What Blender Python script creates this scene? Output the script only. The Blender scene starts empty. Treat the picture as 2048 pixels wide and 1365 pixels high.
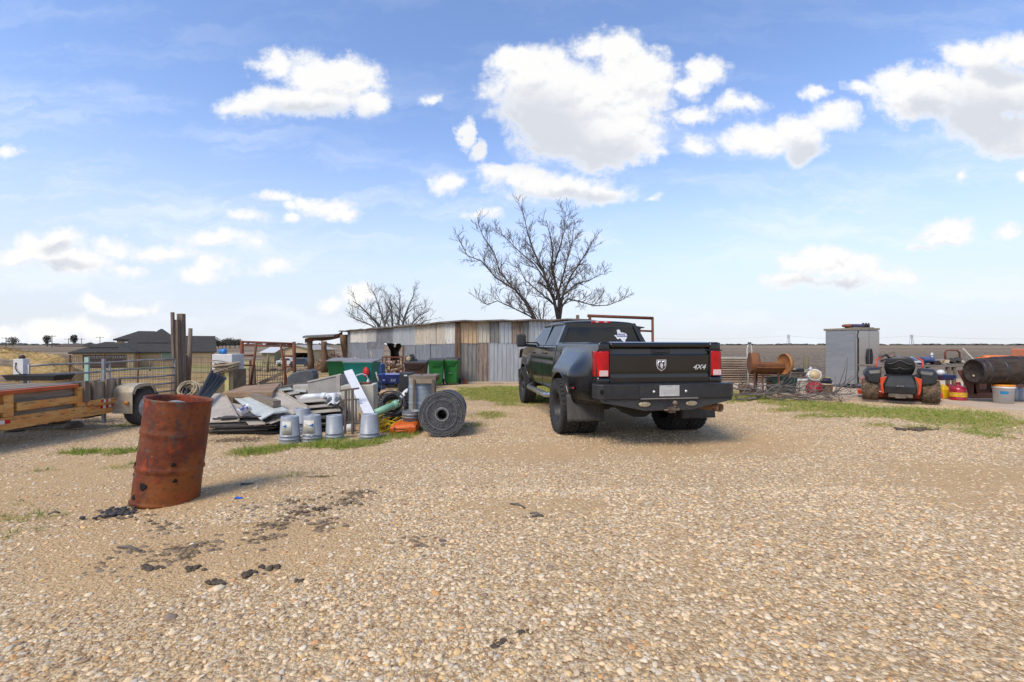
import bpy, math, random
import numpy as np
from mathutils import Vector, Matrix, Euler, noise
R = math.radians
PI = math.pi
sc = bpy.context.scene
# ---------------------------------------------------------------- camera
F, CX, HY, H = 910.0, 1024.0, 690.0, 1.38
cam = bpy.data.cameras.new('camera')
cam.lens = 36 * F / 2048; cam.sensor_width = 36; cam.clip_end = 6000; cam.clip_start = 0.05
cam.shift_y = (HY - 682.5) / 2048
camo = bpy.data.objects.new('camera', cam); sc.collection.objects.link(camo)
camo.location = (0, 0, H); camo.rotation_euler = (R(90), 0, 0)
sc.camera = camo
# ---------------------------------------------------------------- light
SUN_EL, SUN_AZ = 50.0, -142.0       # azimuth from +Y towards +X
sl = bpy.data.lights.new('sun', 'SUN'); sl.energy = 3.0; sl.angle = R(26); sl.color = (1, .89, .72)
so = bpy.data.objects.new('sun', sl); sc.collection.objects.link(so)
sd = Vector((math.sin(R(SUN_AZ)) * math.cos(R(SUN_EL)), math.cos(R(SUN_AZ)) * math.cos(R(SUN_EL)), math.sin(R(SUN_EL))))
so.rotation_euler = sd.to_track_quat('Z', 'Y').to_euler()
sc.view_settings.view_transform = 'Standard'; sc.view_settings.look = 'None'
sc.view_settings.gamma = 1; sc.view_settings.exposure = 0.25
sc.cycles.max_bounces = 6; sc.cycles.transparent_max_bounces = 8

# ---------------------------------------------------------------- node helper
class NT:
    def __init__(s, t): s.t = t; s.n = t.nodes; s.l = t.links
    def new(s, typ, **k):
        nd = s.n.new(typ)
        for a, b in k.items():
            if a.startswith('i_'): s.put(nd.inputs[a[2:].replace('_', ' ')], b)
            else: setattr(nd, a, b)
        return nd
    def put(s, sock, b):
        if isinstance(b, bpy.types.NodeSocket): s.l.new(b, sock)
        elif hasattr(b, 'outputs'): s.l.new(b.outputs[0], sock)
        else:
            if sock.type == 'RGBA' and len(b) == 3: b = (*b, 1)
            sock.default_value = b
    def math(s, op, a, b=None, c=None, clamp=False):
        nd = s.n.new('ShaderNodeMath'); nd.operation = op; nd.use_clamp = clamp
        for i, v in enumerate((a, b, c)):
            if v is not None: s.put(nd.inputs[i], v)
        return nd.outputs[0]
    def vec(s, op, a, b=None, c=None):
        nd = s.n.new('ShaderNodeVectorMath'); nd.operation = op
        for i, v in enumerate((a, b, c)):
            if v is not None: s.put(nd.inputs[i], v)
        return nd.outputs[1] if op in ('LENGTH', 'DOT_PRODUCT', 'DISTANCE') else nd.outputs[0]
    def mix(s, f, a, b, typ='MIX'):
        nd = s.n.new('ShaderNodeMix'); nd.data_type = 'RGBA'; nd.blend_type = typ; nd.clamp_factor = True
        s.put(nd.inputs[0], f); s.put(nd.inputs[6], a); s.put(nd.inputs[7], b)
        return nd.outputs[2]
    def ss(s, x, lo, hi, a=0.0, b=1.0):
        nd = s.n.new('ShaderNodeMapRange'); nd.interpolation_type = 'SMOOTHSTEP'
        s.put(nd.inputs[0], x)
        for i, v in zip((1, 2, 3, 4), (lo, hi, a, b)): s.put(nd.inputs[i], v)
        return nd.outputs[0]
    def noise(s, v, scale=5, detail=4, rough=.55, dist=0, col=False):
        nd = s.n.new('ShaderNodeTexNoise')
        if v is not None: s.put(nd.inputs['Vector'], v)
        nd.inputs['Scale'].default_value = scale; nd.inputs['Detail'].default_value = detail
        nd.inputs['Roughness'].default_value = rough; nd.inputs['Distortion'].default_value = dist
        return nd.outputs[1 if col else 0]
    def ramp(s, f, stops, interp='LINEAR'):
        nd = s.n.new('ShaderNodeValToRGB'); cr = nd.color_ramp; cr.interpolation = interp
        while len(cr.elements) < len(stops): cr.elements.new(.5)
        for e, (p, c) in zip(cr.elements, stops): e.position = p; e.color = (*c, 1) if len(c) == 3 else c
        s.put(nd.inputs[0], f)
        return nd.outputs[0]
    def comb(s, x, y, z=0.0):
        nd = s.n.new('ShaderNodeCombineXYZ')
        for i, v in enumerate((x, y, z)): s.put(nd.inputs[i], v)
        return nd.outputs[0]
    def sep(s, v):
        nd = s.n.new('ShaderNodeSeparateXYZ'); s.put(nd.inputs[0], v); return nd.outputs

# ---------------------------------------------------------------- sky with cumulus
CLOUDS = [  # x, y, rx, ry in degrees-like tangent units given in photo scale
 (545,130,50,22),(640,150,95,42),(610,200,140,30),(700,165,65,38),(500,207,50,14),(730,205,45,22),
 (1010,125,40,22),(1060,150,75,48),(1105,115,45,30),(1180,95,42,26),(1240,105,62,42),(1270,150,80,60),(1150,190,150,80),(1120,245,120,70),(1215,260,110,55),(1250,290,80,30),
 (1190,310,70,28),(1420,145,46,24),(1370,170,40,18),(1380,225,44,18),(1470,213,54,24),(1378,290,44,17),(1305,302,24,12),
 (905,362,32,22),(985,345,30,18),(1040,360,80,26),(1110,375,130,24),(1215,385,58,18),(1060,345,40,18),
 (1660,240,42,30),(1600,268,66,34),(1520,282,66,24),(1610,300,40,24),(1640,187,28,11),(1715,180,36,13),
 (1800,165,60,26),(1850,190,95,55),(1960,110,70,32),(2030,100,60,35),(1990,190,110,60),(1950,240,90,40),(2020,270,90,36),(2040,350,26,16),(1930,348,13,10),
 (1640,505,46,18),(1610,530,60,16),(1665,535,100,22),(1760,550,75,17),(1580,565,62,15),(1700,565,110,14),
 (1905,460,46,17),(1880,478,60,14),(1835,493,40,10),(2010,463,38,12),
 (665,410,50,16),(690,425,40,16),(620,402,30,9),(490,430,32,11),(550,388,36,10),(580,432,14,6),(575,405,12,6),(960,430,34,8),
 (440,478,72,17),(500,487,26,10),(125,490,52,28),(75,505,80,28),(30,515,60,22),(150,530,90,22),(225,500,40,18),(325,505,80,18),(245,541,30,10),
 (430,528,48,15),(400,545,58,15),(540,528,44,16),(190,612,36,12),(270,620,60,11),(20,670,50,22),(100,662,60,26),(165,660,40,22),(190,668,30,22),
 (715,590,34,18),(650,600,22,12),(10,298,34,10),(868,197,14,10),(930,262,14,24),(955,290,12,18),(1300,395,14,6),
]
w = bpy.data.worlds.new('World'); sc.world = w; w.use_nodes = True
wt = w.node_tree; wt.nodes.clear(); N = NT(wt)
g = bpy.data.node_groups.new('cloud_field', 'ShaderNodeTree')
g.interface.new_socket('P', in_out='INPUT', socket_type='NodeSocketVector')
g.interface.new_socket('L', in_out='OUTPUT', socket_type='NodeSocketFloat')
G_ = NT(g); gi = g.nodes.new('NodeGroupInput'); go = g.nodes.new('NodeGroupOutput')
acc = None
for (x, y, rx, ry) in CLOUDS:
    rx = rx * 1.07 + 2; ry = ry * 1.12 + 2
    u, v, ru, rv = (x - CX) / F, (HY - y) / F, rx / F, ry / F
    p = G_.vec('MULTIPLY_ADD', gi.outputs[0], (1 / ru, 1 / rv, 0), (-u / ru, -v / rv, 0))
    ln = G_.vec('LENGTH', p)
    ln = G_.math('MULTIPLY', G_.math('SUBTRACT', ln, 1.0), min(1.0, 0.35 + 0.65 * ry / 60))
    acc = ln if acc is None else G_.math('SMOOTH_MIN', acc, ln, 0.12)
g.links.new(acc, go.inputs[0])
tc = N.new('ShaderNodeTexCoord')
sx, sy, sz = N.sep(tc.outputs['Generated'])
inv = N.math('DIVIDE', 1.0, N.math('MAXIMUM', N.math('ABSOLUTE', sy), 0.12))
P0 = N.comb(N.math('MULTIPLY', sx, inv), N.math('MULTIPLY', sz, inv), 0.0)
wr = N.vec('SUBTRACT', N.noise(P0, 7, 5, .62, col=True), (.5, .5, .5))
P1 = N.vec('MULTIPLY_ADD', wr, (.11, .075, 0), P0)
wr2 = N.vec('SUBTRACT', N.noise(P0, 26, 4, .6, col=True), (.5, .5, .5))
P1 = N.vec('MULTIPLY_ADD', wr2, (.022, .018, 0), P1)
def fieldat(p):
    nd = wt.nodes.new('ShaderNodeGroup'); nd.node_tree = g; wt.links.new(p, nd.inputs[0]); return nd.outputs[0]
fb = N.noise(N.vec('MULTIPLY', P0, (1, 1.35, 1)), 9, 8, .6)
fb_up = N.noise(N.vec('MULTIPLY', N.vec('ADD', P0, (-.004, .014, 0)), (1, 1.35, 1)), 9, 8, .6)
L0 = fieldat(P1); L1 = fieldat(N.vec('ADD', P1, (-.012, .035, 0)))
fb2 = N.noise(P0, 24, 8, .70)
dens = N.math('SUBTRACT', N.math('MULTIPLY', N.math('SUBTRACT', fb, .5), 1.3), L0)
dens = N.math('ADD', dens, N.math('MULTIPLY', N.math('SUBTRACT', fb2, .5), .85))
alpha = N.ss(dens, -0.16, 0.33)
relief = N.math('MULTIPLY', N.math('SUBTRACT', L1, L0), .45)
relief = N.math('ADD', relief, N.math('MULTIPLY', N.math('SUBTRACT', fb, fb_up), 2.6))
GREYS = [(1075,262,150,80),(1180,305,110,46),(1960,245,150,70),(2010,150,60,26),(1130,392,140,16),(600,226,130,22),(1640,306,70,30),(1690,574,140,14),(90,538,110,12),(440,498,60,8),(1880,496,70,10),(1470,232,50,14),(1850,220,60,24),(330,522,60,8),(120,505,40,14)]
ga = None
for (x, y, rx, ry) in GREYS:
    u, v, ru, rv = (x - CX) / F, (HY - y) / F, rx / F, ry / F
    q = N.math('SUBTRACT', 1.0, N.vec('LENGTH', N.vec('MULTIPLY_ADD', P1, (1 / ru, 1 / rv, 0), (-u / ru, -v / rv, 0))))
    ga = q if ga is None else N.math('SMOOTH_MAX', ga, q, .3)
ga = N.ss(N.math('ADD', ga, N.math('MULTIPLY', N.math('SUBTRACT', fb, .5), 1.0)), -.45, .75)
thin = N.ss(dens, 0.0, .45)
shade = N.ss(relief, -.42, .16)
shade = N.math('MULTIPLY', N.math('ADD', .45, N.math('MULTIPLY', shade, .55)), N.math('SUBTRACT', 1.0, N.math('MULTIPLY', ga, .85)), clamp=True)
ccol = N.mix(N.ss(shade, .05, .95), (.70, .73, .79), (1.0, .99, .975))
ccol = N.mix(thin, (.93, .95, .98), ccol)
# sky
sky = N.new('ShaderNodeTexSky'); sky.sky_type = 'NISHITA'; sky.sun_disc = False
sky.sun_elevation = R(SUN_EL); sky.sun_rotation = R(SUN_AZ); sky.air_density = 1.0; sky.dust_density = 0.3; sky.ozone_density = 1.5
SKYS = 0.13
el = N.math('MAXIMUM', sz, 0.0)
skyc = N.vec('MULTIPLY', sky, (1.46, 1.48, 1.66))
hz = N.ss(el, 0.0, 0.55, 1.0, 0.0)
skyc = N.mix(N.math('MULTIPLY', N.math('POWER', hz, 1.7), .92), skyc, (4.75, 5.05, 5.6))
cir = N.noise(N.vec('MULTIPLY', N.vec('ADD', P0, N.vec('MULTIPLY', wr, (.3, .1, 0))), (1.0, 5.5, 1)), 2.2, 7, .6)
cir = N.math('MULTIPLY', N.ss(cir, .44, .72), N.ss(el, .55, .12, 0.1, .7))
skyc = N.mix(cir, skyc, (6.0, 6.4, 7.2))
front = N.ss(sy, 0.05, 0.25)
up = N.ss(sz, -0.01, 0.015)
am = N.math('MULTIPLY', N.math('MULTIPLY', alpha, up), N.ss(N.math('ABSOLUTE', sy), .12, .3))
cl = N.vec('MULTIPLY', ccol, (6.6, 6.6, 6.6))
skyc = N.mix(N.math('MULTIPLY', am, .97), skyc, cl)
skyc = N.mix(N.ss(sz, -.02, 0.0), (1.2, 1.0, .8), skyc)
bg = N.new('ShaderNodeBackground'); N.put(bg.inputs[0], skyc); bg.inputs[1].default_value = SKYS
wo = N.new('ShaderNodeOutputWorld'); wt.links.new(bg.outputs[0], wo.inputs[0])
w.cycles.sampling_method = 'MANUAL'; w.cycles.sample_map_resolution = 512

# ---------------------------------------------------------------- terrain
def sst(x, a, b):
    t = min(1, max(0, (x - a) / (b - a))); return t * t * (3 - 2 * t)
def T(x, y):
    z = -.12 * sst(y, 3, 7.5)
    z += .17 * sst(x, 3.4, 6.5) * sst(y, 5, 8)
    # land falls away to the back left and rises again far off
    k = sst(-x - .25 * y + 4, 0, 16)
    z += -2.5 * sst(y, 15, 82) * (1 - sst(x, -12, 20)) * (1 - .97 * sst(y, 140, 420))
    return z
def P(px, py, d):                  # photo direction at depth d
    return Vector(((px - CX) / F * d, d, H - (py - HY) / F * d))
def GX(px, d, dz=0):               # ground point below/at photo column px, depth d
    x = (px - CX) / F * d; return Vector((x, d, T(x, d) + dz))
def G(px, py, dz=0):               # ground point seen at a photo pixel
    d = .8
    while d < 900:
        p = P(px, py, d)
        if p.z <= T(p.x, d): break
        d *= 1.004
    return GX(px, d, dz)

# ---------------------------------------------------------------- mesh builder
class MB:
    def __init__(s): s.v = []; s.f = []; s.sm = []
    def add(s, vs, fs, smooth=False, M=None):
        o = len(s.v)
        s.v += [tuple(M @ Vector(p)) for p in vs] if M is not None else [tuple(p) for p in vs]
        s.f += [tuple(i + o for i in f) for f in fs]; s.sm += [smooth] * len(fs); return s
    def box(s, c, d, rot=None, M=None):
        hx, hy, hz = d[0] / 2, d[1] / 2, d[2] / 2
        vs = [Vector((x, y, z)) for x in (-hx, hx) for y in (-hy, hy) for z in (-hz, hz)]
        if rot is not None:
            rm = Euler(rot).to_matrix(); vs = [rm @ v for v in vs]
        vs = [v + Vector(c) for v in vs]
        return s.add(vs, [(0, 1, 3, 2), (4, 6, 7, 5), (0, 4, 5, 1), (2, 3, 7, 6), (0, 2, 6, 4), (1, 5, 7, 3)], M=M)
    def box2(s, a, b, M=None):      # from min corner to max corner
        return s.box([(a[i] + b[i]) / 2 for i in range(3)], [abs(b[i] - a[i]) for i in range(3)], M=M)
    def beam(s, a, b, w, h, up=(0, 0, 1), M=None, w2=None, h2=None):
        a, b = Vector(a), Vector(b); t = (b - a).normalized(); up = Vector(up)
        if abs(t.dot(up)) > .98: up = Vector((0, 1, 0))
        x = t.cross(up).normalized(); y = x.cross(t)
        w2 = w if w2 is None else w2; h2 = h if h2 is None else h2
        vs = [a + x * i * w / 2 + y * j * h / 2 for i in (-1, 1) for j in (-1, 1)] + [b + x * i * w2 / 2 + y * j * h2 / 2 for i in (-1, 1) for j in (-1, 1)]
        return s.add(vs, [(0, 1, 3, 2), (4, 6, 7, 5), (0, 4, 5, 1), (2, 3, 7, 6), (0, 2, 6, 4), (1, 5, 7, 3)], M=M)
    def tube(s, pts, r, n=8, cap=True, M=None, closed=False):
        pts = [Vector(p) for p in pts]; m = len(pts)
        rs = list(r) if hasattr(r, '__len__') else [r] * m
        vs = []; prev = None
        for i, p in enumerate(pts):
            if closed: t = pts[(i + 1) % m] - pts[i - 1]
            else: t = pts[min(i + 1, m - 1)] - pts[max(i - 1, 0)]
            if t.length < 1e-9: t = Vector((0, 0, 1))
            t.normalize()
            if prev is None:
                u = t.orthogonal().normalized()
            else:
                u = prev - t * prev.dot(t)
                u = u.normalized() if u.length > 1e-6 else t.orthogonal().normalized()
            prev = u; vv = t.cross(u)
            for k in range(n):
                a = 2 * PI * k / n; vs.append(p + (u * math.cos(a) + vv * math.sin(a)) * rs[i])
        fs = []
        for i in range(m if closed else m - 1):
            j = (i + 1) % m
            for k in range(n):
                k2 = (k + 1) % n; fs.append((i * n + k, i * n + k2, j * n + k2, j * n + k))
        if cap and not closed: fs += [tuple(range(n))[::-1], tuple(range((m - 1) * n, m * n))]
        return s.add(vs, fs, n > 4, M)
    def lathe(s, prof, n=32, M=None, cap0=True, cap1=True, smooth=True, arc=2 * PI, wob=None):
        vs = []; full = abs(arc - 2 * PI) < 1e-6; nn = n if full else n + 1
        for (r, z) in prof:
            for k in range(nn):
                a = arc * k / n; rr = r * (wob(a, z) if wob else 1)
                vs.append((rr * math.cos(a), rr * math.sin(a), z))
        fs = []
        for i in range(len(prof) - 1):
            for k in range(n):
                k2 = (k + 1) % nn if full else k + 1
                fs.append((i * nn + k, i * nn + k2, (i + 1) * nn + k2, (i + 1) * nn + k))
        o = len(s.f); s.add(vs, fs, smooth, M)
        if full and cap0 and prof[0][0] > 1e-6: s.f.append(tuple(len(s.v) - len(vs) + k for k in range(n))[::-1]); s.sm.append(False)
        if full and cap1 and prof[-1][0] > 1e-6: s.f.append(tuple(len(s.v) - n + k for k in range(n))); s.sm.append(False)
        return s
    def prism(s, poly, h, M=None, smooth=False):    # polygon in xy, extruded along z 0..h
        n = len(poly)
        vs = [(x, y, 0) for x, y in poly] + [(x, y, h) for x, y in poly]
        fs = [tuple(range(n))[::-1], tuple(range(n, 2 * n))] + [(i, (i + 1) % n, n + (i + 1) % n, n + i) for i in range(n)]
        return s.add(vs, fs, smooth, M)
    def loft(s, rings, cap=True, smooth=True, M=None, closed=True):
        n = len(rings[0]); vs = [p for r in rings for p in r]; fs = []
        for i in range(len(rings) - 1):
            for k in range(n if closed else n - 1):
                k2 = (k + 1) % n; fs.append((i * n + k, i * n + k2, (i + 1) * n + k2, (i + 1) * n + k))
        if cap and closed: fs += [tuple(range(n))[::-1], tuple(range((len(rings) - 1) * n, len(rings) * n))]
        return s.add(vs, fs, smooth, M)
    def quad(s, a, b, c, d, th=.004):               # slab through four corners, thickness below
        a, b, c, d = map(Vector, (a, b, c, d)); n = (c - a).cross(d - b).normalized()
        if n.z < 0: n = -n
        vs = [a, b, c, d] + [p - n * th for p in (a, b, c, d)]
        return s.add(vs, [(0, 1, 2, 3), (7, 6, 5, 4), (0, 4, 5, 1), (1, 5, 6, 2), (2, 6, 7, 3), (3, 7, 4, 0)])
    def grid(s, fn, nu, nv, smooth=True, M=None):
        vs = [fn(i / nu, j / nv) for i in range(nu + 1) for j in range(nv + 1)]
        fs = [(i * (nv + 1) + j, (i + 1) * (nv + 1) + j, (i + 1) * (nv + 1) + j + 1, i * (nv + 1) + j + 1) for i in range(nu) for j in range(nv)]
        return s.add(vs, fs, smooth, M)
    def mesh(s, name, mat, off=None):
        me = bpy.data.meshes.new(name)
        vs = s.v if off is None else [(p[0] - off[0], p[1] - off[1], p[2] - off[2]) for p in s.v]
        me.from_pydata(vs, [], s.f); me.polygons.foreach_set('use_smooth', s.sm)
        if mat: me.materials.append(mat)
        me.update(); return me
def props(o, label=None, cat=None, group=None, kind=None):
    if label: o['label'] = label
    if cat: o['category'] = cat
    if group: o['group'] = group
    if kind: o['kind'] = kind
    return o
def thing(name, label, cat, loc=(0, 0, 0), rz=0, group=None):
    o = bpy.data.objects.new(name, None); sc.collection.objects.link(o); o.empty_display_size = .1
    o.location = loc; o.rotation_euler = (0, 0, rz); return props(o, label, cat, group)
def mods(o, bev=0, solid=0, sub=0):
    if solid: m = o.modifiers.new('s', 'SOLIDIFY'); m.thickness = solid; m.offset = 0
    if bev: m = o.modifiers.new('b', 'BEVEL'); m.width = bev; m.segments = 2; m.limit_method = 'ANGLE'; m.angle_limit = R(35)
    if sub: m = o.modifiers.new('u', 'SUBSURF'); m.levels = sub; m.render_levels = sub
def part(name, mb, mat, parent, world=False, bev=0, solid=0, label=None, kind=None):
    off = None
    if world:
        q = parent; off = Vector((0, 0, 0))
        while q is not None: off = off + q.location; q = q.parent
    o = bpy.data.objects.new(name, mb.mesh(name, mat, off)); sc.collection.objects.link(o); o.parent = parent
    mods(o, bev, solid)
    return props(o, label, kind=kind)
def solo(name, mb, mat, label, cat, group=None, bev=0, solid=0, kind=None):   # one-mesh thing, world coordinates
    xs = [p[0] for p in mb.v]; ys = [p[1] for p in mb.v]; zs = [p[2] for p in mb.v]
    off = Vector(((min(xs) + max(xs)) / 2, (min(ys) + max(ys)) / 2, min(zs)))
    o = bpy.data.objects.new(name, mb.mesh(name, mat, off)); sc.collection.objects.link(o); o.location = off
    mods(o, bev, solid)
    return props(o, label, cat, group, kind)
def copy_tree(o, parent=None):
    c = o.copy(); sc.collection.objects.link(c)
    if parent is not None: c.parent = parent
    for ch in [x for x in bpy.data.objects if x.parent == o]: copy_tree(ch, c)
    return c
def TM(loc=(0, 0, 0), rot=(0, 0, 0), s=1):
    return Matrix.Translation(loc) @ Euler(rot).to_matrix().to_4x4() @ Matrix.Scale(s, 4)
def axisM(a, b):                    # maps z axis onto a->b, origin a
    a, b = Vector(a), Vector(b); return Matrix.Translation(a) @ (b - a).to_track_quat('Z', 'Y').to_matrix().to_4x4()

# ---------------------------------------------------------------- materials
MATS = {}
def mat(name, c1, c2=None, rough=.6, metal=0, scale=6, bump=0, bscale=40, c3=None, f3=.62, coat=0, stretch=None, lo=.35, hi=.65, rv=.1, spec=.5, alpha=None, emit=None, trans=0):
    if name in MATS: return MATS[name]
    m = bpy.data.materials.new(name); m.use_nodes = True; t = m.node_tree; t.nodes.clear(); n = NT(t)
    out = n.new('ShaderNodeOutputMaterial'); b = n.new('ShaderNodeBsdfPrincipled'); t.links.new(b.outputs[0], out.inputs[0])
    co = n.new('ShaderNodeTexCoord').outputs['Object']
    if stretch: co = n.vec('MULTIPLY', co, stretch)
    c2 = c2 or tuple(x * .78 for x in c1)
    nz = n.noise(co, scale, 6, .62)
    col = n.mix(n.ss(nz, lo, hi), c1, c2)
    if c3:
        nz3 = n.noise(n.vec('ADD', co, (7.3, 1.9, 4.1)), scale * 1.7, 5, .65)
        col = n.mix(n.ss(nz3, f3, f3 + .09), col, c3)
    fine = n.noise(co, scale * 9, 3, .6)
    col = n.mix(.35, col, n.ramp(fine, [(.3, (.55,) * 3), (.7, (1.0,) * 3)]), 'MULTIPLY')
    n.put(b.inputs['Base Color'], col); b.inputs['Metallic'].default_value = metal
    n.put(b.inputs['Roughness'], n.math('ADD', n.math('MULTIPLY', n.math('SUBTRACT', nz, .5), rv * 4), rough, clamp=True))
    b.inputs['Coat Weight'].default_value = coat; b.inputs['Coat Roughness'].default_value = .06
    b.inputs['Specular IOR Level'].default_value = spec
    if trans: b.inputs['Transmission Weight'].default_value = trans
    if alpha is not None: b.inputs['Alpha'].default_value = alpha
    if bump:
        bp = n.new('ShaderNodeBump'); bp.inputs['Strength'].default_value = min(1, bump); bp.inputs['Distance'].default_value = .01 * max(1, bump)
        n.put(bp.inputs['Height'], n.noise(co, bscale, 5, .65)); t.links.new(bp.outputs[0], b.inputs['Normal'])
    MATS[name] = m; return m
def rust(name='rust', base=(.16, .035, .012), alt=(.30, .085, .02), dark=(.035, .022, .018), scale=5):
    return mat(name, base, alt, rough=.75, scale=scale, bump=.5, bscale=60, c3=dark, f3=.6, rv=.1)
def wood(name, c1, c2, axis='x', dark=None):
    st = {'x': (.35, 5, 5), 'y': (5, .35, 5), 'z': (5, 5, .35)}[axis]
    return mat(name, c1, c2, rough=.85, scale=5, stretch=st, bump=.5, bscale=22, c3=dark, f3=.6, spec=.2)
# ================================================================ GROUND
rng = random.Random(5)
def polyin(x, y, poly):
    c = False; n = len(poly)
    for i in range(n):
        x1, y1 = poly[i]; x2, y2 = poly[i - 1]
        if (y1 > y) != (y2 > y) and x < (x2 - x1) * (y - y1) / (y2 - y1) + x1: c = not c
    return c
def PXY(px, py): p = G(px, py); return (p.x, p.y)
SLAB = [PXY(1440, 779), PXY(1560, 793), PXY(1690, 801), PXY(1890, 812), PXY(2048, 826), (19.5, 8.3), (22, 14.5), (9.6, 17.2), (5.6, 16.6)]
GRASSR = [PXY(1445, 777), PXY(1560, 796), PXY(1690, 806), PXY(1890, 817), PXY(2090, 832), PXY(2090, 866), PXY(1900, 856), PXY(1700, 836), PXY(1560, 822), PXY(1450, 803), PXY(1300, 782), PXY(1250, 772)]
GRASSM = [PXY(930, 774), PXY(1040, 772), PXY(1200, 772), PXY(1200, 790), PXY(1100, 808), PXY(1010, 812), PXY(955, 800), PXY(900, 796), PXY(860, 800), PXY(850, 785)]
TUFTS = [(505,905,55,9),(560,896,40,7),(640,893,50,7),(700,890,40,9),(745,885,30,9),(800,872,30,7),(660,885,40,6),(245,935,26,6),(250,907,20,7),(95,941,22,4),(22,1010,22,5),(30,1037,26,6),(88,1037,18,5),(35,1072,30,8),(405,962,8,4),(170,908,40,5),
 (265,850,14,9),(980,830,34,8),(1010,800,40,6),(945,850,20,5),(1600,820,60,5),(1750,850,30,5),(1850,858,40,5),(1950,862,60,6),(1985,872,40,6),(820,858,20,8),(590,955,10,3),(870,858,20,6),(1650,832,60,4)]
TU = []
for (x, y, rx, ry) in TUFTS:
    c = G(x, y); d = c.y; TU.append((c.x, c.y, rx / F * d, ry / F * d * d / 1.45))
def fnoise(x, y, s, seed=0): return noise.fractal(Vector((x * s + seed, y * s - seed, seed * .7)), 1.0, 2.0, 4)
def polydist(x, y, poly):
    dm = 1e9
    for i in range(len(poly)):
        (x1, y1), (x2, y2) = poly[i], poly[i - 1]
        dx, dy = x2 - x1, y2 - y1; t = max(0, min(1, ((x - x1) * dx + (y - y1) * dy) / (dx * dx + dy * dy + 1e-9)))
        dm = min(dm, math.hypot(x - x1 - t * dx, y - y1 - t * dy))
    return dm if polyin(x, y, poly) else -dm
def grass_at(x, y):
    if y > 22 or y < 1: return 0
    v = 0
    for poly, soft in ((GRASSR, .8), (GRASSM, .9)):
        dd = polydist(x, y, poly) / soft
        v = max(v, sst(dd + .9 * fnoise(x, y, 1.3, 3), -.15, .8))
    for (cx, cy, rx, ry) in TU:
        q = ((x - cx) / rx) ** 2 + ((y - cy) / ry) ** 2
        if q < 2.5: v = max(v, sst(1.1 - q + .8 * fnoise(x, y, 4, 9), 0, .8))
    if polyin(x, y, SLAB): v = 0
    return v
DIRTB = [(450,1070,330,50),(250,1130,260,50),(1080,1010,200,30),(150,1000,300,70),(180,940,200,90),(60,1000,260,120),(200,1080,260,60),(430,985,260,50),(520,1110,260,60),(1000,905,300,22),(1300,900,200,25),(300,1130,260,60),(1500,890,240,24),(1900,960,250,60)]
DB = []
for (x, y, rx, ry) in DIRTB:
    c = G(x, y); DB.append((c.x, c.y, rx / F * c.y, ry / F * c.y * c.y / 1.4))
def dirt_at(x, y):
    v = 0
    for (cx, cy, rx, ry) in DB:
        q = ((x - cx) / rx) ** 2 + ((y - cy) / ry) ** 2
        v = max(v, 1 - q * .8)
    v += .55 * fnoise(x, y, .8, 1) + .35 * fnoise(x, y, 3, 2)
    return sst(v, .1, 1.0)
MUDB = [(610,1026,40,9),(545,1052,40,12),(525,1078,34,8),(650,1050,22,10),(690,1003,36,8),(365,1098,30,16),(350,1122,50,7),(262,1108,26,10),(212,1142,34,7),(400,1092,36,10),(720,985,40,5),(590,1004,36,4),(500,1018,26,4),(230,1030,34,6),(850,1090,20,4),(1065,1034,30,5),(640,955,40,5),(330,1060,24,5),(120,845,150,14),(380,868,70,8),(480,880,70,8)]
MU = []
for (x, y, rx, ry) in MUDB:
    c = G(x, y); MU.append((c.x, c.y, rx / F * c.y, ry / F * c.y * c.y / 1.4))
def mud_at(x, y):
    v = 0
    for (cx, cy, rx, ry) in MU:
        q = ((x - cx) / rx) ** 2 + ((y - cy) / ry) ** 2
        if q < 4: v = max(v, math.exp(-q * .9))
    return v
def straw_at(x, y):
    # dry pasture behind the gate and the junk pile
    line = 10.4 if x < -8 else 10.4 + (x + 8) * .15
    v = sst(y, line - .8, line + .6) * (1 - sst(x, -3.4 - (y - 12) * .08, -1.8 - (y - 12) * .08))
    return v * (1 - sst(y, 46, 60))
def field_at(x, y):
    v = sst(y, 15.6 + .05 * x, 18.5 + .05 * x) * sst(x, 2.6, 5)
    v = max(v, sst(y, 24, 34) * sst(x, -6, 3))
    v = max(v, sst(y, 100, 125))
    return v
def gl(near, far, step, ratio):
    a = [0.0]; s = step
    while a[-1] < far:
        if a[-1] > near: s *= ratio
        a.append(a[-1] + s)
    return a
gy = [-60, -20, -6, -2] + [y for y in gl(15, 3500, .14, 1.09)]
gx1 = gl(13, 3500, .16, 1.12); gx = [-x for x in gx1[:0:-1]] + gx1
mb = MB()
nx, ny = len(gx), len(gy)
V = [(x, y, T(x, y) + (.018 * fnoise(x, y, .7) if y < 20 else 0)) for x in gx for y in gy]
Fc = [(i * ny + j, (i + 1) * ny + j, (i + 1) * ny + j + 1, i * ny + j + 1) for i in range(nx - 1) for j in range(ny - 1)]
mb.add(V, Fc, True)
me = mb.mesh('ground', None)
def fattr(me, name, vals):
    a = me.attributes.new(name, 'FLOAT', 'POINT'); a.data.foreach_set('value', np.array(vals, dtype=np.float32))
near = [abs(x) < 16 and 0 < y < 22 for x, y, z in V]
fattr(me, 'grass', [grass_at(x, y) if q else 0 for (x, y, z), q in zip(V, near)])
fattr(me, 'dirt', [dirt_at(x, y) if q else .5 for (x, y, z), q in zip(V, near)])
fattr(me, 'mud', [mud_at(x, y) if q else 0 for (x, y, z), q in zip(V, near)])
fattr(me, 'straw', [straw_at(x, y) for (x, y, z) in V])
fattr(me, 'field', [field_at(x, y) for (x, y, z) in V])
gm = bpy.data.materials.new('ground'); gm.use_nodes = True; t = gm.node_tree; t.nodes.clear(); n = NT(t)
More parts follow.
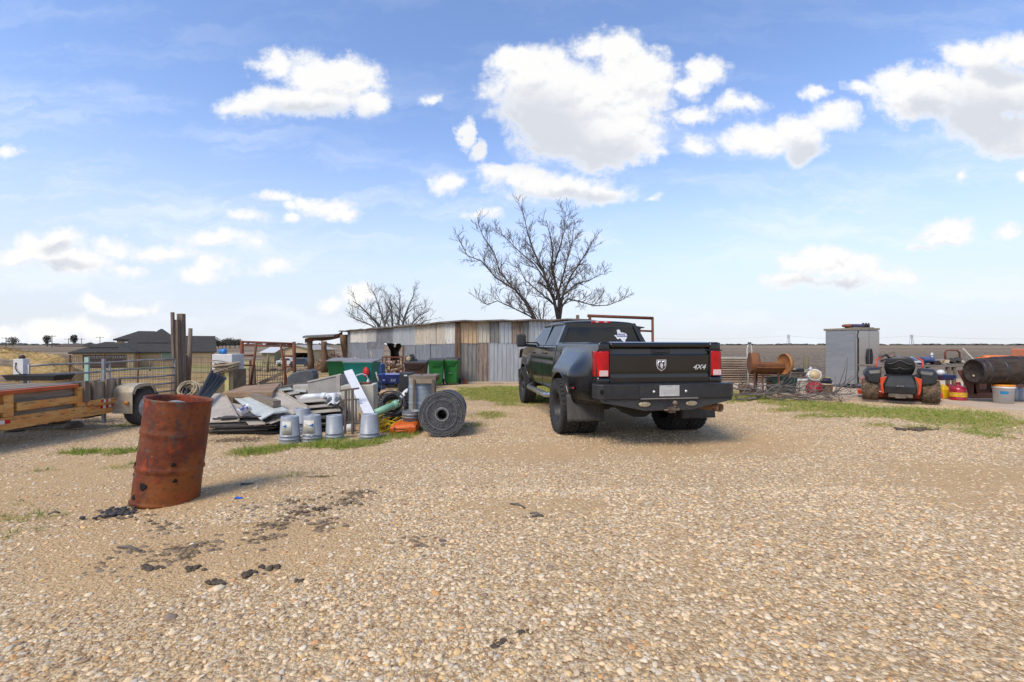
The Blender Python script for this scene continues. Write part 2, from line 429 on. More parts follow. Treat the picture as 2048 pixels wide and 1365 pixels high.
out = n.new('ShaderNodeOutputMaterial'); b = n.new('ShaderNodeBsdfPrincipled'); t.links.new(b.outputs[0], out.inputs[0])
co = n.new('ShaderNodeTexCoord').outputs['Object']
def att(nm): return n.new('ShaderNodeAttribute', attribute_name=nm).outputs['Fac']
cxy = n.vec('MULTIPLY', co, (1, 1, 0))
def vor(scale, feat='F1'):
    nd = n.new('ShaderNodeTexVoronoi'); nd.voronoi_dimensions = '2D'; nd.feature = feat; n.put(nd.inputs['Vector'], cxy); nd.inputs['Scale'].default_value = scale; return nd
v1 = vor(46); v2 = vor(85)
PEB = [(0, (.24, .15, .085)), (.14, (.52, .40, .26)), (.3, (.62, .52, .38)), (.45, (.40, .34, .27)), (.58, (.66, .57, .44)), (.7, (.50, .33, .17)), (.82, (.56, .50, .42)), (.92, (.33, .27, .23)), (1, (.70, .64, .54))]
pc = n.ramp(n.sep(v1.outputs['Color'])[0], PEB, 'CONSTANT')
pc2 = n.ramp(n.sep(v2.outputs['Color'])[1], PEB, 'CONSTANT')
peb = n.mix(.5, pc, pc2)
big = n.noise(cxy, .5, 5, .6); mid = n.noise(cxy, 3.2, 6, .65); fine = n.noise(cxy, 60, 4, .7)
sand = n.mix(n.ss(mid, .3, .7), (.46, .335, .20), (.36, .255, .15))
sand = n.mix(n.ss(fine, .35, .65), sand, (.54, .41, .27))
dm = att('dirt')
col = n.mix(n.math('MULTIPLY', dm, .75), peb, sand)
gap = n.ss(v1.outputs['Distance'], .35, .75)
col = n.mix(n.math('MULTIPLY', gap, .55), col, n.mix(dm, (.20, .14, .085), (.36, .26, .155)))
col = n.mix(n.math('MULTIPLY', n.ss(big, .5, .72), .3), col, (.40, .29, .18))
mn = n.noise(cxy, 11, 6, .75)
mf = n.ss(n.math('ADD', n.math('MULTIPLY', att('mud'), .60), n.math('MULTIPLY', n.math('SUBTRACT', mn, .5), 2.2)), .32, .60)
col = n.mix(mf, col, n.mix(n.ss(fine, .35, .65), (.24, .175, .115), (.15, .11, .075)))
stc = n.mix(n.ss(mid, .35, .65), (.52, .36, .14), (.30, .20, .09)); stc = n.mix(n.ss(big, .45, .6), stc, (.20, .15, .09))
sxy = n.sep(co)
far1 = n.ss(sxy[1], 26, 40)
farcol = n.mix(n.ss(n.noise(n.vec('MULTIPLY', co, (.01, .06, 0)), 3, 4, .5), .45, .6), (.30, .24, .13), (.13, .19, .05))
stc = n.mix(far1, stc, farcol)
col = n.mix(att('straw'), col, stc)
gpatch = n.ss(sxy[1], 55, 70)
col = n.mix(gpatch, col, n.mix(n.ss(n.noise(n.vec('MULTIPLY', co, (.02, .12, 0)), 2, 4), .42, .58), (.15, .20, .06), (.36, .30, .19)))
fcn = n.noise(n.vec('MULTIPLY', co, (.08, .5, 0)), 1.2, 6, .7)
fclod = n.noise(n.vec('MULTIPLY', co, (1, .6, 0)), 3.2, 5, .75)
fc = n.mix(n.ss(fcn, .35, .65), (.135, .10, .068), (.25, .195, .135))
fc = n.mix(n.ss(fclod, .50, .64), fc, (.38, .32, .24)); fc = n.mix(n.ss(fclod, .50, .36), fc, (.07, .052, .036))
band = n.noise(n.vec('MULTIPLY', co, (.0006, .016, 0)), 2.2, 3, .5)
fc = n.mix(n.ss(sxy[1], 60, 130), fc, n.mix(n.ss(band, .44, .56), (.16, .12, .085), (.27, .21, .14)))
col = n.mix(att('field'), col, fc)
gr = n.mix(n.ss(mid, .35, .65), (.14, .155, .025), (.26, .22, .06)); gr = n.mix(n.ss(fine, .48, .6), gr, (.40, .31, .15))
ga = n.math('MULTIPLY', att('grass'), .68)
col = n.mix(ga, col, gr)
col = n.mix(n.math('SUBTRACT', 1.0, n.math('MAXIMUM', att('field'), att('straw'))), col, n.mix(1.0, col, (1.08, .975, .79), 'MULTIPLY'))
n.put(b.inputs['Base Color'], col); b.inputs['Roughness'].default_value = .95; b.inputs['Specular IOR Level'].default_value = .12
hgt = n.math('ADD', n.math('MULTIPLY', n.math('SUBTRACT', 1.0, v1.outputs['Distance']), .6), n.math('MULTIPLY', n.math('SUBTRACT', 1.0, v2.outputs['Distance']), .4))
hgt = n.math('ADD', n.math('MULTIPLY', hgt, .012), n.math('MULTIPLY', fine, .01))
hgt = n.math('ADD', hgt, n.math('MULTIPLY', n.math('MULTIPLY', mf, mn), .05))
hgt = n.math('ADD', hgt, n.math('MULTIPLY', n.math('MULTIPLY', fclod, att('field')), .25))
bp = n.new('ShaderNodeBump'); bp.inputs['Strength'].default_value = 1; bp.inputs['Distance'].default_value = 1; n.put(bp.inputs['Height'], hgt); t.links.new(bp.outputs[0], b.inputs['Normal'])
me.materials.append(gm)
ground = bpy.data.objects.new('ground', me); sc.collection.objects.link(ground); props(ground, 'pale gravel and sandy yard running into pasture and ploughed field', kind='structure')

# ---------- scattered stones and grass: emitter patches with geometry nodes
def patch(name, x0, x1, y0, y1, step, fn, zoff=0.0, dmax=None):
    xs = np.arange(x0, x1 + step, step); ys = np.arange(y0, y1 + step, step)
    # only the wedge the photograph and a step to the side can see
    vs = [(x, y, T(x, y) + .018 * fnoise(x, y, .7) + zoff) for x in xs for y in ys]; k = len(ys)
    fs = []
    for i in range(len(xs) - 1):
        for j in range(k - 1):
            x, y = xs[i], ys[j]
            if abs(x) < 1.22 * y + 1.0: fs.append((i * k + j, (i + 1) * k + j, (i + 1) * k + j + 1, i * k + j + 1))
    m = bpy.data.meshes.new(name); m.from_pydata(vs, [], fs)
    fattr(m, 'dens', [fn(x, y) for x, y, z in vs])
    o = bpy.data.objects.new(name, m); sc.collection.objects.link(o); return o
def scatter(o, density, size, kind, material, seed=1, minv=0, nvar=5):
    ng = bpy.data.node_groups.new(o.name, 'GeometryNodeTree')
    ng.interface.new_socket('Geometry', in_out='INPUT', socket_type='NodeSocketGeometry')
    ng.interface.new_socket('Geometry', in_out='OUTPUT', socket_type='NodeSocketGeometry')
    n = ng.nodes; l = ng.links
    gi = n.new('NodeGroupInput'); go = n.new('NodeGroupOutput')
    dp = n.new('GeometryNodeDistributePointsOnFaces'); dp.inputs['Seed'].default_value = seed
    at = n.new('GeometryNodeInputNamedAttribute'); at.data_type = 'FLOAT'; at.inputs[0].default_value = 'dens'
    mu = n.new('ShaderNodeMath'); mu.operation = 'MULTIPLY'; mu.inputs[1].default_value = density
    l.new(at.outputs[0], mu.inputs[0]); l.new(mu.outputs[0], dp.inputs['Density']); l.new(gi.outputs[0], dp.inputs['Mesh'])
    gei = n.new('GeometryNodeGeometryToInstance')
    for k in range(nvar):
        if kind == 'stone':
            ic = n.new('GeometryNodeMeshIcoSphere'); ic.inputs['Radius'].default_value = .5; ic.inputs['Subdivisions'].default_value = 2 if size < .03 else 3
            geo = ic.outputs[0]
            sp = n.new('GeometryNodeSetPosition'); nz = n.new('ShaderNodeTexNoise'); nz.inputs['Scale'].default_value = 1.6; nz.inputs['Detail'].default_value = 1
            pos = n.new('GeometryNodeInputPosition'); ad = n.new('ShaderNodeVectorMath'); ad.operation = 'ADD'; ad.inputs[1].default_value = (k * 3.7, k * 1.3, 0)
            l.new(pos.outputs[0], ad.inputs[0]); l.new(ad.outputs[0], nz.inputs['Vector'])
            sb = n.new('ShaderNodeVectorMath'); sb.operation = 'SUBTRACT'; sb.inputs[1].default_value = (.5, .5, .5); l.new(nz.outputs['Color'], sb.inputs[0])
            ml = n.new('ShaderNodeVectorMath'); ml.operation = 'SCALE'; ml.inputs['Scale'].default_value = .75; l.new(sb.outputs[0], ml.inputs[0])
            l.new(geo, sp.inputs[0]); l.new(ml.outputs[0], sp.inputs['Offset'])
            tr = n.new('GeometryNodeTransform'); tr.inputs['Scale'].default_value = (1.25, .6 + .13 * k, .48 + .05 * (k % 3)); l.new(sp.outputs[0], tr.inputs[0])
            ssn = n.new('GeometryNodeSetShadeSmooth'); l.new(tr.outputs[0], ssn.inputs[0]); cur = ssn.outputs[0]
        else:
            jn = n.new('GeometryNodeJoinGeometry'); rr = random.Random(k + 40)
            for q in range(7):
                cn = n.new('GeometryNodeMeshCone'); cn.fill_type = 'NONE'; cn.inputs['Vertices'].default_value = 3
                cn.inputs['Radius Bottom'].default_value = .045; cn.inputs['Radius Top'].default_value = 0.0; hgt_ = rr.uniform(.6, 1.15); cn.inputs['Depth'].default_value = hgt_
                tr = n.new('GeometryNodeTransform'); tr.inputs['Translation'].default_value = (rr.uniform(-.35, .35), rr.uniform(-.35, .35), 0)
                tr.inputs['Rotation'].default_value = (rr.uniform(-.8, .8), rr.uniform(-.8, .8), rr.uniform(0, 6)); tr.inputs['Scale'].default_value = (1, .35, 1)
                l.new(cn.outputs[0], tr.inputs[0]); l.new(tr.outputs[0], jn.inputs[0])
            cur = jn.outputs[0]
        sm = n.new('GeometryNodeSetMaterial'); sm.inputs['Material'].default_value = material; l.new(cur, sm.inputs[0])
        l.new(sm.outputs[0], gei.inputs[0])
    iop = n.new('GeometryNodeInstanceOnPoints'); iop.inputs['Pick Instance'].default_value = True
    l.new(dp.outputs['Points'], iop.inputs['Points']); l.new(gei.outputs[0], iop.inputs['Instance'])
    rr_ = n.new('FunctionNodeRandomValue'); rr_.data_type = 'FLOAT_VECTOR'
    tilt = .35 if kind == 'stone' else .25
    rr_.inputs[0].default_value = (-tilt, -tilt, 0); rr_.inputs[1].default_value = (tilt, tilt, 6.28)
    l.new(rr_.outputs[0], iop.inputs['Rotation'])
    rs = n.new('FunctionNodeRandomValue'); rs.data_type = 'FLOAT'; rs.inputs[2].default_value = .0; rs.inputs[3].default_value = 1.0
    pw = n.new('ShaderNodeMath'); pw.operation = 'POWER'; pw.inputs[1].default_value = 3.5; l.new(rs.outputs[1], pw.inputs[0])
    ma = n.new('ShaderNodeMath'); ma.operation = 'MULTIPLY_ADD'; ma.inputs[1].default_value = size * 1.75; ma.inputs[2].default_value = size * .50; l.new(pw.outputs[0], ma.inputs[0])
    l.new(ma.outputs[0], iop.inputs['Scale'])
    l.new(iop.outputs[0], go.inputs[0])
    o.modifiers.new('scatter', 'NODES').node_group = ng
pm = bpy.data.materials.new('pebble'); pm.use_nodes = True; t = pm.node_tree; t.nodes.clear(); n = NT(t)
out = n.new('ShaderNodeOutputMaterial'); b = n.new('ShaderNodeBsdfPrincipled'); t.links.new(b.outputs[0], out.inputs[0])
oi = n.new('ShaderNodeObjectInfo').outputs['Random']
c = n.ramp(oi, [(0, (.30, .22, .16)), (.06, (.50, .38, .24)), (.17, (.66, .54, .38)), (.30, (.64, .55, .42)), (.42, (.48, .41, .33)), (.52, (.62, .46, .26)), (.60, (.64, .57, .47)), (.70, (.52, .32, .17)), (.74, (.50, .47, .43)), (.84, (.66, .61, .53)), (.90, (.48, .43, .37)), (.95, (.66, .50, .36)), (.99, (.24, .20, .18))], 'CONSTANT')
nz = n.noise(n.new('ShaderNodeTexCoord').outputs['Object'], 3, 4, .6)
c = n.mix(.4, c, n.ramp(nz, [(.3, (.6, .55, .5)), (.7, (1.1, 1.08, 1.05))]), 'MULTIPLY')
c = n.mix(1.0, c, (1.07, .98, .82), 'MULTIPLY')
n.put(b.inputs['Base Color'], c); b.inputs['Roughness'].default_value = .8; b.inputs['Specular IOR Level'].default_value = .25
gmat = bpy.data.materials.new('grass_blade'); gmat.use_nodes = True; t = gmat.node_tree; t.nodes.clear(); n = NT(t)
out = n.new('ShaderNodeOutputMaterial'); b = n.new('ShaderNodeBsdfPrincipled'); t.links.new(b.outputs[0], out.inputs[0])
oi = n.new('ShaderNodeObjectInfo').outputs['Random']
n.put(b.inputs['Base Color'], n.ramp(oi, [(0, (.09, .17, .015)), (.35, (.16, .26, .03)), (.62, (.27, .31, .05)), (.85, (.40, .36, .10)), (1, (.50, .38, .18))]))
b.inputs['Roughness'].default_value = .7; b.inputs['Specular IOR Level'].default_value = .2
def gd(x, y):
    return max(0.0, 1 - .80 * dirt_at(x, y)) * (.55 + .45 * sst(fnoise(x, y, .9, 11), -.35, .25)) * (1 - .85 * min(1, mud_at(x, y) * 1.2)) * (1 - .75 * grass_at(x, y)) * (0 if polyin(x, y, SLAB) else 1)
o = patch('loose_gravel', -6, 6, 1.3, 4.4, .14, gd, -.002); scatter(o, 3000, .0155, 'stone', pm, 1)
props(o, 'rounded tan, cream and grey pebbles covering the foreground', kind='stuff', cat='gravel')
o = patch('loose_gravel', -11, 13, 4.26, 11, .25, gd, -.002); scatter(o, 2000, .0145, 'stone', pm, 2)
props(o, 'fine pale gravel stretching back to the pickup and the junk pile', kind='stuff', cat='gravel')
o = patch('loose_gravel', -6, 6, 1.3, 5.5, .2, lambda x, y: gd(x, y) * sst(fnoise(x, y, 1.1, 6), -.2, .4), .002); scatter(o, 50, .021, 'stone', pm, 7)
props(o, 'larger pale stones lying on top of the foreground gravel', kind='stuff', cat='gravel')
o = patch('grass', -7, -1, 5.5, 8.6, .12, lambda x, y: grass_at(x, y), 0.0); scatter(o, 1500, .055, 'blade', gmat, 13)
props(o, 'brighter tufts of green grass along the front of the buckets and drum', kind='stuff', cat='grass')
o = patch('grass', -11, 17, 3, 19, .16, lambda x, y: grass_at(x, y) ** 1.3, 0.0); scatter(o, 1000, .036, 'blade', gmat, 3)
props(o, 'short green and straw-coloured grass growing in patches on the yard', kind='stuff', cat='grass')
# ================================================================ shared materials
BLK = mat('black_plastic', (.016, .016, .017), (.026, .026, .027), rough=.55, scale=9, bump=.1)
RUB = mat('tyre_rubber', (.018, .018, .018), (.035, .032, .03), rough=.85, scale=7, bump=.3, bscale=50)
CHR = mat('bright_metal', (.55, .56, .58), (.38, .39, .41), rough=.3, metal=.9, scale=8)
RUST = rust()
RUSTD = rust('rust_dark', (.10, .028, .013), (.18, .05, .018), (.035, .02, .016))
RUSTO = rust('rust_orange', (.30, .11, .03), (.42, .18, .05), (.12, .04, .02), 4)
def gtext(body, size, m, parent, M, ext=.002, shear=0, name='lettering', bold=0, sx=1):
    cu = bpy.data.curves.new('t', 'FONT'); cu.body = body; cu.size = size; cu.extrude = ext; cu.align_x = 'CENTER'; cu.align_y = 'CENTER'; cu.shear = shear; cu.offset = bold
    to = bpy.data.objects.new('t', cu); me = bpy.data.meshes.new_from_object(to)
    me.transform(M @ Matrix.Diagonal((sx, 1, 1, 1))); me.materials.clear(); me.materials.append(m); me.name = name
    bpy.data.objects.remove(to)
    o = bpy.data.objects.new(name, me); sc.collection.objects.link(o); o.parent = parent; return o
# ================================================================ PICKUP
PAINT = mat('black_paint', (.004, .004, .004), (.008, .0076, .007), rough=.22, scale=2.2, coat=.45, rv=.04)
PAINTD = mat('dusty_black_paint', (.004, .004, .004), (.018, .0165, .014), rough=.27, scale=3, coat=.45, rv=.06, lo=.42, hi=.75)
TRIM = mat('textured_black_steel', (.012, .012, .013), (.02, .02, .021), rough=.42, scale=12, bump=.5, bscale=160)
def glassm(name, tint, a):
    m = bpy.data.materials.new(name); m.use_nodes = True; t = m.node_tree; t.nodes.clear(); n = NT(t)
    out = n.new('ShaderNodeOutputMaterial'); b = n.new('ShaderNodeBsdfPrincipled'); b.inputs['Base Color'].default_value = (*tint, 1); b.inputs['Roughness'].default_value = .04
    tr = n.new('ShaderNodeBsdfTransparent'); mx = n.new('ShaderNodeMixShader'); mx.inputs[0].default_value = a
    t.links.new(tr.outputs[0], mx.inputs[1]); t.links.new(b.outputs[0], mx.inputs[2]); t.links.new(mx.outputs[0], out.inputs[0]); return m
GLS = glassm('tinted_glass', (.012, .013, .014), .80)
REDL = mat('red_lens', (.50, .002, .005), (.36, .001, .004), rough=.3, scale=14, coat=.25, rv=.02, spec=.3)
CLRL = mat('clear_lens', (.75, .55, .52), (.62, .45, .42), rough=.2, scale=30, coat=1)
def make_tyre(r=.465, w=.30, rim=.25, blocks=34):
    mb = MB(); h = w / 2
    prof = [(rim, -h * .80), (rim + .03, -h * .98), (r * .80, -h * 1.04), (r * .93, -h * .98), (r * .975, -h * .80), (r * .98, 0), (r * .975, h * .80), (r * .93, h * .98), (r * .80, h * 1.04), (rim + .03, h * .98), (rim, h * .80), (rim - .015, 0), (rim, -h * .80)]
    mb.lathe(prof, 56, cap0=False, cap1=False)
    for k in range(blocks):
        a = 2 * PI * k / blocks
        for (zc, zw, da, rot) in ((-h * .82, h * .34, 0, .25), (-h * .30, h * .42, .5, -.3), (h * .30, h * .42, 0, .3), (h * .82, h * .34, .5, -.25)):
            M = Matrix.Rotation(a + da * 2 * PI / blocks, 4, 'Z') @ Matrix.Translation((r * (.983 if abs(zc) > h * .5 else .99), 0, zc)) @ Matrix.Rotation(rot, 4, 'X')
            mb.box((0, 0, 0), (r * .035, 2 * PI * r / blocks * .68, zw), M=M)
    for sgn in (-1, 1):
        for k in range(blocks):
            M = Matrix.Rotation(2 * PI * (k + .5) / blocks, 4, 'Z') @ Matrix.Translation((r * .90, 0, sgn * h * 1.0))
            mb.box((0, 0, 0), (r * .09, r * .08, .012), M=M)
    return mb
def wheel(parent, x, y, z, side, r=.465, w=.30, tm=None, rm=None, deep=True, blocks=34, cache={}):
    key = (r, w, blocks, id(tm), id(rm), deep)
    if key not in cache:
        rim = r * .54
        rb = MB()
        if deep: prof = [(rim * 1.02, w * .42), (rim * .97, w * .44), (rim * .92, w * .30), (rim * .86, -w * .1), (rim * .5, -w * .2), (rim * .34, -w * .16), (rim * .33, w * .02), (rim * .25, w * .06), (0, w * .06)]
        else: prof = [(rim * 1.02, w * .42), (rim * .97, w * .44), (rim * .90, w * .34), (rim * .82, w * .16), (rim * .5, w * .24), (rim * .38, w * .26), (rim * .36, w * .42), (rim * .26, w * .47), (0, w * .47)]
        rb.lathe(prof, 36, cap0=False, cap1=False)
        for k in range(8):
            a = 2 * PI * k / 8
            rb.lathe([(.011, 0), (.011, .02), (0, .02)], 6, M=TM((rim * .46 * math.cos(a), rim * .46 * math.sin(a), (-w * .17 if deep else w * .23))))
        cache[key] = (make_tyre(r, w, rim, blocks).mesh('wheel', tm or RUB), rb.mesh('rim', rm or BLK))
    tme, rme = cache[key]
    o = bpy.data.objects.new('wheel', tme); sc.collection.objects.link(o); o.parent = parent; o.location = (x, y, z); o.rotation_euler = (0, side * PI / 2, 0)
    q = bpy.data.objects.new('rim', rme); sc.collection.objects.link(q); q.parent = o
    return o
TRK = thing('pickup_truck', 'black crew cab dually pickup parked on the gravel, seen from behind', 'pickup truck', (2.0, 7.94, -.12), R(9.4))
def xs_side(y, z):
    x = .985 - .05 * max(0, (z - 1.1) / .42) ** 2 - .05 * max(0, (.95 - z) / .4) ** 2
    gy = sst(y, -1.12, -.50) * (1 - sst(y, .42, .86)); gz = 1 - sst(z, 1.00, 1.47)
    x += .235 * gy * gz
    gy2 = sst(y, 3.45, 3.8) * (1 - sst(y, 4.6, 5.1)); x += .05 * gy2 * (1 - sst(z, .95, 1.35))
    if y > 4.3: x -= .16 * ((y - 4.3) / .95) ** 2
    if 1.3 < y < 3.4: x -= .012 * math.exp(-((z - 1.18) / .03) ** 2)
    return x
def zbot(y):
    z = .60 if y > 1 else (.64 if y < -.3 else .70)
    for yc, rr in ((0, .57), (4.15, .55)):
        if abs(y - yc) < rr: z = max(z, .47 + math.sqrt(rr * rr - (y - yc) ** 2))
    return z
def ztop(y): return 1.515 if y < 1.14 else (1.475 if y < 3.4 else 1.475 - .10 * sst(y, 3.4, 5.2))
def side_panel(s, y0, y1, ny=None):
    mb = MB(); ny = ny or max(6, int((y1 - y0) / .035))
    def fn(u, v):
        y = y0 + (y1 - y0) * u; zb, zt = zbot(y), ztop(y); z = zb + (zt - zb) * v
        return (s * xs_side(y, z), y, z)
    mb.grid(fn, ny, 26); return mb
for s in (-1, 1):
    mb = side_panel(s, -1.22, 1.13, 90)
    # rolled top rail and inner bed wall
    mb.grid(lambda u, v: (s * [xs_side(0, 1.515) , .925, .86, .84, .84][int(round(v * 4))], -1.22 + 2.35 * u, [1.515, 1.535, 1.535, 1.50, 1.05][int(round(v * 4))]), 4, 4)
    part('bed_side', mb, PAINTD, TRK, solid=.012)
    part('door', side_panel(s, 1.16, 2.235), PAINT, TRK, solid=.012)
    d2 = part('door', side_panel(s, 2.245, 3.385), PAINT, TRK, solid=.012)
    part('fender', side_panel(s, 3.395, 5.2, 60), PAINT, TRK, solid=.012)
    for yy in (2.08, 3.22):
        h = MB(); h.tube([(s * (xs_side(yy, 1.32) + .0), yy - .16, 1.32), (s * (xs_side(yy, 1.32) + .045), yy - .13, 1.32), (s * (xs_side(yy, 1.32) + .045), yy + .05, 1.32), (s * xs_side(yy, 1.32), yy + .08, 1.32)], .016, 8)
        part('door_handle', h, PAINT, TRK)
    # wheel arch lips
    for yc, rr, a0, a1 in ((0, .575, 12, 168), (4.15, .555, 14, 166)):
        mb = MB(); pts = []
        for k in range(33):
            a = R(a0 + (a1 - a0) * k / 32); y = yc + rr * math.cos(a); z = .47 + rr * math.sin(a); pts.append((s * (xs_side(y, z) + .004), y, z))
        mb.tube(pts, .017, 8); part('arch_lip', mb, PAINTD, TRK)
    # side step
    mb = MB(); mb.tube([(s * .92, 1.25, .56), (s * 1.08, 1.32, .50), (s * 1.10, 1.5, .49), (s * 1.10, 3.15, .49), (s * 1.06, 3.32, .50), (s * .92, 3.4, .56)], .048, 10)
    mb.box((s * 1.10, 2.3, .535), (.09, 1.5, .012)); part('side_step', mb, CHR, TRK)
    # towing mirror
    mb = MB(); mb.beam((s * .90, 3.18, 1.47), (s * 1.20, 3.06, 1.49), .07, .06)
    mb.beam((s * .90, 3.18, 1.55), (s * 1.20, 3.06, 1.55), .04, .03)
    a = part('mirror', mb, BLK, TRK)
    mb = MB(); mb.box((s * 1.30, 3.05, 1.60), (.21, .10, .30)); part('mirror_head', mb, BLK, a, bev=.035)
    mb = MB(); mb.box((s * 1.30, 3.0, 1.60), (.15, .004, .22)); part('mirror_glass', mb, mat('mirror_glass_m', (.03, .03, .035), rough=.12), a, bev=.003)
    # mud flap
    mb = MB(); mb.grid(lambda u, v: (s * (.66 + .60 * u), -.60 - .06 * (1 - v) + .01 * math.sin(u * 9), .30 + .42 * v), 8, 8)
    part('mud_flap', mb, mat('flap_rubber', (.045, .045, .043), (.075, .07, .062), rough=.8, scale=4, stretch=(6, 6, .6), bump=.2), TRK, solid=.01)
    # tail light
    mb = MB(); z0, z1 = 1.035, 1.405
    def tl(z0, z1):
        q = MB(); sec = [(.795, -1.228), (.82, -1.245), (.93, -1.245), (.975, -1.22), (.992, -1.17), (.990, -1.04)]
        rings = [[(s * (x + (.004 * math.cos(zz * 5))), y, zz) for x, y in sec] for zz in (z0, z0 + .02, (z0 + z1) / 2, z1 - .02, z1)]
        q.loft(rings, closed=False); return q
    a = part('tail_light', tl(z0, z1), REDL, TRK, solid=.01)
    q = MB(); q.box((s * .895, -1.256, 1.085), (.13, .012, .085)); part('reversing_lens', q, CLRL, a, bev=.004)
    q = MB(); q.box((s * .79, -1.235, 1.22), (.012, .02, .40)); q.box((s * .87, -1.236, 1.418), (.24, .02, .016)); part('lamp_surround', q, BLK, a)
    # red clearance marker on the fender
    mb = MB(); mb.lathe([(.03, 0), (.028, .012), (0, .016)], 16, M=TM((s * xs_side(-.66, .80), -.70, .83), (0, s * PI / 2, 0)) @ Matrix.Diagonal((.6, 1.3, 1, 1)))
    part('clearance_light', mb, REDL, TRK)
    # body behind the lamp down to the bumper
    mb = MB()
    mb.grid(lambda u, v: (s * (.79 + .194 * u), -1.222 - .012 * math.sin(u * PI), .66 + .375 * v), 8, 6)
    part('corner_panel', mb, PAINT, TRK, solid=.01); mb = MB()
    mb.grid(lambda u, v: (s * (.79 + .172 * u), -1.222 - .012 * math.sin(u * PI), 1.405 + .125 * v), 8, 3)
    part('corner_panel', mb, PAINT, TRK, solid=.01)
    # lower valance behind the wheel
    mb = MB(); mb.grid(lambda u, v: (s * (.70 + .52 * u - .06 * u * (1 - v)), -.95 + .32 * u, .60 + .24 * v), 8, 6); part('valance', mb, PAINTD, TRK, solid=.01)
# tailgate
mb = MB(); prof = [(-1.15, .765), (-1.225, .765), (-1.235, .80), (-1.235, 1.02), (-1.228, 1.07), (-1.236, 1.115), (-1.238, 1.34), (-1.222, 1.365), (-1.215, 1.44), (-1.255, 1.47), (-1.262, 1.50), (-1.24, 1.53), (-1.16, 1.545), (-1.15, 1.50)]
prof = [(y, z) for y, z in prof]
mb.loft([[(x, y + .012 * (abs(x) / .79) ** 2, z) for y, z in prof] for x in (-.785, -.5, -.25, 0, .25, .5, .785)], smooth=False)
tg = part('tailgate', mb, PAINT, TRK, bev=.006)
mb = MB(); mb.box((0, -1.222, 1.402), (.30, .02, .062)); part('latch_recess', mb, BLK, tg, bev=.006)
mb = MB(); mb.box((-.02, -1.236, 1.405), (.20, .02, .028)); mb.lathe([(.012, 0), (.012, .008), (0, .01)], 12, M=TM((.115, -1.232, 1.405), (PI / 2, 0, 0))); part('handle', mb, mat('dark_handle', (.03, .03, .03), (.06, .06, .06), rough=.3, metal=.3), tg, bev=.005)
SIL = mat('silver_badge', (.75, .75, .76), (.6, .6, .62), rough=.22, metal=.55, scale=20)
def YP(x, y, z): return TM((x, y, z), (PI / 2, 0, 0))
sh = [(-.075, .08), (.075, .08), (.078, .0), (.06, -.05), (0, -.09), (-.06, -.05), (-.078, .0)]
mb = MB(); mb.prism(sh, .012, M=YP(0, -1.236, 1.20)); em = part('emblem', mb, SIL, tg)
mb = MB(); mb.prism([(x * .84, y * .84) for x, y in sh], .004, M=YP(0, -1.248, 1.20)); part('emblem_field', mb, BLK, em)
mb = MB()
for s in (-1, 1):      # curled horns, brow and cheeks of the ram head
    hp = [(s * .006, .035), (s * .02, .052), (s * .043, .052), (s * .056, .034), (s * .055, .008), (s * .046, -.012), (s * .036, -.022)]
    mb.tube([(x, y, 0) for x, y in hp], [.010, .013, .014, .013, .011, .008, .004], 6, M=YP(0, -1.253, 1.20))
    mb.prism([(0, .03), (s * .02, .026), (s * .024, .0), (s * .014, -.035), (0, -.058)][::s], .003, M=YP(0, -1.2505, 1.20))
part('ram_head', mb, SIL, em)
gtext('4X4', .098, SIL, tg, YP(.60, -1.244, 1.165), .004, .35, bold=.002, sx=1.2)
# bed floor, inner front wall, cab rear wall
mb = MB(); mb.box2((-.84, -1.15, 1.0), (.84, 1.12, 1.05)); mb.box2((-.84, 1.07, 1.05), (.84, 1.12, 1.52)); part('bed_liner', mb, BLK, TRK)
# cab: floor/inner core, rear wall, cowl, hood, roof, pillars
mb = MB(); mb.box2((-.90, 1.2, .62), (.90, 5.0, 1.0)); mb.box2((-.88, 1.18, .95), (.88, 1.26, 1.50)); mb.box2((-.92, 3.42, .9), (.92, 3.6, 1.46)); part('inner_shell', mb, BLK, TRK)
mb = MB(); mb.grid(lambda u, v: ((-.93 + 1.86 * u), 3.42 + 1.95 * v, 1.475 + .07 * math.sin(u * PI) - .10 * sst(3.42 + 1.95 * v, 3.4, 5.2) + .02 * math.exp(-((abs(u - .5) - .25) / .06) ** 2) - .25 * max(0, (v - .93) / .07)), 24, 16)
part('hood', mb, PAINT, TRK, solid=.012)
mb = MB(); mb.grid(lambda u, v: (-.86 + 1.72 * u, 5.22 + .10 * math.sin(u * PI), .62 + .72 * v), 12, 4); part('grille', mb, CHR, TRK, solid=.03)
mb = MB(); mb.prism([(-1.0, 5.1), (1.0, 5.1), (.9, 5.5), (-.9, 5.5)], .26, M=TM((0, 0, .56))); part('front_bumper', mb, TRIM, TRK, bev=.02)
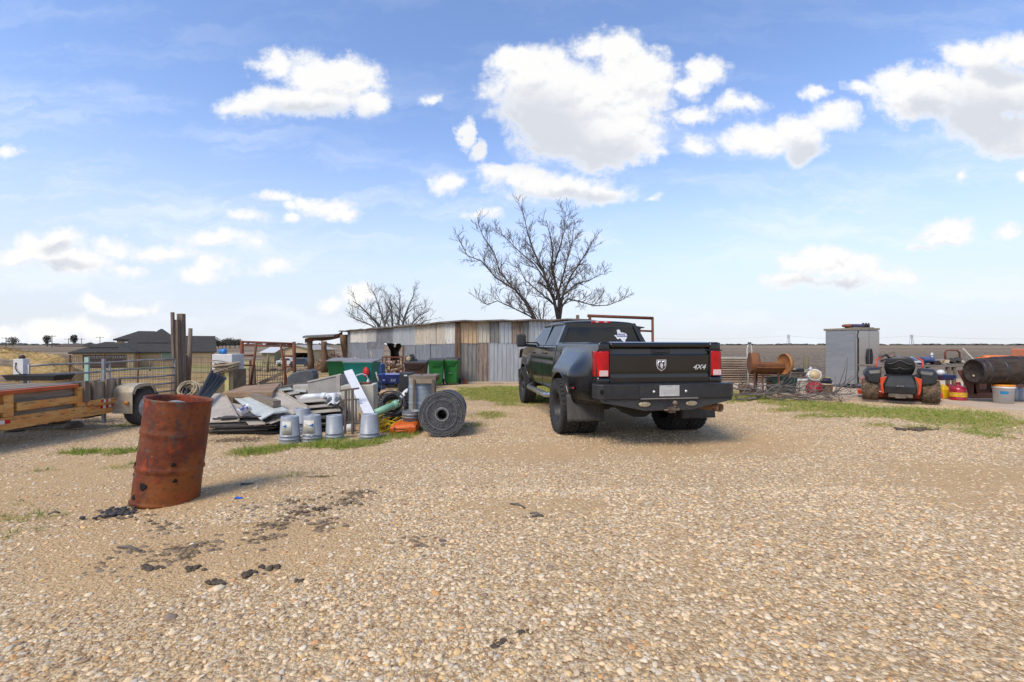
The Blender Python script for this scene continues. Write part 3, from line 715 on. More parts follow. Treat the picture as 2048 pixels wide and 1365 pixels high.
# roof loft
RW = [(1.27, .69, 1.925), (1.33, .71, 1.975), (1.7, .735, 2.005), (2.3, .74, 2.012), (2.85, .72, 1.99), (3.0, .69, 1.955)]
rings = []
for (y, hw, z) in RW:
    rings.append([(hw * math.cos(a) if abs(math.cos(a)) < .999 else hw * math.copysign(1, math.cos(a)), y, z - .075 + .075 * abs(math.sin(a)) ** .45 * (1 if math.sin(a) > 0 else 0)) for a in [PI * k / 20 for k in range(21)]])
mb = MB(); mb.loft(rings, cap=False, closed=False); mb.quad((-.69, 1.27, 1.85), (.69, 1.27, 1.85), (.69, 3.0, 1.88), (-.69, 3.0, 1.88)); mb.box2((-.68, 1.255, 1.85), (.68, 1.29, 1.935))
part('roof', mb, PAINT, TRK, solid=.012)
mb = MB()
for s in (-1, 1):
    mb.beam((s * .895, 1.20, 1.47), (s * .705, 1.30, 1.90), .10, .16, up=(0, 1, 0), w2=.07, h2=.14)
    mb.beam((s * .915, 2.24, 1.47), (s * .735, 2.24, 1.93), .045, .06, up=(0, 1, 0))
    mb.beam((s * .90, 3.75, 1.46), (s * .70, 2.98, 1.92), .06, .07, up=(0, 1, 0))
    mb.beam((s * .72, 1.28, 1.915), (s * .725, 3.0, 1.925), .06, .05)
    mb.beam((s * .925, 1.18, 1.475), (s * .925, 3.75, 1.475), .05, .04)
part('pillar', mb, PAINT, TRK, bev=.008)
mb = MB(); mb.quad((-.85, 1.185, 1.50), (.85, 1.185, 1.50), (.665, 1.262, 1.885), (-.665, 1.262, 1.885), .005)
rw = part('rear_window', mb, GLS, TRK)
for s in (-1, 1):
    for ya, yb, yc, yd in ((1.28, 2.215, 2.22, 1.345), (2.265, 3.62, 2.93, 2.26)):
        mb = MB(); mb.quad((s * .925, ya, 1.49), (s * .925, yb, 1.49), (s * .735, yc, 1.915), (s * .735, yd, 1.915), .005); part('side_window', mb, GLS, TRK)
mb = MB(); mb.quad((-.88, 3.78, 1.46), (.88, 3.78, 1.46), (.69, 3.02, 1.92), (-.69, 3.02, 1.92), .005); part('windshield', mb, GLS, TRK)
for sy, hh in ((1.75, 1.62), (2.75, 1.66)):
    for xx in ((-.42, .42)):
        mb = MB(); mb.box((xx, sy, 1.30), (.52, .14, hh - .95)); mb.box((xx, sy, hh + .08), (.24, .10, .16)); part('seat', mb, BLK, TRK, bev=.04)
mb = MB(); mb.box((0, 1.262, 1.955), (.40, .05, .045)); bl = part('brake_light', mb, REDL, TRK, bev=.012)
for xx in (-.09, .09): mb = MB(); mb.box((xx, 1.232, 1.957), (.07, .006, .022)); part('cargo_lens', mb, CLRL, bl, bev=.003)
# stickers on the rear window: slope frame
a0 = Vector((0, 1.185, 1.50)); a1 = Vector((0, 1.262, 1.885)); sl_ = (a1 - a0).normalized()
MW = Matrix.Translation(a0 + Vector((0, -.004, 0))) @ Matrix(((1, 0, 0, 0), (0, sl_.y, -sl_.z, 0), (0, sl_.z, sl_.y, 0), (0, 0, 0, 1)))
TX = [(555,300),(640,265),(700,300),(725,390),(830,410),(900,420),(985,470),(1020,560),(985,640),(930,700),(900,760),(910,850),(850,820),(770,770),(700,680),(650,650),(600,700),(540,680),(500,600),(420,520),(500,510),(580,530),(570,400)]
kx = .0095 / 20.48 * 1.02
TXp = [((x - 730) * kx + .41, (840 - y) * kx + .045) for x, y in TX]
mb = MB(); mb.prism(TXp[::-1], .002, M=MW); WHT = mat('white_vinyl', (.75, .75, .76), (.68, .68, .70), rough=.5, scale=10)
st = part('state_sticker', mb, WHT, rw)
BLU = mat('blue_vinyl', (.02, .10, .45), (.03, .13, .5), rough=.5, scale=10)
NAV = mat('navy_vinyl', (.012, .03, .20), (.015, .04, .24), rough=.5, scale=10)
gtext('PROUD', .046, NAV, st, MW @ TM((.41 + .015, .21, .003)), .0008, bold=.0015)
gtext('TRANSPORTER', .036, NAV, st, MW @ TM((.41 + .02, .172, .003)), .0008, bold=.0012)
mb = MB(); mb.prism([(.008 * (1 if k % 2 == 0 else .45) * math.cos(PI / 2 + k * PI / 5) + .465, .008 * (1 if k % 2 == 0 else .45) * math.sin(PI / 2 + k * PI / 5) + .115) for k in range(10)], .002, M=MW @ TM((0, 0, .002))); part('star', mb, NAV, st)
mb = MB(); rr = random.Random(3)
for k in range(13):
    x = .27 + k * .0118
    mb.box((x, .058 + rr.uniform(-.004, .004), .002), (.006, rr.choice((.02, .034, .028)), .001), M=MW)
    if k % 2: mb.box((x + .005, .045 + .026 * rr.random(), .002), (.012, .006, .001), M=MW)
part('blue_sticker', mb, BLU, rw)
# bumper
mb = MB(); mb.prism([(-1.05, -1.18), (-1.06, -1.40), (-.98, -1.47), (.98, -1.47), (1.06, -1.40), (1.05, -1.18), (.93, -1.26), (-.93, -1.26)], .21, M=TM((0, 0, .73)))
bp_ = part('rear_bumper', mb, TRIM, TRK, bev=.012)
mb = MB(); mb.prism([(-1.02, .735), (1.02, .735), (1.0, .69), (.52, .595), (.36, .56), (-.36, .56), (-.52, .595), (-1.0, .69)][::-1], .02, M=TM((0, -1.425, 0), (PI / 2, 0, 0)))
part('lower_plate', mb, mat('tread_plate', (.018, .018, .018), (.05, .05, .05), rough=.5, scale=60, bump=.8, bscale=110), bp_, bev=.004)
mb = MB(); mb.box((0, -1.472, .835), (.88, .012, .195)); part('plate_panel', mb, BLK, bp_, bev=.004)
mb = MB(); mb.box((0, -1.482, .737), (.88, .02, .012)); part('plate_shelf', mb, CHR, bp_)
for xx in (-.235, .255):
    mb = MB(); mb.lathe([(.02, 0), (.02, .006), (.014, .014), (0, .017)], 14, M=TM((xx, -1.478, .835), (PI / 2, 0, 0))); part('bumper_lamp', mb, SIL, bp_)
mb = MB(); mb.box((-1.0, -1.466, .84), (.05, .012, .06)); part('end_slot', mb, mat('void', (.002, .002, .002), rough=1), bp_)
mb = MB(); mb.box((0, -1.484, .845), (.305, .006, .155)); lp = part('licence_plate', mb, mat('plate_grey', (.50, .50, .48), (.42, .42, .41), rough=.4, scale=9), bp_, bev=.01)
DG = mat('plate_ink', (.22, .22, .22), (.30, .30, .30), rough=.6, scale=20)
gtext('TEXAS', .03, DG, lp, TM((0, -1.4875, .905), (PI / 2, 0, 0)), .0005)
mb = MB()
for k in range(17): mb.box((-.12 + k * .015, -1.4875, .838 + rr.uniform(-.004, .004)), (.011, .001, rr.uniform(.05, .07)))
part('plate_characters', mb, mat('plate_blur', (.33, .33, .33), (.46, .46, .45), rough=.6, scale=30), lp)
for xx in (-.36, .36):
    mb = MB(); M = TM((xx, -1.446, .655), (PI / 2, 0, 0)) @ Matrix.Diagonal((1, .42, 1, 1))
    mb.lathe([(.088, 0), (.088, .008), (.075, .014), (0, .014)], 28, M=M @ Matrix.Diagonal((1, 1, 1, 1)))
    rl = part('reverse_lamp', mb, mat('lamp_cream', (.42, .37, .26), (.36, .32, .22), rough=.35, scale=20), bp_)
    mb = MB()
    for ix in range(-2, 3):
        for iz in (-1, 1): mb.lathe([(.011, 0), (.009, .006), (0, .006)], 8, M=TM((xx + ix * .026, -1.46, .655 + iz * .012), (PI / 2, 0, 0)))
    part('lamp_diodes', mb, mat('diode', (.30, .24, .14), (.5, .42, .25), rough=.3), rl)
mb = MB(); HIT = mat('hitch_metal', (.12, .08, .06), (.20, .15, .11), rough=.6, metal=.4, scale=12); mb.box((0.02, -1.47, .57), (.075, .16, .06)); mb.box((.02, -1.56, .60), (.10, .14, .03)); mb.tube([(.02, -1.60, .61), (.02, -1.60, .65)], .016); mb.tube([(-.09, -1.5, .575), (.13, -1.5, .575)], .012)
ht = part('hitch', mb, HIT, bp_)
mb = MB(); mb.lathe([(0, -.036), (.02, -.03), (.034, -.012), (.036, 0), (.034, .012), (.02, .03), (0, .036)], 16, M=TM((.02, -1.60, .685))); part('hitch_ball', mb, HIT, ht)
# chassis
mb = MB()
for s in (-1, 1): mb.box2((s * .42 - .04, -1.2, .62), (s * .42 + .04, 5.0, .78))
mb.tube([(-1.0, 0, .47), (1.0, 0, .47)], .06, 12); mb.tube([(-.9, 4.15, .47), (.9, 4.15, .47)], .05, 12)
mb.lathe([(0, -.2), (.1, -.17), (.17, -.05), (.17, .05), (.1, .17), (0, .2)], 16, M=TM((0, 0, .47), (PI / 2, 0, 0)))
mb.tube([(0, .1, .5), (0, 2.8, .62)], .05, 10); mb.box2((-.75, .7, .52), (-.3, 2.9, .76)); mb.box2((-.85, -1.0, .84), (.85, 1.1, 1.0))
mb.prism([(-.42, .62), (.42, .62), (.12, .42), (-.06, .42)][::-1], .30, M=TM((-.30, -.8, 0), (PI / 2, 0, 0)))
part('chassis', mb, mat('under_dirt', (.018, .015, .012), (.035, .03, .024), rough=.9, scale=5, bump=.5), TRK)
mb = MB(); mb.tube([(.55, -.3, .56), (.72, -.8, .56), (.80, -1.22, .57), (.86, -1.40, .57)], [.045, .05, .055, .06], 16, cap=False); part('exhaust', mb, rust('exhaust_rust', (.16, .09, .05), (.32, .16, .07), (.05, .04, .035)), TRK, solid=.004)
for s in (-1, 1):     # wheel wells
    mb = MB(); mb.lathe([(.60, 0), (.60, .62)], 24, M=TM((s * .55, 0, .47), (0, s * PI / 2, 0)) @ Matrix.Rotation(PI / 2 if s > 0 else -PI / 2, 4, 'Z'), cap0=False, cap1=False, arc=PI)
    part('wheel_well', mb, BLK, TRK)
    wheel(TRK, s * 1.125, 0, .463, s); wheel(TRK, s * .80, 0, .463, s); wheel(TRK, s * .93, 4.15, .463, s, deep=False)
gtext('HEAVY DUTY', .05, SIL, TRK, TM((-1.012, 3.95, 1.20), (PI / 2, 0, -PI / 2)), .003, name='badge', sx=.8)
gtext('3500', .06, SIL, TRK, TM((-1.012, 4.3, 1.22), (PI / 2, 0, -PI / 2)), .003, name='badge')
# ================================================================ LEFT: drum, trailer, junk pile, bins
GRY = mat('weathered_board', (.30, .26, .22), (.19, .165, .14), rough=.85, scale=4, stretch=(.5, 5, 5), bump=.4, c3=(.10, .085, .07), f3=.62)
WOODG = wood('grey_timber_x', (.27, .225, .18), (.16, .13, .10), 'x', (.08, .065, .05))
WOODGY = wood('grey_timber_y', (.30, .25, .20), (.18, .145, .11), 'y', (.08, .065, .05))
WOODZ = wood('grey_timber_z', (.25, .195, .15), (.14, .108, .08), 'z', (.06, .045, .035))
BARK = wood('bark_z', (.20, .125, .075), (.10, .065, .042), 'z', (.05, .035, .025))
YEL = mat('yellow_flaking_paint', (.66, .37, .11), (.60, .23, .045), rough=.7, scale=4, stretch=(3, .8, 3), bump=.4, c3=(.22, .13, .07), f3=.54)
ORP = mat('orange_paint_worn', (.50, .105, .02), (.38, .07, .018), rough=.65, scale=5, bump=.3, c3=(.16, .07, .035), f3=.66)
GALV = mat('galvanised', (.36, .37, .38), (.24, .25, .26), rough=.45, metal=.55, scale=5, bump=.15, c3=(.17, .13, .10), f3=.70)
PIPEG = mat('grey_pipe', (.30, .30, .30), (.20, .19, .18), rough=.5, metal=.3, scale=6, c3=(.12, .075, .05), f3=.66)
ROPE = mat('rope', (.50, .42, .28), (.36, .29, .18), rough=.9, scale=30)
WHP = mat('white_plastic', (.66, .66, .65), (.55, .55, .54), rough=.45, scale=4, c3=(.40, .37, .32), f3=.68)
BEI = mat('beige_enamel', (.42, .39, .34), (.34, .31, .27), rough=.5, scale=3, c3=(.22, .17, .12), f3=.68, bump=.1)
# ---- burn barrel
dr = G(334, 1016); dr.y += .24; dr.x = (332 - CX) / F * dr.y; dr.z = T(dr.x, dr.y)
HR, HHt = .254, .915
BAR = thing('burn_barrel', 'rusty red-brown steel drum leaning on the gravel, charred holes near its base', 'steel drum', dr)
lean = Matrix.Rotation(R(6.5), 4, 'Y') @ Matrix.Rotation(R(-2.0), 4, 'X')
m = bpy.data.materials.new('burnt_drum'); m.use_nodes = True; t = m.node_tree; t.nodes.clear(); n = NT(t)
out = n.new('ShaderNodeOutputMaterial'); b = n.new('ShaderNodeBsdfPrincipled'); t.links.new(b.outputs[0], out.inputs[0])
co = n.new('ShaderNodeTexCoord').outputs['Object']
n1 = n.noise(co, 3.2, 7, .65); n2 = n.noise(n.vec('ADD', co, (3, 1, 7)), 5, 6, .7); n3 = n.noise(n.vec('MULTIPLY', co, (7, 7, 2)), 2, 6, .7); n4 = n.noise(co, 26, 5, .75)
c = n.mix(n.ss(n1, .36, .62), (.115, .025, .012), (.19, .055, .016))
c = n.mix(n.ss(n2, .53, .66), c, (.30, .048, .014)); c = n.mix(n.ss(n3, .53, .68), c, (.065, .042, .034))
zz = n.sep(co); c = n.mix(n.math('MULTIPLY', n.ss(n.math('ADD', n.math('SUBTRACT', zz[0], zz[2]), n.math('MULTIPLY', n1, .9)), .25, .5), .5), c, (.28, .095, .02))
c = n.mix(n.math('MULTIPLY', n.ss(n.noise(n.vec('MULTIPLY', co, (16, 16, 1.2)), 2, 4, .6), .58, .75), .5), c, (.05, .03, .025))
c = n.mix(n.ss(n.noise(n.vec('ADD', co, (9, 2, 2)), 4.2, 6, .7), .57, .66), c, (.10, .085, .07))
c = n.mix(n.ss(n.noise(n.vec('ADD', co, (2, 9, 5)), 9, 6, .75), .63, .72), c, (.42, .17, .05))
c = n.mix(n.ss(n4, .66, .74), c, (.42, .30, .22)); c = n.mix(n.math('MULTIPLY', n.ss(n4, .5, .3), .6), c, (.05, .02, .012))
n.put(b.inputs['Base Color'], c); n.put(b.inputs['Roughness'], n.ss(n2, .3, .8, .42, .8)); b.inputs['Metallic'].default_value = .1; b.inputs['Specular IOR Level'].default_value = .3
bp = n.new('ShaderNodeBump'); bp.inputs['Strength'].default_value = .7; bp.inputs['Distance'].default_value = .006; n.put(bp.inputs['Height'], n4); t.links.new(bp.outputs[0], b.inputs['Normal'])
DRM = m
prof = []
for k in range(46):
    z = HHt * k / 45; r = HR
    for zr in (.31, .62): r += .017 * math.exp(-((z - zr) / .014) ** 2) - .004 * math.exp(-((z - zr) / .03) ** 2)
    if k in (0, 45): r += .012
    prof.append((r, z))
prof += [(HR - .006, HHt), (HR - .012, HHt - .02), (HR - .014, .02)]
prof[45] = (HR + .012, HHt + .004)
mb = MB(); mb.lathe(prof, 72, M=lean, cap0=True, cap1=False, wob=lambda a, z: 1 + .004 * math.sin(2 * a + 1 + z * 3) + .003 * math.sin(5 * a + z * 9) + .010 * math.exp(-((z - .05) / .08) ** 2) * math.sin(3 * a))
dob = part('shell', mb, DRM, BAR)
CHAR = mat('char', (.004, .003, .003), (.012, .008, .006), rough=1)
mb0 = None
for (ang, z, r) in ((-97, .175, .030), (-137, .33, .022), (-50, .37, .017), (-44, .23, .016), (-146, .235, .012), (-118, .065, .020)):
    a = R(ang); mb = MB(); cdir = Vector((math.cos(a), math.sin(a), 0))
    M = lean @ axisM(cdir * (HR - .012) + Vector((0, 0, z)), cdir * (HR + .5) + Vector((0, 0, z)))
    pr = random.Random(int(z * 1000))
    mb.lathe([(r * 1.1, .012), (r * .98, .0175), (r * .8, .0172), (0, .017)], 14, M=M, cap0=False, wob=lambda a2, zz: 1 + .18 * math.sin(3 * a2 + z * 40))
    part('burnt_hole', mb, CHAR, BAR)
mb = MB(); rr = random.Random(8)
mb.grid(lambda u, v: lean @ Vector((.0 + .205 * (v) * math.cos(2 * PI * u), -.0 + .205 * v * math.sin(2 * PI * u), .78 + .11 * (1 - v ** 2) + .025 * noise.noise(Vector((math.cos(2 * PI * u) * 3 * v, math.sin(2 * PI * u) * 3 * v, 1)))  )), 28, 10)
solo('cloth_bundle', MB().add([Vector(p) + dr for p in mb.v], mb.f, True), mat('grey_cloth', (.30, .29, .30), (.20, .19, .19), rough=.9, scale=7, bump=.6, bscale=12), 'crumpled grey cloth stuffed in the top of the rusty drum', 'cloth')
# ---- trailer
TX0 = -7.2
def PXv(px, py, X): d = X * F / (px - CX); return Vector((X, d, H - (py - HY) / F * d))
TR = thing('flatbed_trailer', 'flatbed trailer with flaking yellow side beams and grey deck boards', 'trailer', (TX0 - 1, 7.4, T(-8, 7.4)))
mb = MB(); mb.box2((TX0 - .06, 4.6, .16), (TX0, 8.35, .345)); part('frame_rail', mb, YEL, TR, world=True, bev=.006)
mb = MB(); mb.box2((TX0 - .06, 6.62, .415), (TX0 - .002, 7.55, .535)); part('frame_rail', mb, YEL, TR, world=True, bev=.006)
mb = MB(); mb.box2((TX0 - .05, 4.6, .415), (TX0 - .002, 6.45, .535)); part('frame_rail', mb, YEL, TR, world=True, bev=.006)
mb = MB(); mb.box2((TX0 - .12, 4.6, .18), (TX0 - .065, 7.66, .665)); part('side_board', mb, WOODGY, TR, world=True, bev=.004)
mb = MB(); mb.box2((TX0 - .10, 4.6, .668), (TX0 + .01, 7.56, .725)); part('edge_trim', mb, ORP, TR, world=True, bev=.006)
for y in (6.50, 7.60):
    mb = MB(); mb.box2((TX0 - .055, y - .06, .35), (TX0 + .006, y + .07, .665)); part('stake_pocket', mb, YEL, TR, world=True, bev=.004)
for k in range(9):
    mb = MB(); x = TX0 - .12 - k * .235; mb.box2((x - .225, 4.6, .69), (x, 7.6, .733 + .004 * (k % 3))); part('deck_board', mb, WOODGY, TR, world=True, bev=.004)
mb = MB(); mb.box2((TX0 - .05, 7.68, .44), (TX0 - .01, 8.30, .74)); part('stake_board', mb, WOODZ if 0 else mat('pale_plank', (.40, .32, .22), (.28, .22, .15), rough=.85, scale=4, stretch=(5, 5, .5), bump=.4, c3=(.14, .11, .08)), TR, world=True, bev=.004)
for y in (7.66, 7.82, 8.07, 8.30):
    mb = MB(); mb.box2((TX0 - .0085, y - .035, .42), (TX0 + .045, y + .035, .77)); part('stake', mb, WOODZ, TR, world=True, bev=.004)
mb = MB(); mb.box2((TX0 - .01, 7.70, .335), (TX0 + .05, 8.34, .43)); part('side_rail', mb, YEL, TR, world=True, bev=.004)
mb = MB(); mb.lathe([(.055, 0), (.055, .05), (.04, .055), (.035, .01), (0, .01)], 18, M=axisM((TX0 + .005, 7.73, .385), (TX0 + 1, 7.73, .385)) @ Matrix.Diagonal((1, 1, 1, 1))); part('pipe_socket', mb, YEL, TR, world=True)
REFR = mat('reflector_red', (.55, .01, .01), (.4, .01, .01), rough=.3); REFW = mat('reflector_white', (.7, .68, .62), (.6, .58, .52), rough=.3)
for (y0, y1, z0, z1, nn) in ((7.92, 8.10, .375, .425, 4), (7.95, 8.34, .262, .312, 7), (6.3, 6.53, .255, .31, 3)):
    xx = TX0 + (.052 if z0 > .3 else .003)
    for k in range(nn):
        mb = MB(); ya = y0 + (y1 - y0) * k / nn; mb.box2((xx, ya, z0), (xx + .003, y0 + (y1 - y0) * (k + 1) / nn - .002, z1)); part('reflector', mb, REFR if k % 2 == 0 else REFW, TR, world=True)
# fender over the rear wheels
WY, WZ, WR = 8.585, T(-7, 8.6) + .335, .335
DIAM = mat('dirty_tread_plate', (.46, .40, .30), (.34, .28, .20), rough=.6, metal=.2, scale=7, bump=.8, bscale=70)
mb = MB(); pts = [(8.20, .14), (8.20, .52), (8.25, .62), (8.34, .66), (8.56, .66), (8.70, .60), (8.76, .50)]
mb.loft([[(TX0 + (0.0 if q == 0 else .36), y, z) for y, z in pts] for q in (0, 1)], closed=False, smooth=False)
mb.loft([[(TX0 + .36, y, z) for y, z in pts[1:]], [(TX0 + .36, y + (.04 if y < 8.7 else -.04) , z - .05) for y, z in pts[1:]]], closed=False, smooth=False)
fd = part('fender', mb, DIAM, TR, world=True, solid=.006)
mb = MB(); mb.lathe([(.035, 0), (.035, .03), (.028, .04), (0, .044)], 20, M=axisM((TX0 + .27, 8.196, .335), (TX0 + .27, 7.5, .335))); ml = part('marker_light', mb, mat('amber_lens', (.62, .22, .015), (.5, .16, .01), rough=.25, coat=.6), fd, world=True)
TT = make_tyre(.335, .20, .20, 44).mesh('wheel', mat('old_tyre', (.05, .047, .043), (.09, .08, .068), rough=.9, scale=6, bump=.3)); 
rb = MB(); rb.lathe([(.212, .06), (.20, .085), (.185, .05), (.15, .02), (.10, .035), (.06, .035), (.055, .09), (0, .10)], 28, cap0=False)
RMm = rb.mesh('rim', mat('white_rim', (.62, .63, .63), (.42, .40, .36), rough=.4, scale=9))
for yy in (WY,):
    o = bpy.data.objects.new('wheel', TT); sc.collection.objects.link(o); o.parent = TR; o.location = Vector((TX0 + .24, yy, WZ)) - TR.location; o.rotation_euler = (0, PI / 2, 0)
    q = bpy.data.objects.new('rim', RMm); sc.collection.objects.link(q); q.parent = o
mb = MB(); mb.tube([(TX0 - 1.9, WY, WZ), (TX0 + .2, WY, WZ)], .04, 10); mb.box2((TX0 - 1.9, 7.9, .10), (TX0 - .2, 8.3, .3)); part('axle', mb, BLK, TR, world=True)
mb = MB(); mb.box((TX0 - .12, 8.16, .55), (.045, .045, 1.15)); part('upright', mb, GALV, TR, world=True)
mb = MB(); sec = [(-.46, -.19), (.46, -.19), (.46, .19), (-.46, .19)]
c0 = Vector((-8.62, 8.3, .738))
mb.loft([[(c0.x + x * k, c0.y + y * k, c0.z + z) for x, y in sec] for k, z in ((.90, 0), (1, .08), (1.03, .08), (1.03, .10), (.97, .10), (.88, .02))], smooth=False)
solo('shallow_tub', mb, BLK, 'long shallow black plastic tub resting on the trailer deck', 'tub')
# rubble under the trailer
def rock(mb, c, r, seed, sq=(1, 1, .6)):
    rr = random.Random(seed); n = 10
    def fn(u, v):
        th = PI * v; ph = 2 * PI * u; d = Vector((math.sin(th) * math.cos(ph), math.sin(th) * math.sin(ph), math.cos(th)))
        k = r * (1 + .45 * noise.noise(d * 1.6 + Vector((seed, 0, 0))) + .15 * noise.noise(d * 4 + Vector((seed, 3, 0))))
        return (c[0] + d.x * k * sq[0], c[1] + d.y * k * sq[1], c[2] + d.z * k * sq[2])
    mb.grid(fn, 16, 9)
STONE = mat('limestone', (.30, .26, .21), (.20, .17, .13), rough=.95, scale=6, bump=.6)
for k, (px, d, r) in enumerate(((60, 8.4, .17), (118, 8.7, .16), (150, 8.3, .11), (30, 7.9, .12))):
    p = GX(px, d); mb = MB(); rock(mb, (p.x, p.y, p.z + r * .4), r, k + 3); solo('field_stone', mb, STONE, 'rough grey limestone rock lying in the shade under the yellow trailer', 'rock', 'stones under the trailer')
# ---- hay, rails and white electric box
mb = MB(); hc = GX(-20, 13.6)
def hay(u, v):
    th = 2 * PI * u; q = v * PI / 2
    d = Vector((math.cos(th) * math.cos(q), math.sin(th) * math.cos(q), math.sin(q)))
    k = 1 + .10 * noise.fractal(d * 3, 1, 2, 4)
    return (hc.x + d.x * 2.75 * k, hc.y + d.y * 1.3 * k, hc.z + max(0, d.z) ** .75 * 1.33 * k)
mb.grid(hay, 60, 16); rr = random.Random(4)
for k in range(1500):
    u, v = rr.random(), rr.random() ** .7; p = Vector(hay(u, v)); q = Vector((rr.gauss(0, 1), rr.gauss(0, 1), rr.gauss(0, .35))).normalized() * rr.uniform(.08, .28)
    mb.tube([p - q * .4 + Vector((0, 0, .0)), p + q * .6 + Vector((0, 0, .03))], .004, 3, cap=False)
solo('hay_bale', mb, mat('hay', (.54, .37, .14), (.36, .235, .085), rough=.9, scale=3, stretch=(3, 3, 14), bump=1, bscale=26, c3=(.20, .12, .045), f3=.6), 'big golden hay bale sagging behind the grey rails at left', 'hay bale')
for k, (z0, z1, ya) in enumerate(((723, 728, 10.4), (757, 757, 10.2))):
    mb = MB(); a = P(-30, z0, ya + .3); b_ = P(36, z1, ya); mb.beam(a, b_, .10, .15)
    solo('fence_rail', mb, WOODG, ('upper' if k == 0 else 'lower') + ' weathered grey timber rail in front of the hay bale', 'fence rail', bev=.008)
wp = GX(43, 9.9); WB = thing('electric_box', 'white meter box with a dark knob and cable in front of the hay', 'electric box', wp)
zt = P(43, 718, 9.9).z
mb = MB(); mb.box((wp.x, wp.y, zt - .19), (.215, .14, .38)); part('housing', mb, WHP, WB, world=True, bev=.01)
mb = MB(); mb.lathe([(.05, 0), (.055, .05), (.03, .08), (0, .085)], 12, M=TM((wp.x + .01, wp.y, zt))); part('knob', mb, mat('dark_knob', (.05, .03, .02)), WB, world=True)
mb = MB(); mb.box((wp.x, wp.y + .03, (wp.z + zt - .38) / 2), (.11, .09, zt - .38 - wp.z)); part('post', mb, WOODZ, WB, world=True)
mb = MB(); mb.tube([(wp.x - .04, wp.y - .078, zt - .1), (wp.x - .04, wp.y - .09, zt - .2), (wp.x + .0, wp.y - .09, zt - .27), (wp.x + .11, wp.y - .085, zt - .36)], .008, 6); mb.lathe([(.02, 0), (.02, .01), (0, .01)], 10, M=TM((wp.x - .04, wp.y - .07, zt - .1), (PI / 2, 0, 0))); part('cable', mb, BLK, WB, world=True)
# ---- pipe gate
gp1 = GX(350, 12.1); gp0 = GX(58, 9.75)
GT = thing('pipe_gate', 'long grey five-rail pipe gate hung from the tall timber post', 'gate', gp1)
for k in range(5):
    dz = .21 * k; a = Vector((gp0.x, gp0.y, .925 - dz)); b_ = Vector((gp1.x, gp1.y, 1.0 - dz * 1.0))
    mb = MB(); mb.tube([a.lerp(b_, i / 8) + Vector((0, 0, .012 * math.sin(i * 1.3 + k))) for i in range(9)], .024, 8); part('rail', mb, PIPEG, GT, world=True)
for f in (0, .5, 1):
    p = Vector((gp0.x, gp0.y, 0)).lerp(Vector((gp1.x, gp1.y, 0)), f); mb = MB(); mb.tube([(p.x, p.y, .07), (p.x, p.y, .96 + .04 * f)], .02, 8); part('upright', mb, PIPEG, GT, world=True)
# ---- tall posts
pz = GX(357, 12.3); TP = thing('gate_post', 'tall gate post of three weathered planks, highest timber at left', 'post', pz)
for (x0, x1, pt, dd) in ((342.5, 347.5, 625, 12.2), (347.5, 358, 640, 12.28), (356.5, 368, 628, 12.4)):
    a, b_ = P(x0, pt, dd), P(x1, pt, dd); mb = MB()
    w0 = b_.x - a.x; mb.beam(((a.x + b_.x) / 2 + .05, dd, pz.z - .2), ((a.x + b_.x) / 2, dd, a.z), w0, .07 if x0 < 345 else .13, up=(0, 1, 0)); part('plank', mb, WOODZ, TP, world=True, bev=.006)
mb = MB(); a = P(381, 657, 13.0); bq = GX(374, 13.0); mb.tube([bq, bq.lerp(a, .5) + Vector((.02, 0, 0)), a], [.075, .06, .05], 8); solo('slender_post', mb, WOODZ, 'slender leaning grey post just right of the tall gate post', 'post')
# ---- wire fence
FB = mat('rusty_wire', (.10, .065, .05), (.16, .09, .06), rough=.8)
def wirefence(name, p0, p1, h, nx, rows, label, posts=3, r=.0035, lift=0, pw=.045):
    th = thing(name, label, 'wire fence', p0); mb = MB(); L = (p1 - p0)
    for k in range(nx + 1):
        p = p0 + L * k / nx; z = T(p.x, p.y) + lift; j = .01 * math.sin(k * 1.7); mb.beam((p.x, p.y, z), (p.x + j, p.y, z + h + j), r * 2, r * 2)
    for q in range(rows + 1):
        for k in range(0, nx, 6):
            a = p0 + L * k / nx; b2 = p0 + L * min(nx, k + 6) / nx; zz = h * q / rows
            mb.beam((a.x, a.y, T(a.x, a.y) + lift + zz), (b2.x, b2.y, T(b2.x, b2.y) + lift + zz), r * 2, r * 2)
    part('mesh', mb, FB, th, world=True)
    for k in range(posts):
        p = p0 + L * (k / max(1, posts - 1)); z = T(p.x, p.y); m2 = MB(); m2.beam((p.x, p.y - .03, z - .1), (p.x + .03, p.y - .03, z + h + .06 + .05 * (k % 2)), pw, pw); part('post', m2, RUSTD, th, world=True)
    return th
wirefence('wire_fence', GX(140, 13.2), GX(345, 13.2), 1.15, 66, 9, 'rusty square-mesh wire fence behind the pipe gate', 4, pw=.028)
wirefence('wire_fence', GX(372, 12.9), GX(478, 12.6), 1.15, 30, 8, 'rusty wire mesh panel between the slender post and the rusty pipe frame', 3)
wirefence('wire_fence', GX(500, 12.9), GX(570, 12.9), 1.0, 14, 8, 'coarse wire mesh panel seen through the rusty pipe frame', 2, .005)
a = P(174, 715, 11.2); mb = MB(); mb.box((a.x, a.y, a.z - .32), (.10, .04, .64)); mb.box((a.x, a.y, (T(a.x, a.y) + a.z - .64) / 2), (.05, .03, a.z - .64 - T(a.x, a.y)))
solo('marker_board', mb, mat('mint_paint', (.33, .50, .40), (.26, .42, .33), rough=.7, scale=6, c3=(.3, .25, .18)), 'narrow mint-green board standing in the wire fence before the house', 'board')
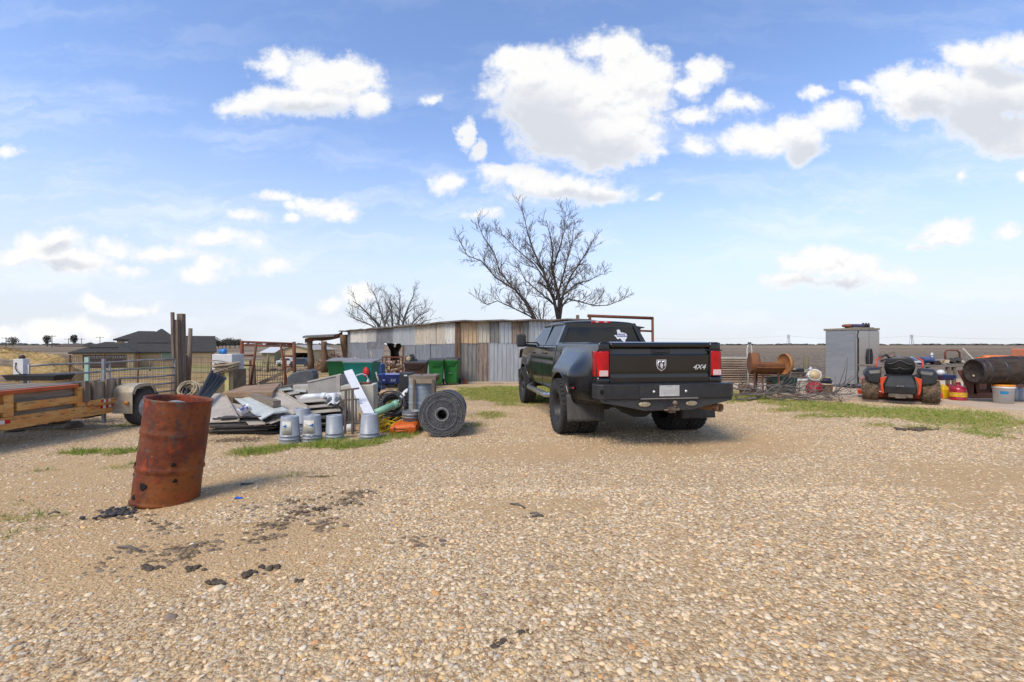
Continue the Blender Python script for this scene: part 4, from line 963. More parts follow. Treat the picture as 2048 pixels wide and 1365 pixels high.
for k, (px, d, h) in enumerate(((108, 10.9, .55), (121, 10.9, .55), (135, 10.9, .6), (147, 10.9, .55), (159, 10.9, .6), (171, 10.9, .58), (182, 10.9, .62))):
    mb = MB(); p = GX(px, d); mb.beam(p, p + Vector((.02 * math.sin(k * 3), 0, h)), .03, .03); solo('steel_stake', mb, RUSTD, 'thin rusty stake in the row of stakes below the pipe gate', 'stake', 'rusty stakes below the gate')
# ---- rusty pipe frame
FRM = thing('goalpost_frame', 'rusty goalpost-like frame of welded pipe with slanted inner uprights', 'steel frame', GX(536, 12))
def pt(px, py, d=12): return P(px, py, d)
for (A, B_, r) in (((484, 682), (483, 800), .045), ((588, 684), (590, 800), .045), ((484, 684), (588, 688), .028), ((484, 691), (588, 693), .022), ((513, 685), (498, 800), .03), ((561, 687), (577, 790), .03), ((484, 711), (509, 711), .024), ((565, 712), (588, 713), .024), ((570, 733), (588, 734), .022), ((535, 686), (535, 692), .02), ((484, 731), (505, 731), .022)):
    mb = MB(); mb.tube([pt(*A), pt(*B_)], r, 8); part('pipe', mb, RUSTD, FRM, world=True)
# broken fence bits behind frame
for k, (px, py, px2, py2, d, w_) in enumerate(((505, 730, 507, 790, 12.6, .13), (590, 735, 470, 790, 12.3, .05))):
    mb = MB(); mb.beam(P(px, py, d), P(px2, py2, d), w_, .08); solo('broken_post', mb, WOODZ, ('thick dark stump of a post inside the rusty frame', 'grey pole slanting low across the rusty frame')[k], 'post')
mb = MB(); mb.beam(P(565, 768, 12.1), P(478, 776, 12.1), .08, .14); solo('bottom_board', mb, WOODG, 'grey board lying along the foot of the rusty frame', 'board', bev=.006)
# ---- white cabinet with blue jug
a = GX(444, 11.2); zt = P(444, 709, 11.2).z
mb = MB(); mb.box((a.x, a.y + .25, (a.z + zt) / 2 + .1), (.50, .50, zt - a.z - .2)); o = solo('old_freezer', mb, WHP, 'white metal cabinet standing on end left of the rusty frame', 'freezer', bev=.012)
mb = MB(); M = axisM(P(436, 703.5, 11.25) , P(456, 704, 11.3)); mb.lathe([(.0, 0), (.04, .01), (.06, .04), (.06, .09), (.075, .10), (.078, .17), (.05, .19), (0, .19)], 18, M=M)
solo('blue_jug', mb, mat('blue_plastic', (.02, .16, .45), (.03, .22, .52), rough=.35), 'small blue plastic jug lying on the white cabinet', 'jug')
# ---- rope coils and wooden box
def coil(cx, cy, cz, R0, r, turns, seed, tilt=(0, 0, 0), sq=1, thick=.1):
    mb = MB(); rr = random.Random(seed); M = TM((cx, cy, cz), tilt)
    for k in range(turns):
        ph = rr.uniform(0, 6); R1 = R0 * rr.uniform(.55, 1.05); z = rr.uniform(0, thick); tx, ty = rr.uniform(-.2, .2), rr.uniform(-.2, .2)
        mb.tube([M @ Vector((R1 * math.cos(a) + .04 * math.sin(3 * a + ph) * R0, R1 * math.sin(a) * sq, z + tx * R1 * math.cos(a) + ty * R1 * math.sin(a + ph))) for a in [2 * PI * i / 28 for i in range(28)]], r, 5, closed=True)
    return mb
a = P(383, 780, 9.5); solo('rope_coil', coil(a.x, a.y, a.z - .05, .20, .011, 16, 1, (R(58), .2, 0), 1, .16), ROPE, 'coil of pale beige rope heaped just behind the drum', 'rope')
a = P(366, 790, 9.4); solo('hose_coil', coil(a.x, a.y, a.z - .03, .16, .012, 10, 2, (R(50), -.3, 0)), BLK, 'coil of thin black hose beside the beige rope coil', 'hose')
bx = GX(446, 10.2)
mb = MB(); zt = P(446, 740, 10.2).z; mb.box((bx.x, bx.y + .25, (bx.z + zt) / 2), (.46, .5, zt - bx.z)); BXo = thing('plywood_box', 'brown plywood box with a yellow strap, white cord heaped on top', 'box', bx)
part('carcass', mb, mat('dark_ply', (.20, .15, .09), (.13, .10, .06), rough=.9, scale=4, bump=.3), BXo, world=True, bev=.008)
mb = MB(); mb.box((bx.x + .09, bx.y - .006, (bx.z + zt) / 2 + .05), (.09, .01, zt - bx.z - .12)); part('strap', mb, mat('pale_yellow', (.55, .50, .20), (.45, .40, .16), rough=.6), BXo, world=True)
solo('rope_coil', coil(bx.x, bx.y + .12, zt + .01, .30, .012, 22, 5, (.15, 0, 0), .8, .12), mat('dirty_rope', (.42, .34, .24), (.26, .20, .13), rough=.9, scale=30), 'tangled heap of brownish rope draped over the plywood box', 'rope')
# ---- bundle of black pipes
rr = random.Random(9)
for k in range(7):
    bx0, by0 = 388 + 3.4 * k, 812 - k; tx0, ty0 = 424 + 4.2 * k + rr.uniform(-2, 2), 744 + 2.2 * k + rr.uniform(-3, 3)
    mb = MB(); a, b_ = P(bx0, by0, 8.0 + .02 * k), P(tx0, ty0, 8.9 + .06 * k)
    mb.tube([a, b_], .030, 10, cap=False); mb.tube([b_ - (b_ - a).normalized() * .03, b_ - (b_ - a).normalized() * .028], .028, 10)
    solo('black_pipe', mb, BLK, 'length of black plastic pipe in the leaning bundle right of the drum', 'pipe', 'bundle of black pipes')
# ---- scrap sheet pile
SHM = mat('siding_dusty', (.50, .445, .37), (.37, .325, .265), rough=.7, metal=.15, scale=3, bump=.2, c3=(.17, .14, .11), f3=.6)
SHG = mat('siding_pale_green', (.58, .61, .56), (.46, .485, .44), rough=.5, metal=.2, scale=3, c3=(.26, .24, .20), f3=.66)
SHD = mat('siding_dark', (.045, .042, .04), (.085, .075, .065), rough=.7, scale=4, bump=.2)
def sheet(pts, th=.012, lip=None):
    q = [P(*p) for p in pts]; mb = MB(); mb.quad(*q, th=th)
    if lip:
        for (i, j, hh) in lip: mb.beam(q[i], q[j], .02, hh)
    return mb
grp = 'scrap sheets in the big metal pile'
rr = random.Random(12)
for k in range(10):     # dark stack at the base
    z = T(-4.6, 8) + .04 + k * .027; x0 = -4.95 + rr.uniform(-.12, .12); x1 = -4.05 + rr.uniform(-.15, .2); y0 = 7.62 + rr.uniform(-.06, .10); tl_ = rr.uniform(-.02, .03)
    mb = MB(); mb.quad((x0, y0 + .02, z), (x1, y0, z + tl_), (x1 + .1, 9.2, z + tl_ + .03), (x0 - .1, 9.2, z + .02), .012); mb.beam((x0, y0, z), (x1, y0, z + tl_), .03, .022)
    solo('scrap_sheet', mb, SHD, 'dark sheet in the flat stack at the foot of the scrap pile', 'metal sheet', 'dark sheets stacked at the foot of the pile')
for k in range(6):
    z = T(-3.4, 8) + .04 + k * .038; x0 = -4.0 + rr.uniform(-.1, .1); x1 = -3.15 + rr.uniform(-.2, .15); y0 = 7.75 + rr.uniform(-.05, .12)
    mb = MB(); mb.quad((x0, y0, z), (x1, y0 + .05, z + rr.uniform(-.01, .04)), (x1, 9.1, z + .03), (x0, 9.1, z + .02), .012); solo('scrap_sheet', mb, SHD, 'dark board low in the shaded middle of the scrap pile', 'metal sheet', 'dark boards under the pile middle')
SH = [
 ([(392,846,7.6),(478,842,7.55),(448,786,8.9),(402,790,9.0)], SHM, 'broad dusty tray-like sheet right behind the drum', [(1,2,.05),(0,1,.02)]),
 ([(395,852,7.6),(492,848,7.6),(500,812,8.4),(420,800,8.6)], SHM, 'buckled sheet with a dark front edge under the dusty tray', None),
 ([(522,840,7.45),(548,826,7.6),(478,790,9.0),(462,792,8.9)], SHG, 'pale green folded siding strip sloping toward the buckets', [(0,1,.02)]),
 ([(548,826,7.6),(578,822,7.7),(520,786,9.0),(478,790,9.0)], SHG, 'pale green siding sheet with a lifted ridge, on top of the pile', [(0,1,.03)]),
 ([(498,850,7.4),(530,848,7.45),(505,826,8.0),(480,830,7.9)], SHM, 'short grey lip sheet poking out beside the paint can', [(1,2,.03)]),
 ([(508,852,7.5),(574,838,7.6),(560,815,8.4),(500,815,8.5)], SHM, 'grey sheet wedged under the pale green siding', [(0,1,.02)]),
 ([(574,834,7.7),(616,816,7.9),(560,785,9.2),(540,788,9.1)], SHM, 'long grey siding panel with raised edge sloping down to the right', [(1,2,.06)]),
 ([(540,848,7.5),(585,832,7.7),(560,812,8.6),(520,816,8.5)], SHM, 'brown-grey sheet end sticking out above the left buckets', None),
 ([(600,806,8.3),(654,802,8.4),(630,789,9.4),(588,790,9.4)], SHM, 'thin tan sheet on the flat heap left of the white sink cabinet', [(0,1,.015)]),
 ([(598,818,8.1),(660,812,8.2),(640,796,9.2),(600,798,9.2)], SHM, 'tan board second down in the flat heap by the sink cabinet', [(0,1,.02)]),
 ([(612,828,7.9),(682,822,8.0),(670,803,9.0),(610,805,9.0)], SHM, 'wide grey sheet near the front of the flat heap behind the buckets', [(0,1,.015)]),
 ([(640,836,7.8),(690,830,7.9),(680,812,8.8),(630,815,8.8)], SHD, 'dark sheet at the front edge of the flat heap behind the buckets', None),
 ([(511,796,8.9),(536,794,8.95),(528,786,9.4),(508,787,9.4)], SHG, 'small pale scrap of siding under the brown door slab', None),
 ([(555,782,9.4),(585,779,9.5),(578,772,10),(548,774,10)], SHG, 'small whitish offcut at the back of the pile', None),
 ([(578,790,9.2),(600,786,9.3),(590,777,9.9),(566,780,9.9)], SHM, 'small grey offcut behind the long siding panel', None),
 ([(590,783,9.4),(612,784,9.4),(610,774,10),(592,774,10)], SHG, 'small pale square offcut next to the beige appliance', None)]
for pts, m, lab, lip in SH: solo('scrap_sheet', sheet(pts, .01, lip), m, lab, 'metal sheet', grp)
mb = MB(); mb.quad(P(444, 786, 8.7), P(545, 784, 8.8), P(560, 767, 10.2), P(488, 772, 10.2), .10); solo('door_slab', mb, mat('brown_slab', (.34, .22, .13), (.25, .155, .09), rough=.8, scale=3, bump=.3, c3=(.16, .09, .05)), 'brown wooden slab lying across the top of the scrap pile', 'board', bev=.006)
mb = MB(); mb.beam(P(554, 808, 7.9), P(497, 789, 9.0), .13, .11); solo('timber_beam', mb, WOODG, 'square grey timber with a sawn end lying on the pale green siding', 'timber', bev=.005)
mb = MB(); mb.beam(P(640, 762, 10.2), P(520, 782, 9.3), .05, .05); mb.beam(P(515, 768, 10.4), P(525, 775, 9.8), .03, .03); solo('timber_strip', mb, WOODG, 'thin timber strip behind the brown slab', 'timber')
# paint can
a, b_ = P(478, 826, 7.5), P(498, 814, 7.62); M = axisM(a, b_); L = (b_ - a).length
PC = thing('paint_can', 'white paint can with dark label lying tilted on the scrap pile', 'paint can', a)
mb = MB(); mb.lathe([(.068, 0), (.072, .004), (.070, .012), (.068, .02), (.068, L * .95), (.072, L), (.06, L + .002), (0, L - .006)], 28, M=M); part('tin', mb, WHP, PC, world=True)
mb = MB(); mb.lathe([(.0695, L * .12), (.0695, L * .8)], 28, M=M @ Matrix.Rotation(1.2, 4, 'Z'), cap0=False, cap1=False, arc=2.2); part('paper_label', mb, mat('label_navy', (.06, .06, .16), (.55, .52, .55), rough=.5, scale=22, lo=.45, hi=.55), PC, world=True)
# ---- appliances behind
mb = MB(); a = P(586, 790, 9.6); mb.box((-4.45, 9.9, .22), (.38, .55, .62)); solo('appliance_panel', mb, BEI, 'smaller beige box left of the big beige appliance', 'appliance', bev=.01)
AP = thing('old_appliance', 'long beige appliance carcass lying on its side behind the pile', 'appliance', (-4.0, 9.8, T(-4, 9.8)))
mb = MB(); a, b_ = P(617, 790, 9.3), P(683, 783, 9.0)
q = [P(616, 764, 9.35), P(683, 749, 9.0)]
mb.quad(q[0], q[1], Vector((q[1].x + .05, q[1].y + .6, q[1].z)), Vector((q[0].x - .05, q[0].y + .6, q[0].z)), .02)
z0 = T(-4, 9.3)
mb.add([q[0], q[1], Vector((q[1].x, q[1].y, z0)), Vector((q[0].x, q[0].y, z0)), q[0] + Vector((-.05, .6, 0)), q[1] + Vector((.05, .6, 0)), Vector((q[1].x + .05, q[1].y + .6, z0)), Vector((q[0].x - .05, q[0].y + .6, z0))], [(0, 1, 2, 3), (5, 4, 7, 6), (1, 5, 6, 2), (4, 0, 3, 7)])
part('carcass', mb, mat('grey_enamel', (.33, .31, .29), (.28, .26, .24), rough=.5, scale=3, c3=(.20, .16, .12), f3=.68), AP, world=True)
mb = MB(); mb.beam(P(676, 752, 8.98), P(678, 795, 8.98), .07, .02, up=(0, 1, 0)); mb.beam(q[0] + Vector((0, -.01, 0)), q[1] + Vector((0, -.01, 0)), .02, .03); part('edge_trim', mb, BEI, AP, world=True)
mb = MB(); mb.box((-3.98 + .05, 9.45, .25), (.16, .3, .5)); part('opening', mb, BLK, AP, world=True)
# arched black liner
mb = MB(); c0 = GX(600, 10.9); rings = []
for yy in (0, .3):
    rings.append([(c0.x + x, c0.y + yy, z) for x, z in [(-.33, c0.z), (-.33, .50), (-.30, .62), (-.20, .70), (0, .76), (.2, .79), (.29, .76), (.33, .66), (.34, c0.z)]])
mb.loft(rings, smooth=False); solo('truck_bed_liner', mb, mat('liner_grey', (.055, .06, .065), (.09, .095, .10), rough=.6, scale=5, bump=.2), 'rounded dark grey plastic liner standing behind the beige appliances', 'plastic liner', bev=.03)
# pvc pipe
mb = MB(); a, b_ = P(606, 794, 8.9), P(684, 791, 8.7); mb.tube([a - Vector((.01, 0, .10)), a - Vector((.01, 0, .03)), a + Vector((.05, 0, 0)), a.lerp(b_, .5)], .055, 16); mb.tube([a.lerp(b_, .5), a.lerp(b_, .62)], .068, 16); mb.tube([a.lerp(b_, .5), b_], .055, 16)
solo('pvc_pipe', mb, mat('white_pvc', (.68, .70, .72), (.58, .60, .62), rough=.35, scale=5), 'white plastic drain pipe with an elbow lying on the heap', 'pipe')
mb = MB(); a = P(668, 803, 8.35); mb.box(a, (.22, .24, .12), rot=(.1, .05, .2)); PRN = solo('equipment_case', mb, mat('slate_plastic', (.07, .08, .09), (.10, .11, .12), rough=.4), 'small slate-grey case in the heap beside the sink cabinet', 'case', bev=.02)
mb = MB(); mb.grid(lambda u, v: P(655 + 24 * u, 789 + 22 * v * (1 - .3 * u) + 3 * math.sin(u * 7 + v * 3), 8.6 - .5 * v + .05 * math.sin(u * 9)), 10, 8); solo('plastic_wrap', mb, WHP, 'crumpled white plastic sheet between the drain pipe and the slate case', 'plastic sheet', solid=.003)
# ---- sink cabinet with faucet
SK = thing('sink_cabinet', 'square cream cabinet with a rusty top and white swan-neck faucet', 'cabinet', (-2.98, 8.7, T(-3, 8.7)))
mb = MB(); a, b_ = P(675, 775, 8.3), P(741, 773, 8.6); zt = a.z - .0
M = TM((-2.95, 8.85, .25), (0, -.03, .12)); mb.box((0, 0, 0), (.60, .50, .72), M=M); part('carcass', mb, mat('cream_enamel', (.56, .53, .44), (.47, .44, .36), rough=.45, scale=3, c3=(.30, .22, .14), f3=.68, bump=.1), SK, world=True, bev=.008)
mb = MB(); mb.box((0.03, .05, .375), (.34, .3, .035), M=M); part('basin', mb, RUSTD, SK, world=True)
mb = MB(); mb.tube([M @ Vector(p) for p in ((.14, .1, .36), (.14, .1, .46), (.11, .06, .53), (.04, .02, .56), (-.04, -.02, .54), (-.08, -.04, .50))], .014, 10); mb.lathe([(.04, .36), (.03, .40), (.018, .45)], 14, M=M @ TM((.14, .1, 0))); part('faucet', mb, WHP, SK, world=True)
mb = MB(); mb.box((.2, -.254, -.25), (.36, .008, .16), M=M); part('rust_stain_panel', mb, RUST, SK, world=True)
# ---- white gutter leaning
GU = [P(696, 741, 8.7), P(742, 835, 7.35)]
mb = MB(); t_ = (GU[1] - GU[0]).normalized(); sx_ = Vector((1, 0, 0)); sx_ = (sx_ - t_ * sx_.dot(t_)).normalized(); nn = t_.cross(sx_)
prof = [(-.075, .05), (-.075, 0), (.075, 0), (.075, .07)]
mb.loft([[tuple(p + sx_ * x - nn * z * (-1 if nn.y > 0 else 1)) for x, z in prof] for p in (GU[0], GU[1])], closed=False, smooth=False)
solo('gutter', mb, mat('white_gutter', (.70, .70, .71), (.62, .62, .63), rough=.45, scale=4, metal=.1), 'length of white metal gutter leaning over the rusty rack onto a bucket', 'gutter', solid=.006)
# ---- rusty rack
RK = thing('steel_rack', 'narrow rusty rack of upright rails and crossbars between the grey buckets', 'rack', GX(696, 7.65))
for (A, B_, r) in (((692, 779), (690, 868), .017), ((705, 779), (705, 868), .017), ((680, 782), (718, 777), .015), ((681, 801), (718, 799), .013), ((688, 845), (722, 843), .013), ((698, 779), (698, 845), .008), ((712, 800), (712, 846), .010), ((686, 801), (689, 846), .010)):
    mb = MB(); mb.beam(P(*A, 7.65), P(*B_, 7.65), r * 2, r * 2); part('bar', mb, mat('rack_steel', (.10, .08, .07), (.16, .13, .11), rough=.7, metal=.3, c3=(.15, .06, .03), f3=.6), RK, world=True)
# ---- buckets
BKG = mat('grey_bucket', (.30, .325, .355), (.25, .27, .30), rough=.42, scale=4, c3=(.40, .40, .40), f3=.70, rv=.04)
LBL = mat('label_paper', (.62, .61, .56), (.50, .46, .36), rough=.7, scale=9, c3=(.50, .34, .14), f3=.64)
LBB = mat('label_blue', (.02, .20, .48), (.02, .16, .40), rough=.5)
DIRTY = mat('paint_splatter', (.55, .55, .55), (.42, .43, .45), rough=.6, scale=30, c3=(.3, .3, .3))
def bucket(px, py, lab, k, labels, up=False, d=None, mt=None, R0=.150, Hh=.40, tilt=(0, 0, 0), grp='upturned grey buckets in front of the scrap pile'):
    p = G(px, py) if d is None else GX(px, d); p.y += R0; p.x = (px - CX) / F * p.y; p.z = T(p.x, p.y)
    th = thing('bucket', lab, 'bucket', p, 0, grp); mt = mt or BKG; rot = TM((0, 0, 0), tilt)
    R1 = R0 * .855
    prof = [(R0 + .004, 0), (R0 + .009, .006), (R0 + .004, .012), (R0 - .001, .05), (R0 + .008, .054), (R0 + .008, .062), (R0 - .003, .066), (R0 - .006, .10), (R0 + .002, .104), (R0 + .002, .110), (R0 - .008, .114), (R1, Hh - .012), (R1 - .006, Hh - .002), (R1 - .03, Hh), (R1 - .034, Hh - .010), (.03, Hh - .010), (.028, Hh - .004), (0, Hh - .004)]
    mb = MB()
    if up:
        prof = [(0, .01), (R1 - .02, .01), (R1, 0)] + [(r, Hh - z) for r, z in prof[:12]][::-1] + [(R0 - .006, Hh - .002), (R1 - .004, .03), (0, .03)]
    mb.lathe(prof, 40, M=rot); part('pail', mb, mt, th)
    if labels:
        a0, a1 = labels
        mb = MB(); f = lambda z: R0 + (R1 - R0) * z / Hh + .0015
        mb.lathe([(f(.15), .135), (f(.34), .335)], 20, M=rot @ Matrix.Rotation(R(a0), 4, 'Z'), cap0=False, cap1=False, arc=R(a1 - a0)); lb = part('label', mb, LBL, th, solid=.0006)
        a2 = a1 - 34 if k % 2 else a0 + 2
        mb = MB(); am = R(a2 + 16)
        for dx, hh in ((-.03, .008), (-.015, .014), (0, .022), (.012, .042), (.022, .052)):
            aa = am + dx / R0; rr_ = f(.26) + .002; mb.box((rr_ * math.cos(aa), rr_ * math.sin(aa), .262), (.002, .0155, hh), rot=(0, 0, aa), M=rot)
        part('label_emblem', mb, LBB, lb)
        mb = MB()
        for q in range(6):
            aa = R(a0 + 14 + 9 * (q % 3)); zz = .30 - .022 * q; rr_ = f(zz) + .0015; mb.box((rr_ * math.cos(aa), rr_ * math.sin(aa), zz), (.001, .05, .004), rot=(0, 0, aa), M=rot)
        part('label_print', mb, mat('print_grey', (.25, .25, .25), rough=.7), lb)
    if k in (1, 2):
        mb = MB(); rq = random.Random(k)
        for q in range(26):
            aa = rq.uniform(PI, 2 * PI); zz = rq.choice((.012, .06, .108)) + rq.uniform(-.01, .01); rr_ = R0 + .006; mb.box((rr_ * math.cos(aa), rr_ * math.sin(aa), zz), (.006, rq.uniform(.01, .05), rq.uniform(.004, .01)), rot=(0, 0, aa), M=rot)
        part('paint_drips', mb, DIRTY, th)
    return th
bucket(580, 889, 'upturned grey bucket with a torn white label, leftmost of the row', 0, (-115, -55))
bucket(624, 886, 'upturned grey bucket with label and white paint smears, second from the left', 1, (-125, -52))
bucket(669, 883, 'plain upturned grey bucket beside the rusty rack, third from the left', 2, None, R0=.140, Hh=.385)
bucket(739, 883, 'plain upturned grey bucket holding the foot of the white gutter', 4, None, R0=.150, Hh=.40)
bucket(604, 868, 'upturned grey bucket half hidden behind the two labelled buckets', 6, None, d=7.75)
bucket(823, 861, 'upright grey bucket with ribbed rim beside the wire roll', 8, None, up=True, d=7.72, mt=mat('grey_bucket_dirty', (.20, .21, .22), (.14, .145, .15), rough=.5, scale=8, c3=(.35, .35, .34), f3=.62), R0=.155, Hh=.36, grp='upright buckets')
mb = MB(); mb.tube([P(690, 858, 7.9), P(708, 856, 7.9)], .075, 18); mb.tube([P(697, 857.5, 7.9), P(699, 857.5, 7.9)], .081, 18); solo('plastic_jar', mb, WHP, 'white plastic jar lying behind the foot of the rusty rack', 'jar')
# ---- hand cart pieces, black reel, junk heap right
mb = MB(); c0 = P(783, 808, 8.3)
for k, (dx, dz, r) in enumerate(((0, 0, .25),)):
    pass
rr = random.Random(21); M = TM((c0.x, c0.y + .1, c0.z - .06), (R(64), 0, .25))
o = make_tyre(.27, .17, .15, 26); mbt = MB(); mbt.add(o.v, o.f, True, M=M); solo('loose_tyre', mbt, BLK, 'black tyre lying tilted in the junk behind the green pipe', 'tyre')
solo('black_cable', coil(c0.x + .08, c0.y - .25, c0.z + .02, .24, .012, 9, 31, (R(55), 0, .2), 1, .1), BLK, 'tangle of black cable around the loose tyre', 'cable')
for k, (px, py, r, sq) in enumerate(((775, 787, .10, (1.6, 1, .6)), (789, 785, .07, (1, 1, .7)), (797, 789, .06, (1.2, 1, .8)))):
    mb = MB(); a = P(px, py, 8.5); rock(mb, a, r, k + 30, sq); solo('firewood_chunk', mb, mat('old_wood_chunk', (.42, .29, .16), (.28, .19, .11), rough=.9, scale=5, bump=.6), ('long pale wood chunk', 'round pale wood chunk', 'small brown wood chunk')[k] + ' on top of the junk by the barrel', 'wood')
mb = MB(); a, b_ = P(797, 803, 8.1), P(815, 778, 8.3); q = a.lerp(b_, .5); t_ = (b_ - a); M = axisM(a, b_)
mb.lathe([(.0, 0), (.03, .02), (.045, .07), (.052, .14), (.045, t_.length * .8), (.02, t_.length)], 16, M=M @ Matrix.Diagonal((1, .5, 1, 1))); sw = solo('saw_handle', mb, WHP, 'white pointed plastic casing with a dark hole standing up in the junk', 'plastic casing')
mb = MB(); mb.lathe([(.018, 0), (.018, .01), (0, .01)], 12, M=TM(P(811, 787, 8.15), (PI / 2, 0, 0))); part('hole', mb, mat('void', (0, 0, 0)), sw, world=True)
mb = MB(); a, b_ = P(738, 832, 7.6), P(796, 807, 7.9); mb.tube([a, b_], .058, 20, cap=False); mb.tube([b_ - (b_ - a).normalized() * .09, b_], .066, 20, cap=False)
solo('green_pipe', mb, mat('green_pvc', (.22, .42, .28), (.17, .34, .22), rough=.45, scale=5), 'light green plastic sewer pipe sticking up out of the yellow cord', 'pipe', solid=.008)
YC = mat('yellow_cord', (.72, .50, .01), (.60, .40, .01), rough=.5)
a = P(780, 842, 7.75); rr = random.Random(6); mb = MB()
for k in range(24):
    pts = []; x, y = a.x + rr.uniform(-.42, .18), a.y + rr.uniform(.0, .3); ph = rr.uniform(0, 6); R_ = rr.uniform(.06, .16); hh = rr.uniform(.02, .20)
    for i in range(14): an = ph + i * .5; pts.append((x + R_ * math.cos(an) * 1.3, y + R_ * math.sin(an) * .6, T(x, y) + .02 + hh + .07 * math.sin(an * 1.3)))
    mb.tube(pts, .0075, 5)
for k in range(3): mb.tube([P(725 + 5 * k, 845, 7.7), P(718 + 5 * k, 835, 7.7), P(722 + 5 * k, 828, 7.7), P(735, 830, 7.7)], .008, 5)
mb.tube([P(798, 807, 8.0), P(806, 815, 8.0), P(809, 828, 7.9), P(803, 835, 7.9)], .008, 5); mb.tube([P(765, 812, 8.0), P(780, 803, 8.1), P(792, 800, 8.2)], .008, 5)
solo('extension_cord', mb, YC, 'heap of tangled bright yellow cord between the buckets', 'cord')
for k in range(6):
    mb = MB(); x = 765 + 14 * k; mb.beam(P(x - 12, 838 - 3 * (k % 3), 7.95), P(x + 12, 828 + 4 * (k % 2), 8.15), .05, .03); solo('scrap_stick', mb, WOODG if k % 2 else SHD, 'dirty offcut lying flat in the junk under the green pipe', 'scrap wood', 'offcuts under the green pipe')
mb = MB(); a = G(760, 866); mb.box((a.x + .0, a.y + .3, a.z + .05), (.75, .35, .12)); solo('wood_sill', mb, mat('reddish_timber', (.25, .16, .11), (.18, .11, .08), rough=.9, scale=4, bump=.4), 'reddish timber baulk on the grass behind the plain bucket', 'timber', bev=.01)
# orange case
OC = mat('orange_plastic', (.62, .13, .015), (.52, .10, .012), rough=.4, scale=5, rv=.04)
a = G(806, 870); OCs = thing('orange_case', 'orange plastic tool case lying on the grass beside the wire roll', 'tool case', (a.x, a.y + .12, a.z), R(14))
mb = MB(); mb.loft([[(-.22, -.10, 0), (.16, -.14, 0), (.25, .14, 0), (-.16, .14, 0)], [(-.24, -.11, .06), (.18, -.155, .07), (.27, .15, .09), (-.18, .15, .07)], [(-.25, -.11, .115), (.18, -.16, .13), (.27, .15, .19), (-.17, .15, .155)], [(-.20, -.07, .15), (.13, -.11, .17), (.24, .12, .225), (-.14, .12, .185)]], smooth=False); part('case_body', mb, OC, OCs, bev=.012)
mb = MB(); mb.tube([(-.15, -.135, .065), (-.15, -.17, .07), (.03, -.185, .075), (.03, -.15, .075)], .012, 8); part('handle', mb, OC, OCs)
for x in (-.17, .09): mb = MB(); mb.box((x, -.135, .11), (.03, .02, .05)); part('latch', mb, mat('orange_dark', (.35, .07, .01)), OCs, bev=.004)
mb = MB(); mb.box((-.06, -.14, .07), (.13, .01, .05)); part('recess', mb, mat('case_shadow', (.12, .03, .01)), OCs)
# ---- wire roll
WRc = G(883, 876); d0 = WRc.y + .02; RW_ = .372
A0 = Vector(((884 - CX) / F * d0, d0, T(WRc.x, d0) + RW_)); A1 = Vector((-1.184, 8.45, T(-1.2, 8.7) + RW_ * .89))
WR_ = thing('wire_roll', 'large upright-standing roll of dark grey welded wire fencing', 'wire roll', (A0.x, A0.y, A0.z - RW_))
M = axisM(A0, A1); L = (A1 - A0).length
WIR = mat('dark_wire', (.13, .133, .137), (.20, .20, .205), rough=.55, metal=.3, scale=14)
mb = MB(); rr = random.Random(2)
r = .085
while r < RW_ - .01:
    zo = rr.uniform(-.012, .012); mb.tube([M @ Vector((r * (1 + .02 * math.sin(3 * a + r * 30)) * math.cos(a), r * (1 + .02 * math.sin(3 * a + r * 30)) * math.sin(a), zo)) for a in [2 * PI * i / 44 for i in range(44)]], rr.choice((.0035, .0045, .006)), 4, closed=True)
    r += rr.uniform(.011, .018)
for k in range(120):
    a = rr.uniform(0, 6.28); r = rr.uniform(.1, RW_ - .02); mb.tube([M @ Vector((r * math.cos(a), r * math.sin(a), -.01)), M @ Vector((min(RW_, r + .04) * math.cos(a + .12), min(RW_, r + .04) * math.sin(a + .12), -.015))], .003, 4)
part('coiled_end', mb, WIR, WR_, world=True)
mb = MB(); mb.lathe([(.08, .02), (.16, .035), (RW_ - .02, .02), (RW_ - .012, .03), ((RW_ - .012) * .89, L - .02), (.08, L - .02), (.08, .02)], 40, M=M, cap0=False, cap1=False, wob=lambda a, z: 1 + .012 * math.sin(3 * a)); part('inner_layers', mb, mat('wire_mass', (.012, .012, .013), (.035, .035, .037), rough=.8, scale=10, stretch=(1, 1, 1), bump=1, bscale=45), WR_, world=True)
mb = MB()
for k in range(20):
    z = L * k / 19; ph = rr.uniform(0, 6); tp = 1 - .11 * z / L; mb.tube([M @ Vector(((RW_ + rr.uniform(-.004, .008)) * tp * math.cos(a), (RW_ + .004 * math.sin(5 * a + ph)) * tp * math.sin(a), z + .02 * math.sin(2 * a + ph))) for a in [2 * PI * i / 36 for i in range(36)]], .0042, 4, closed=True)
for k in range(46):
    a = 2 * PI * k / 46
    for sg in (-1, 1): mb.tube([M @ Vector(((RW_ + .007) * (1 - .11 * t_) * math.cos(a + sg * 1.1 * t_ + .03 * math.sin(t_ * 31)), (RW_ + .007) * (1 - .11 * t_) * math.sin(a + sg * 1.1 * t_ + .03 * math.sin(t_ * 31)), L * t_)) for t_ in [i / 9 for i in range(10)]], .0038, 4)
part('outer_mesh', mb, WIR, WR_, world=True)
mb = MB(); mb.lathe([(.078, -.02), (.085, -.02), (.085, L), (.078, L)], 24, M=M, cap0=False, cap1=False); part('core', mb, WIR, WR_, world=True)
for r in (.098, .11):
    mb = MB(); mb.tube([M @ Vector((r * math.cos(a), r * math.sin(a), -.022)) for a in [2 * PI * i / 30 for i in range(30)]], .007, 5, closed=True); part('core_ring', mb, mat('light_wire', (.20, .20, .21), (.28, .28, .29), rough=.5, metal=.4), WR_, world=True)
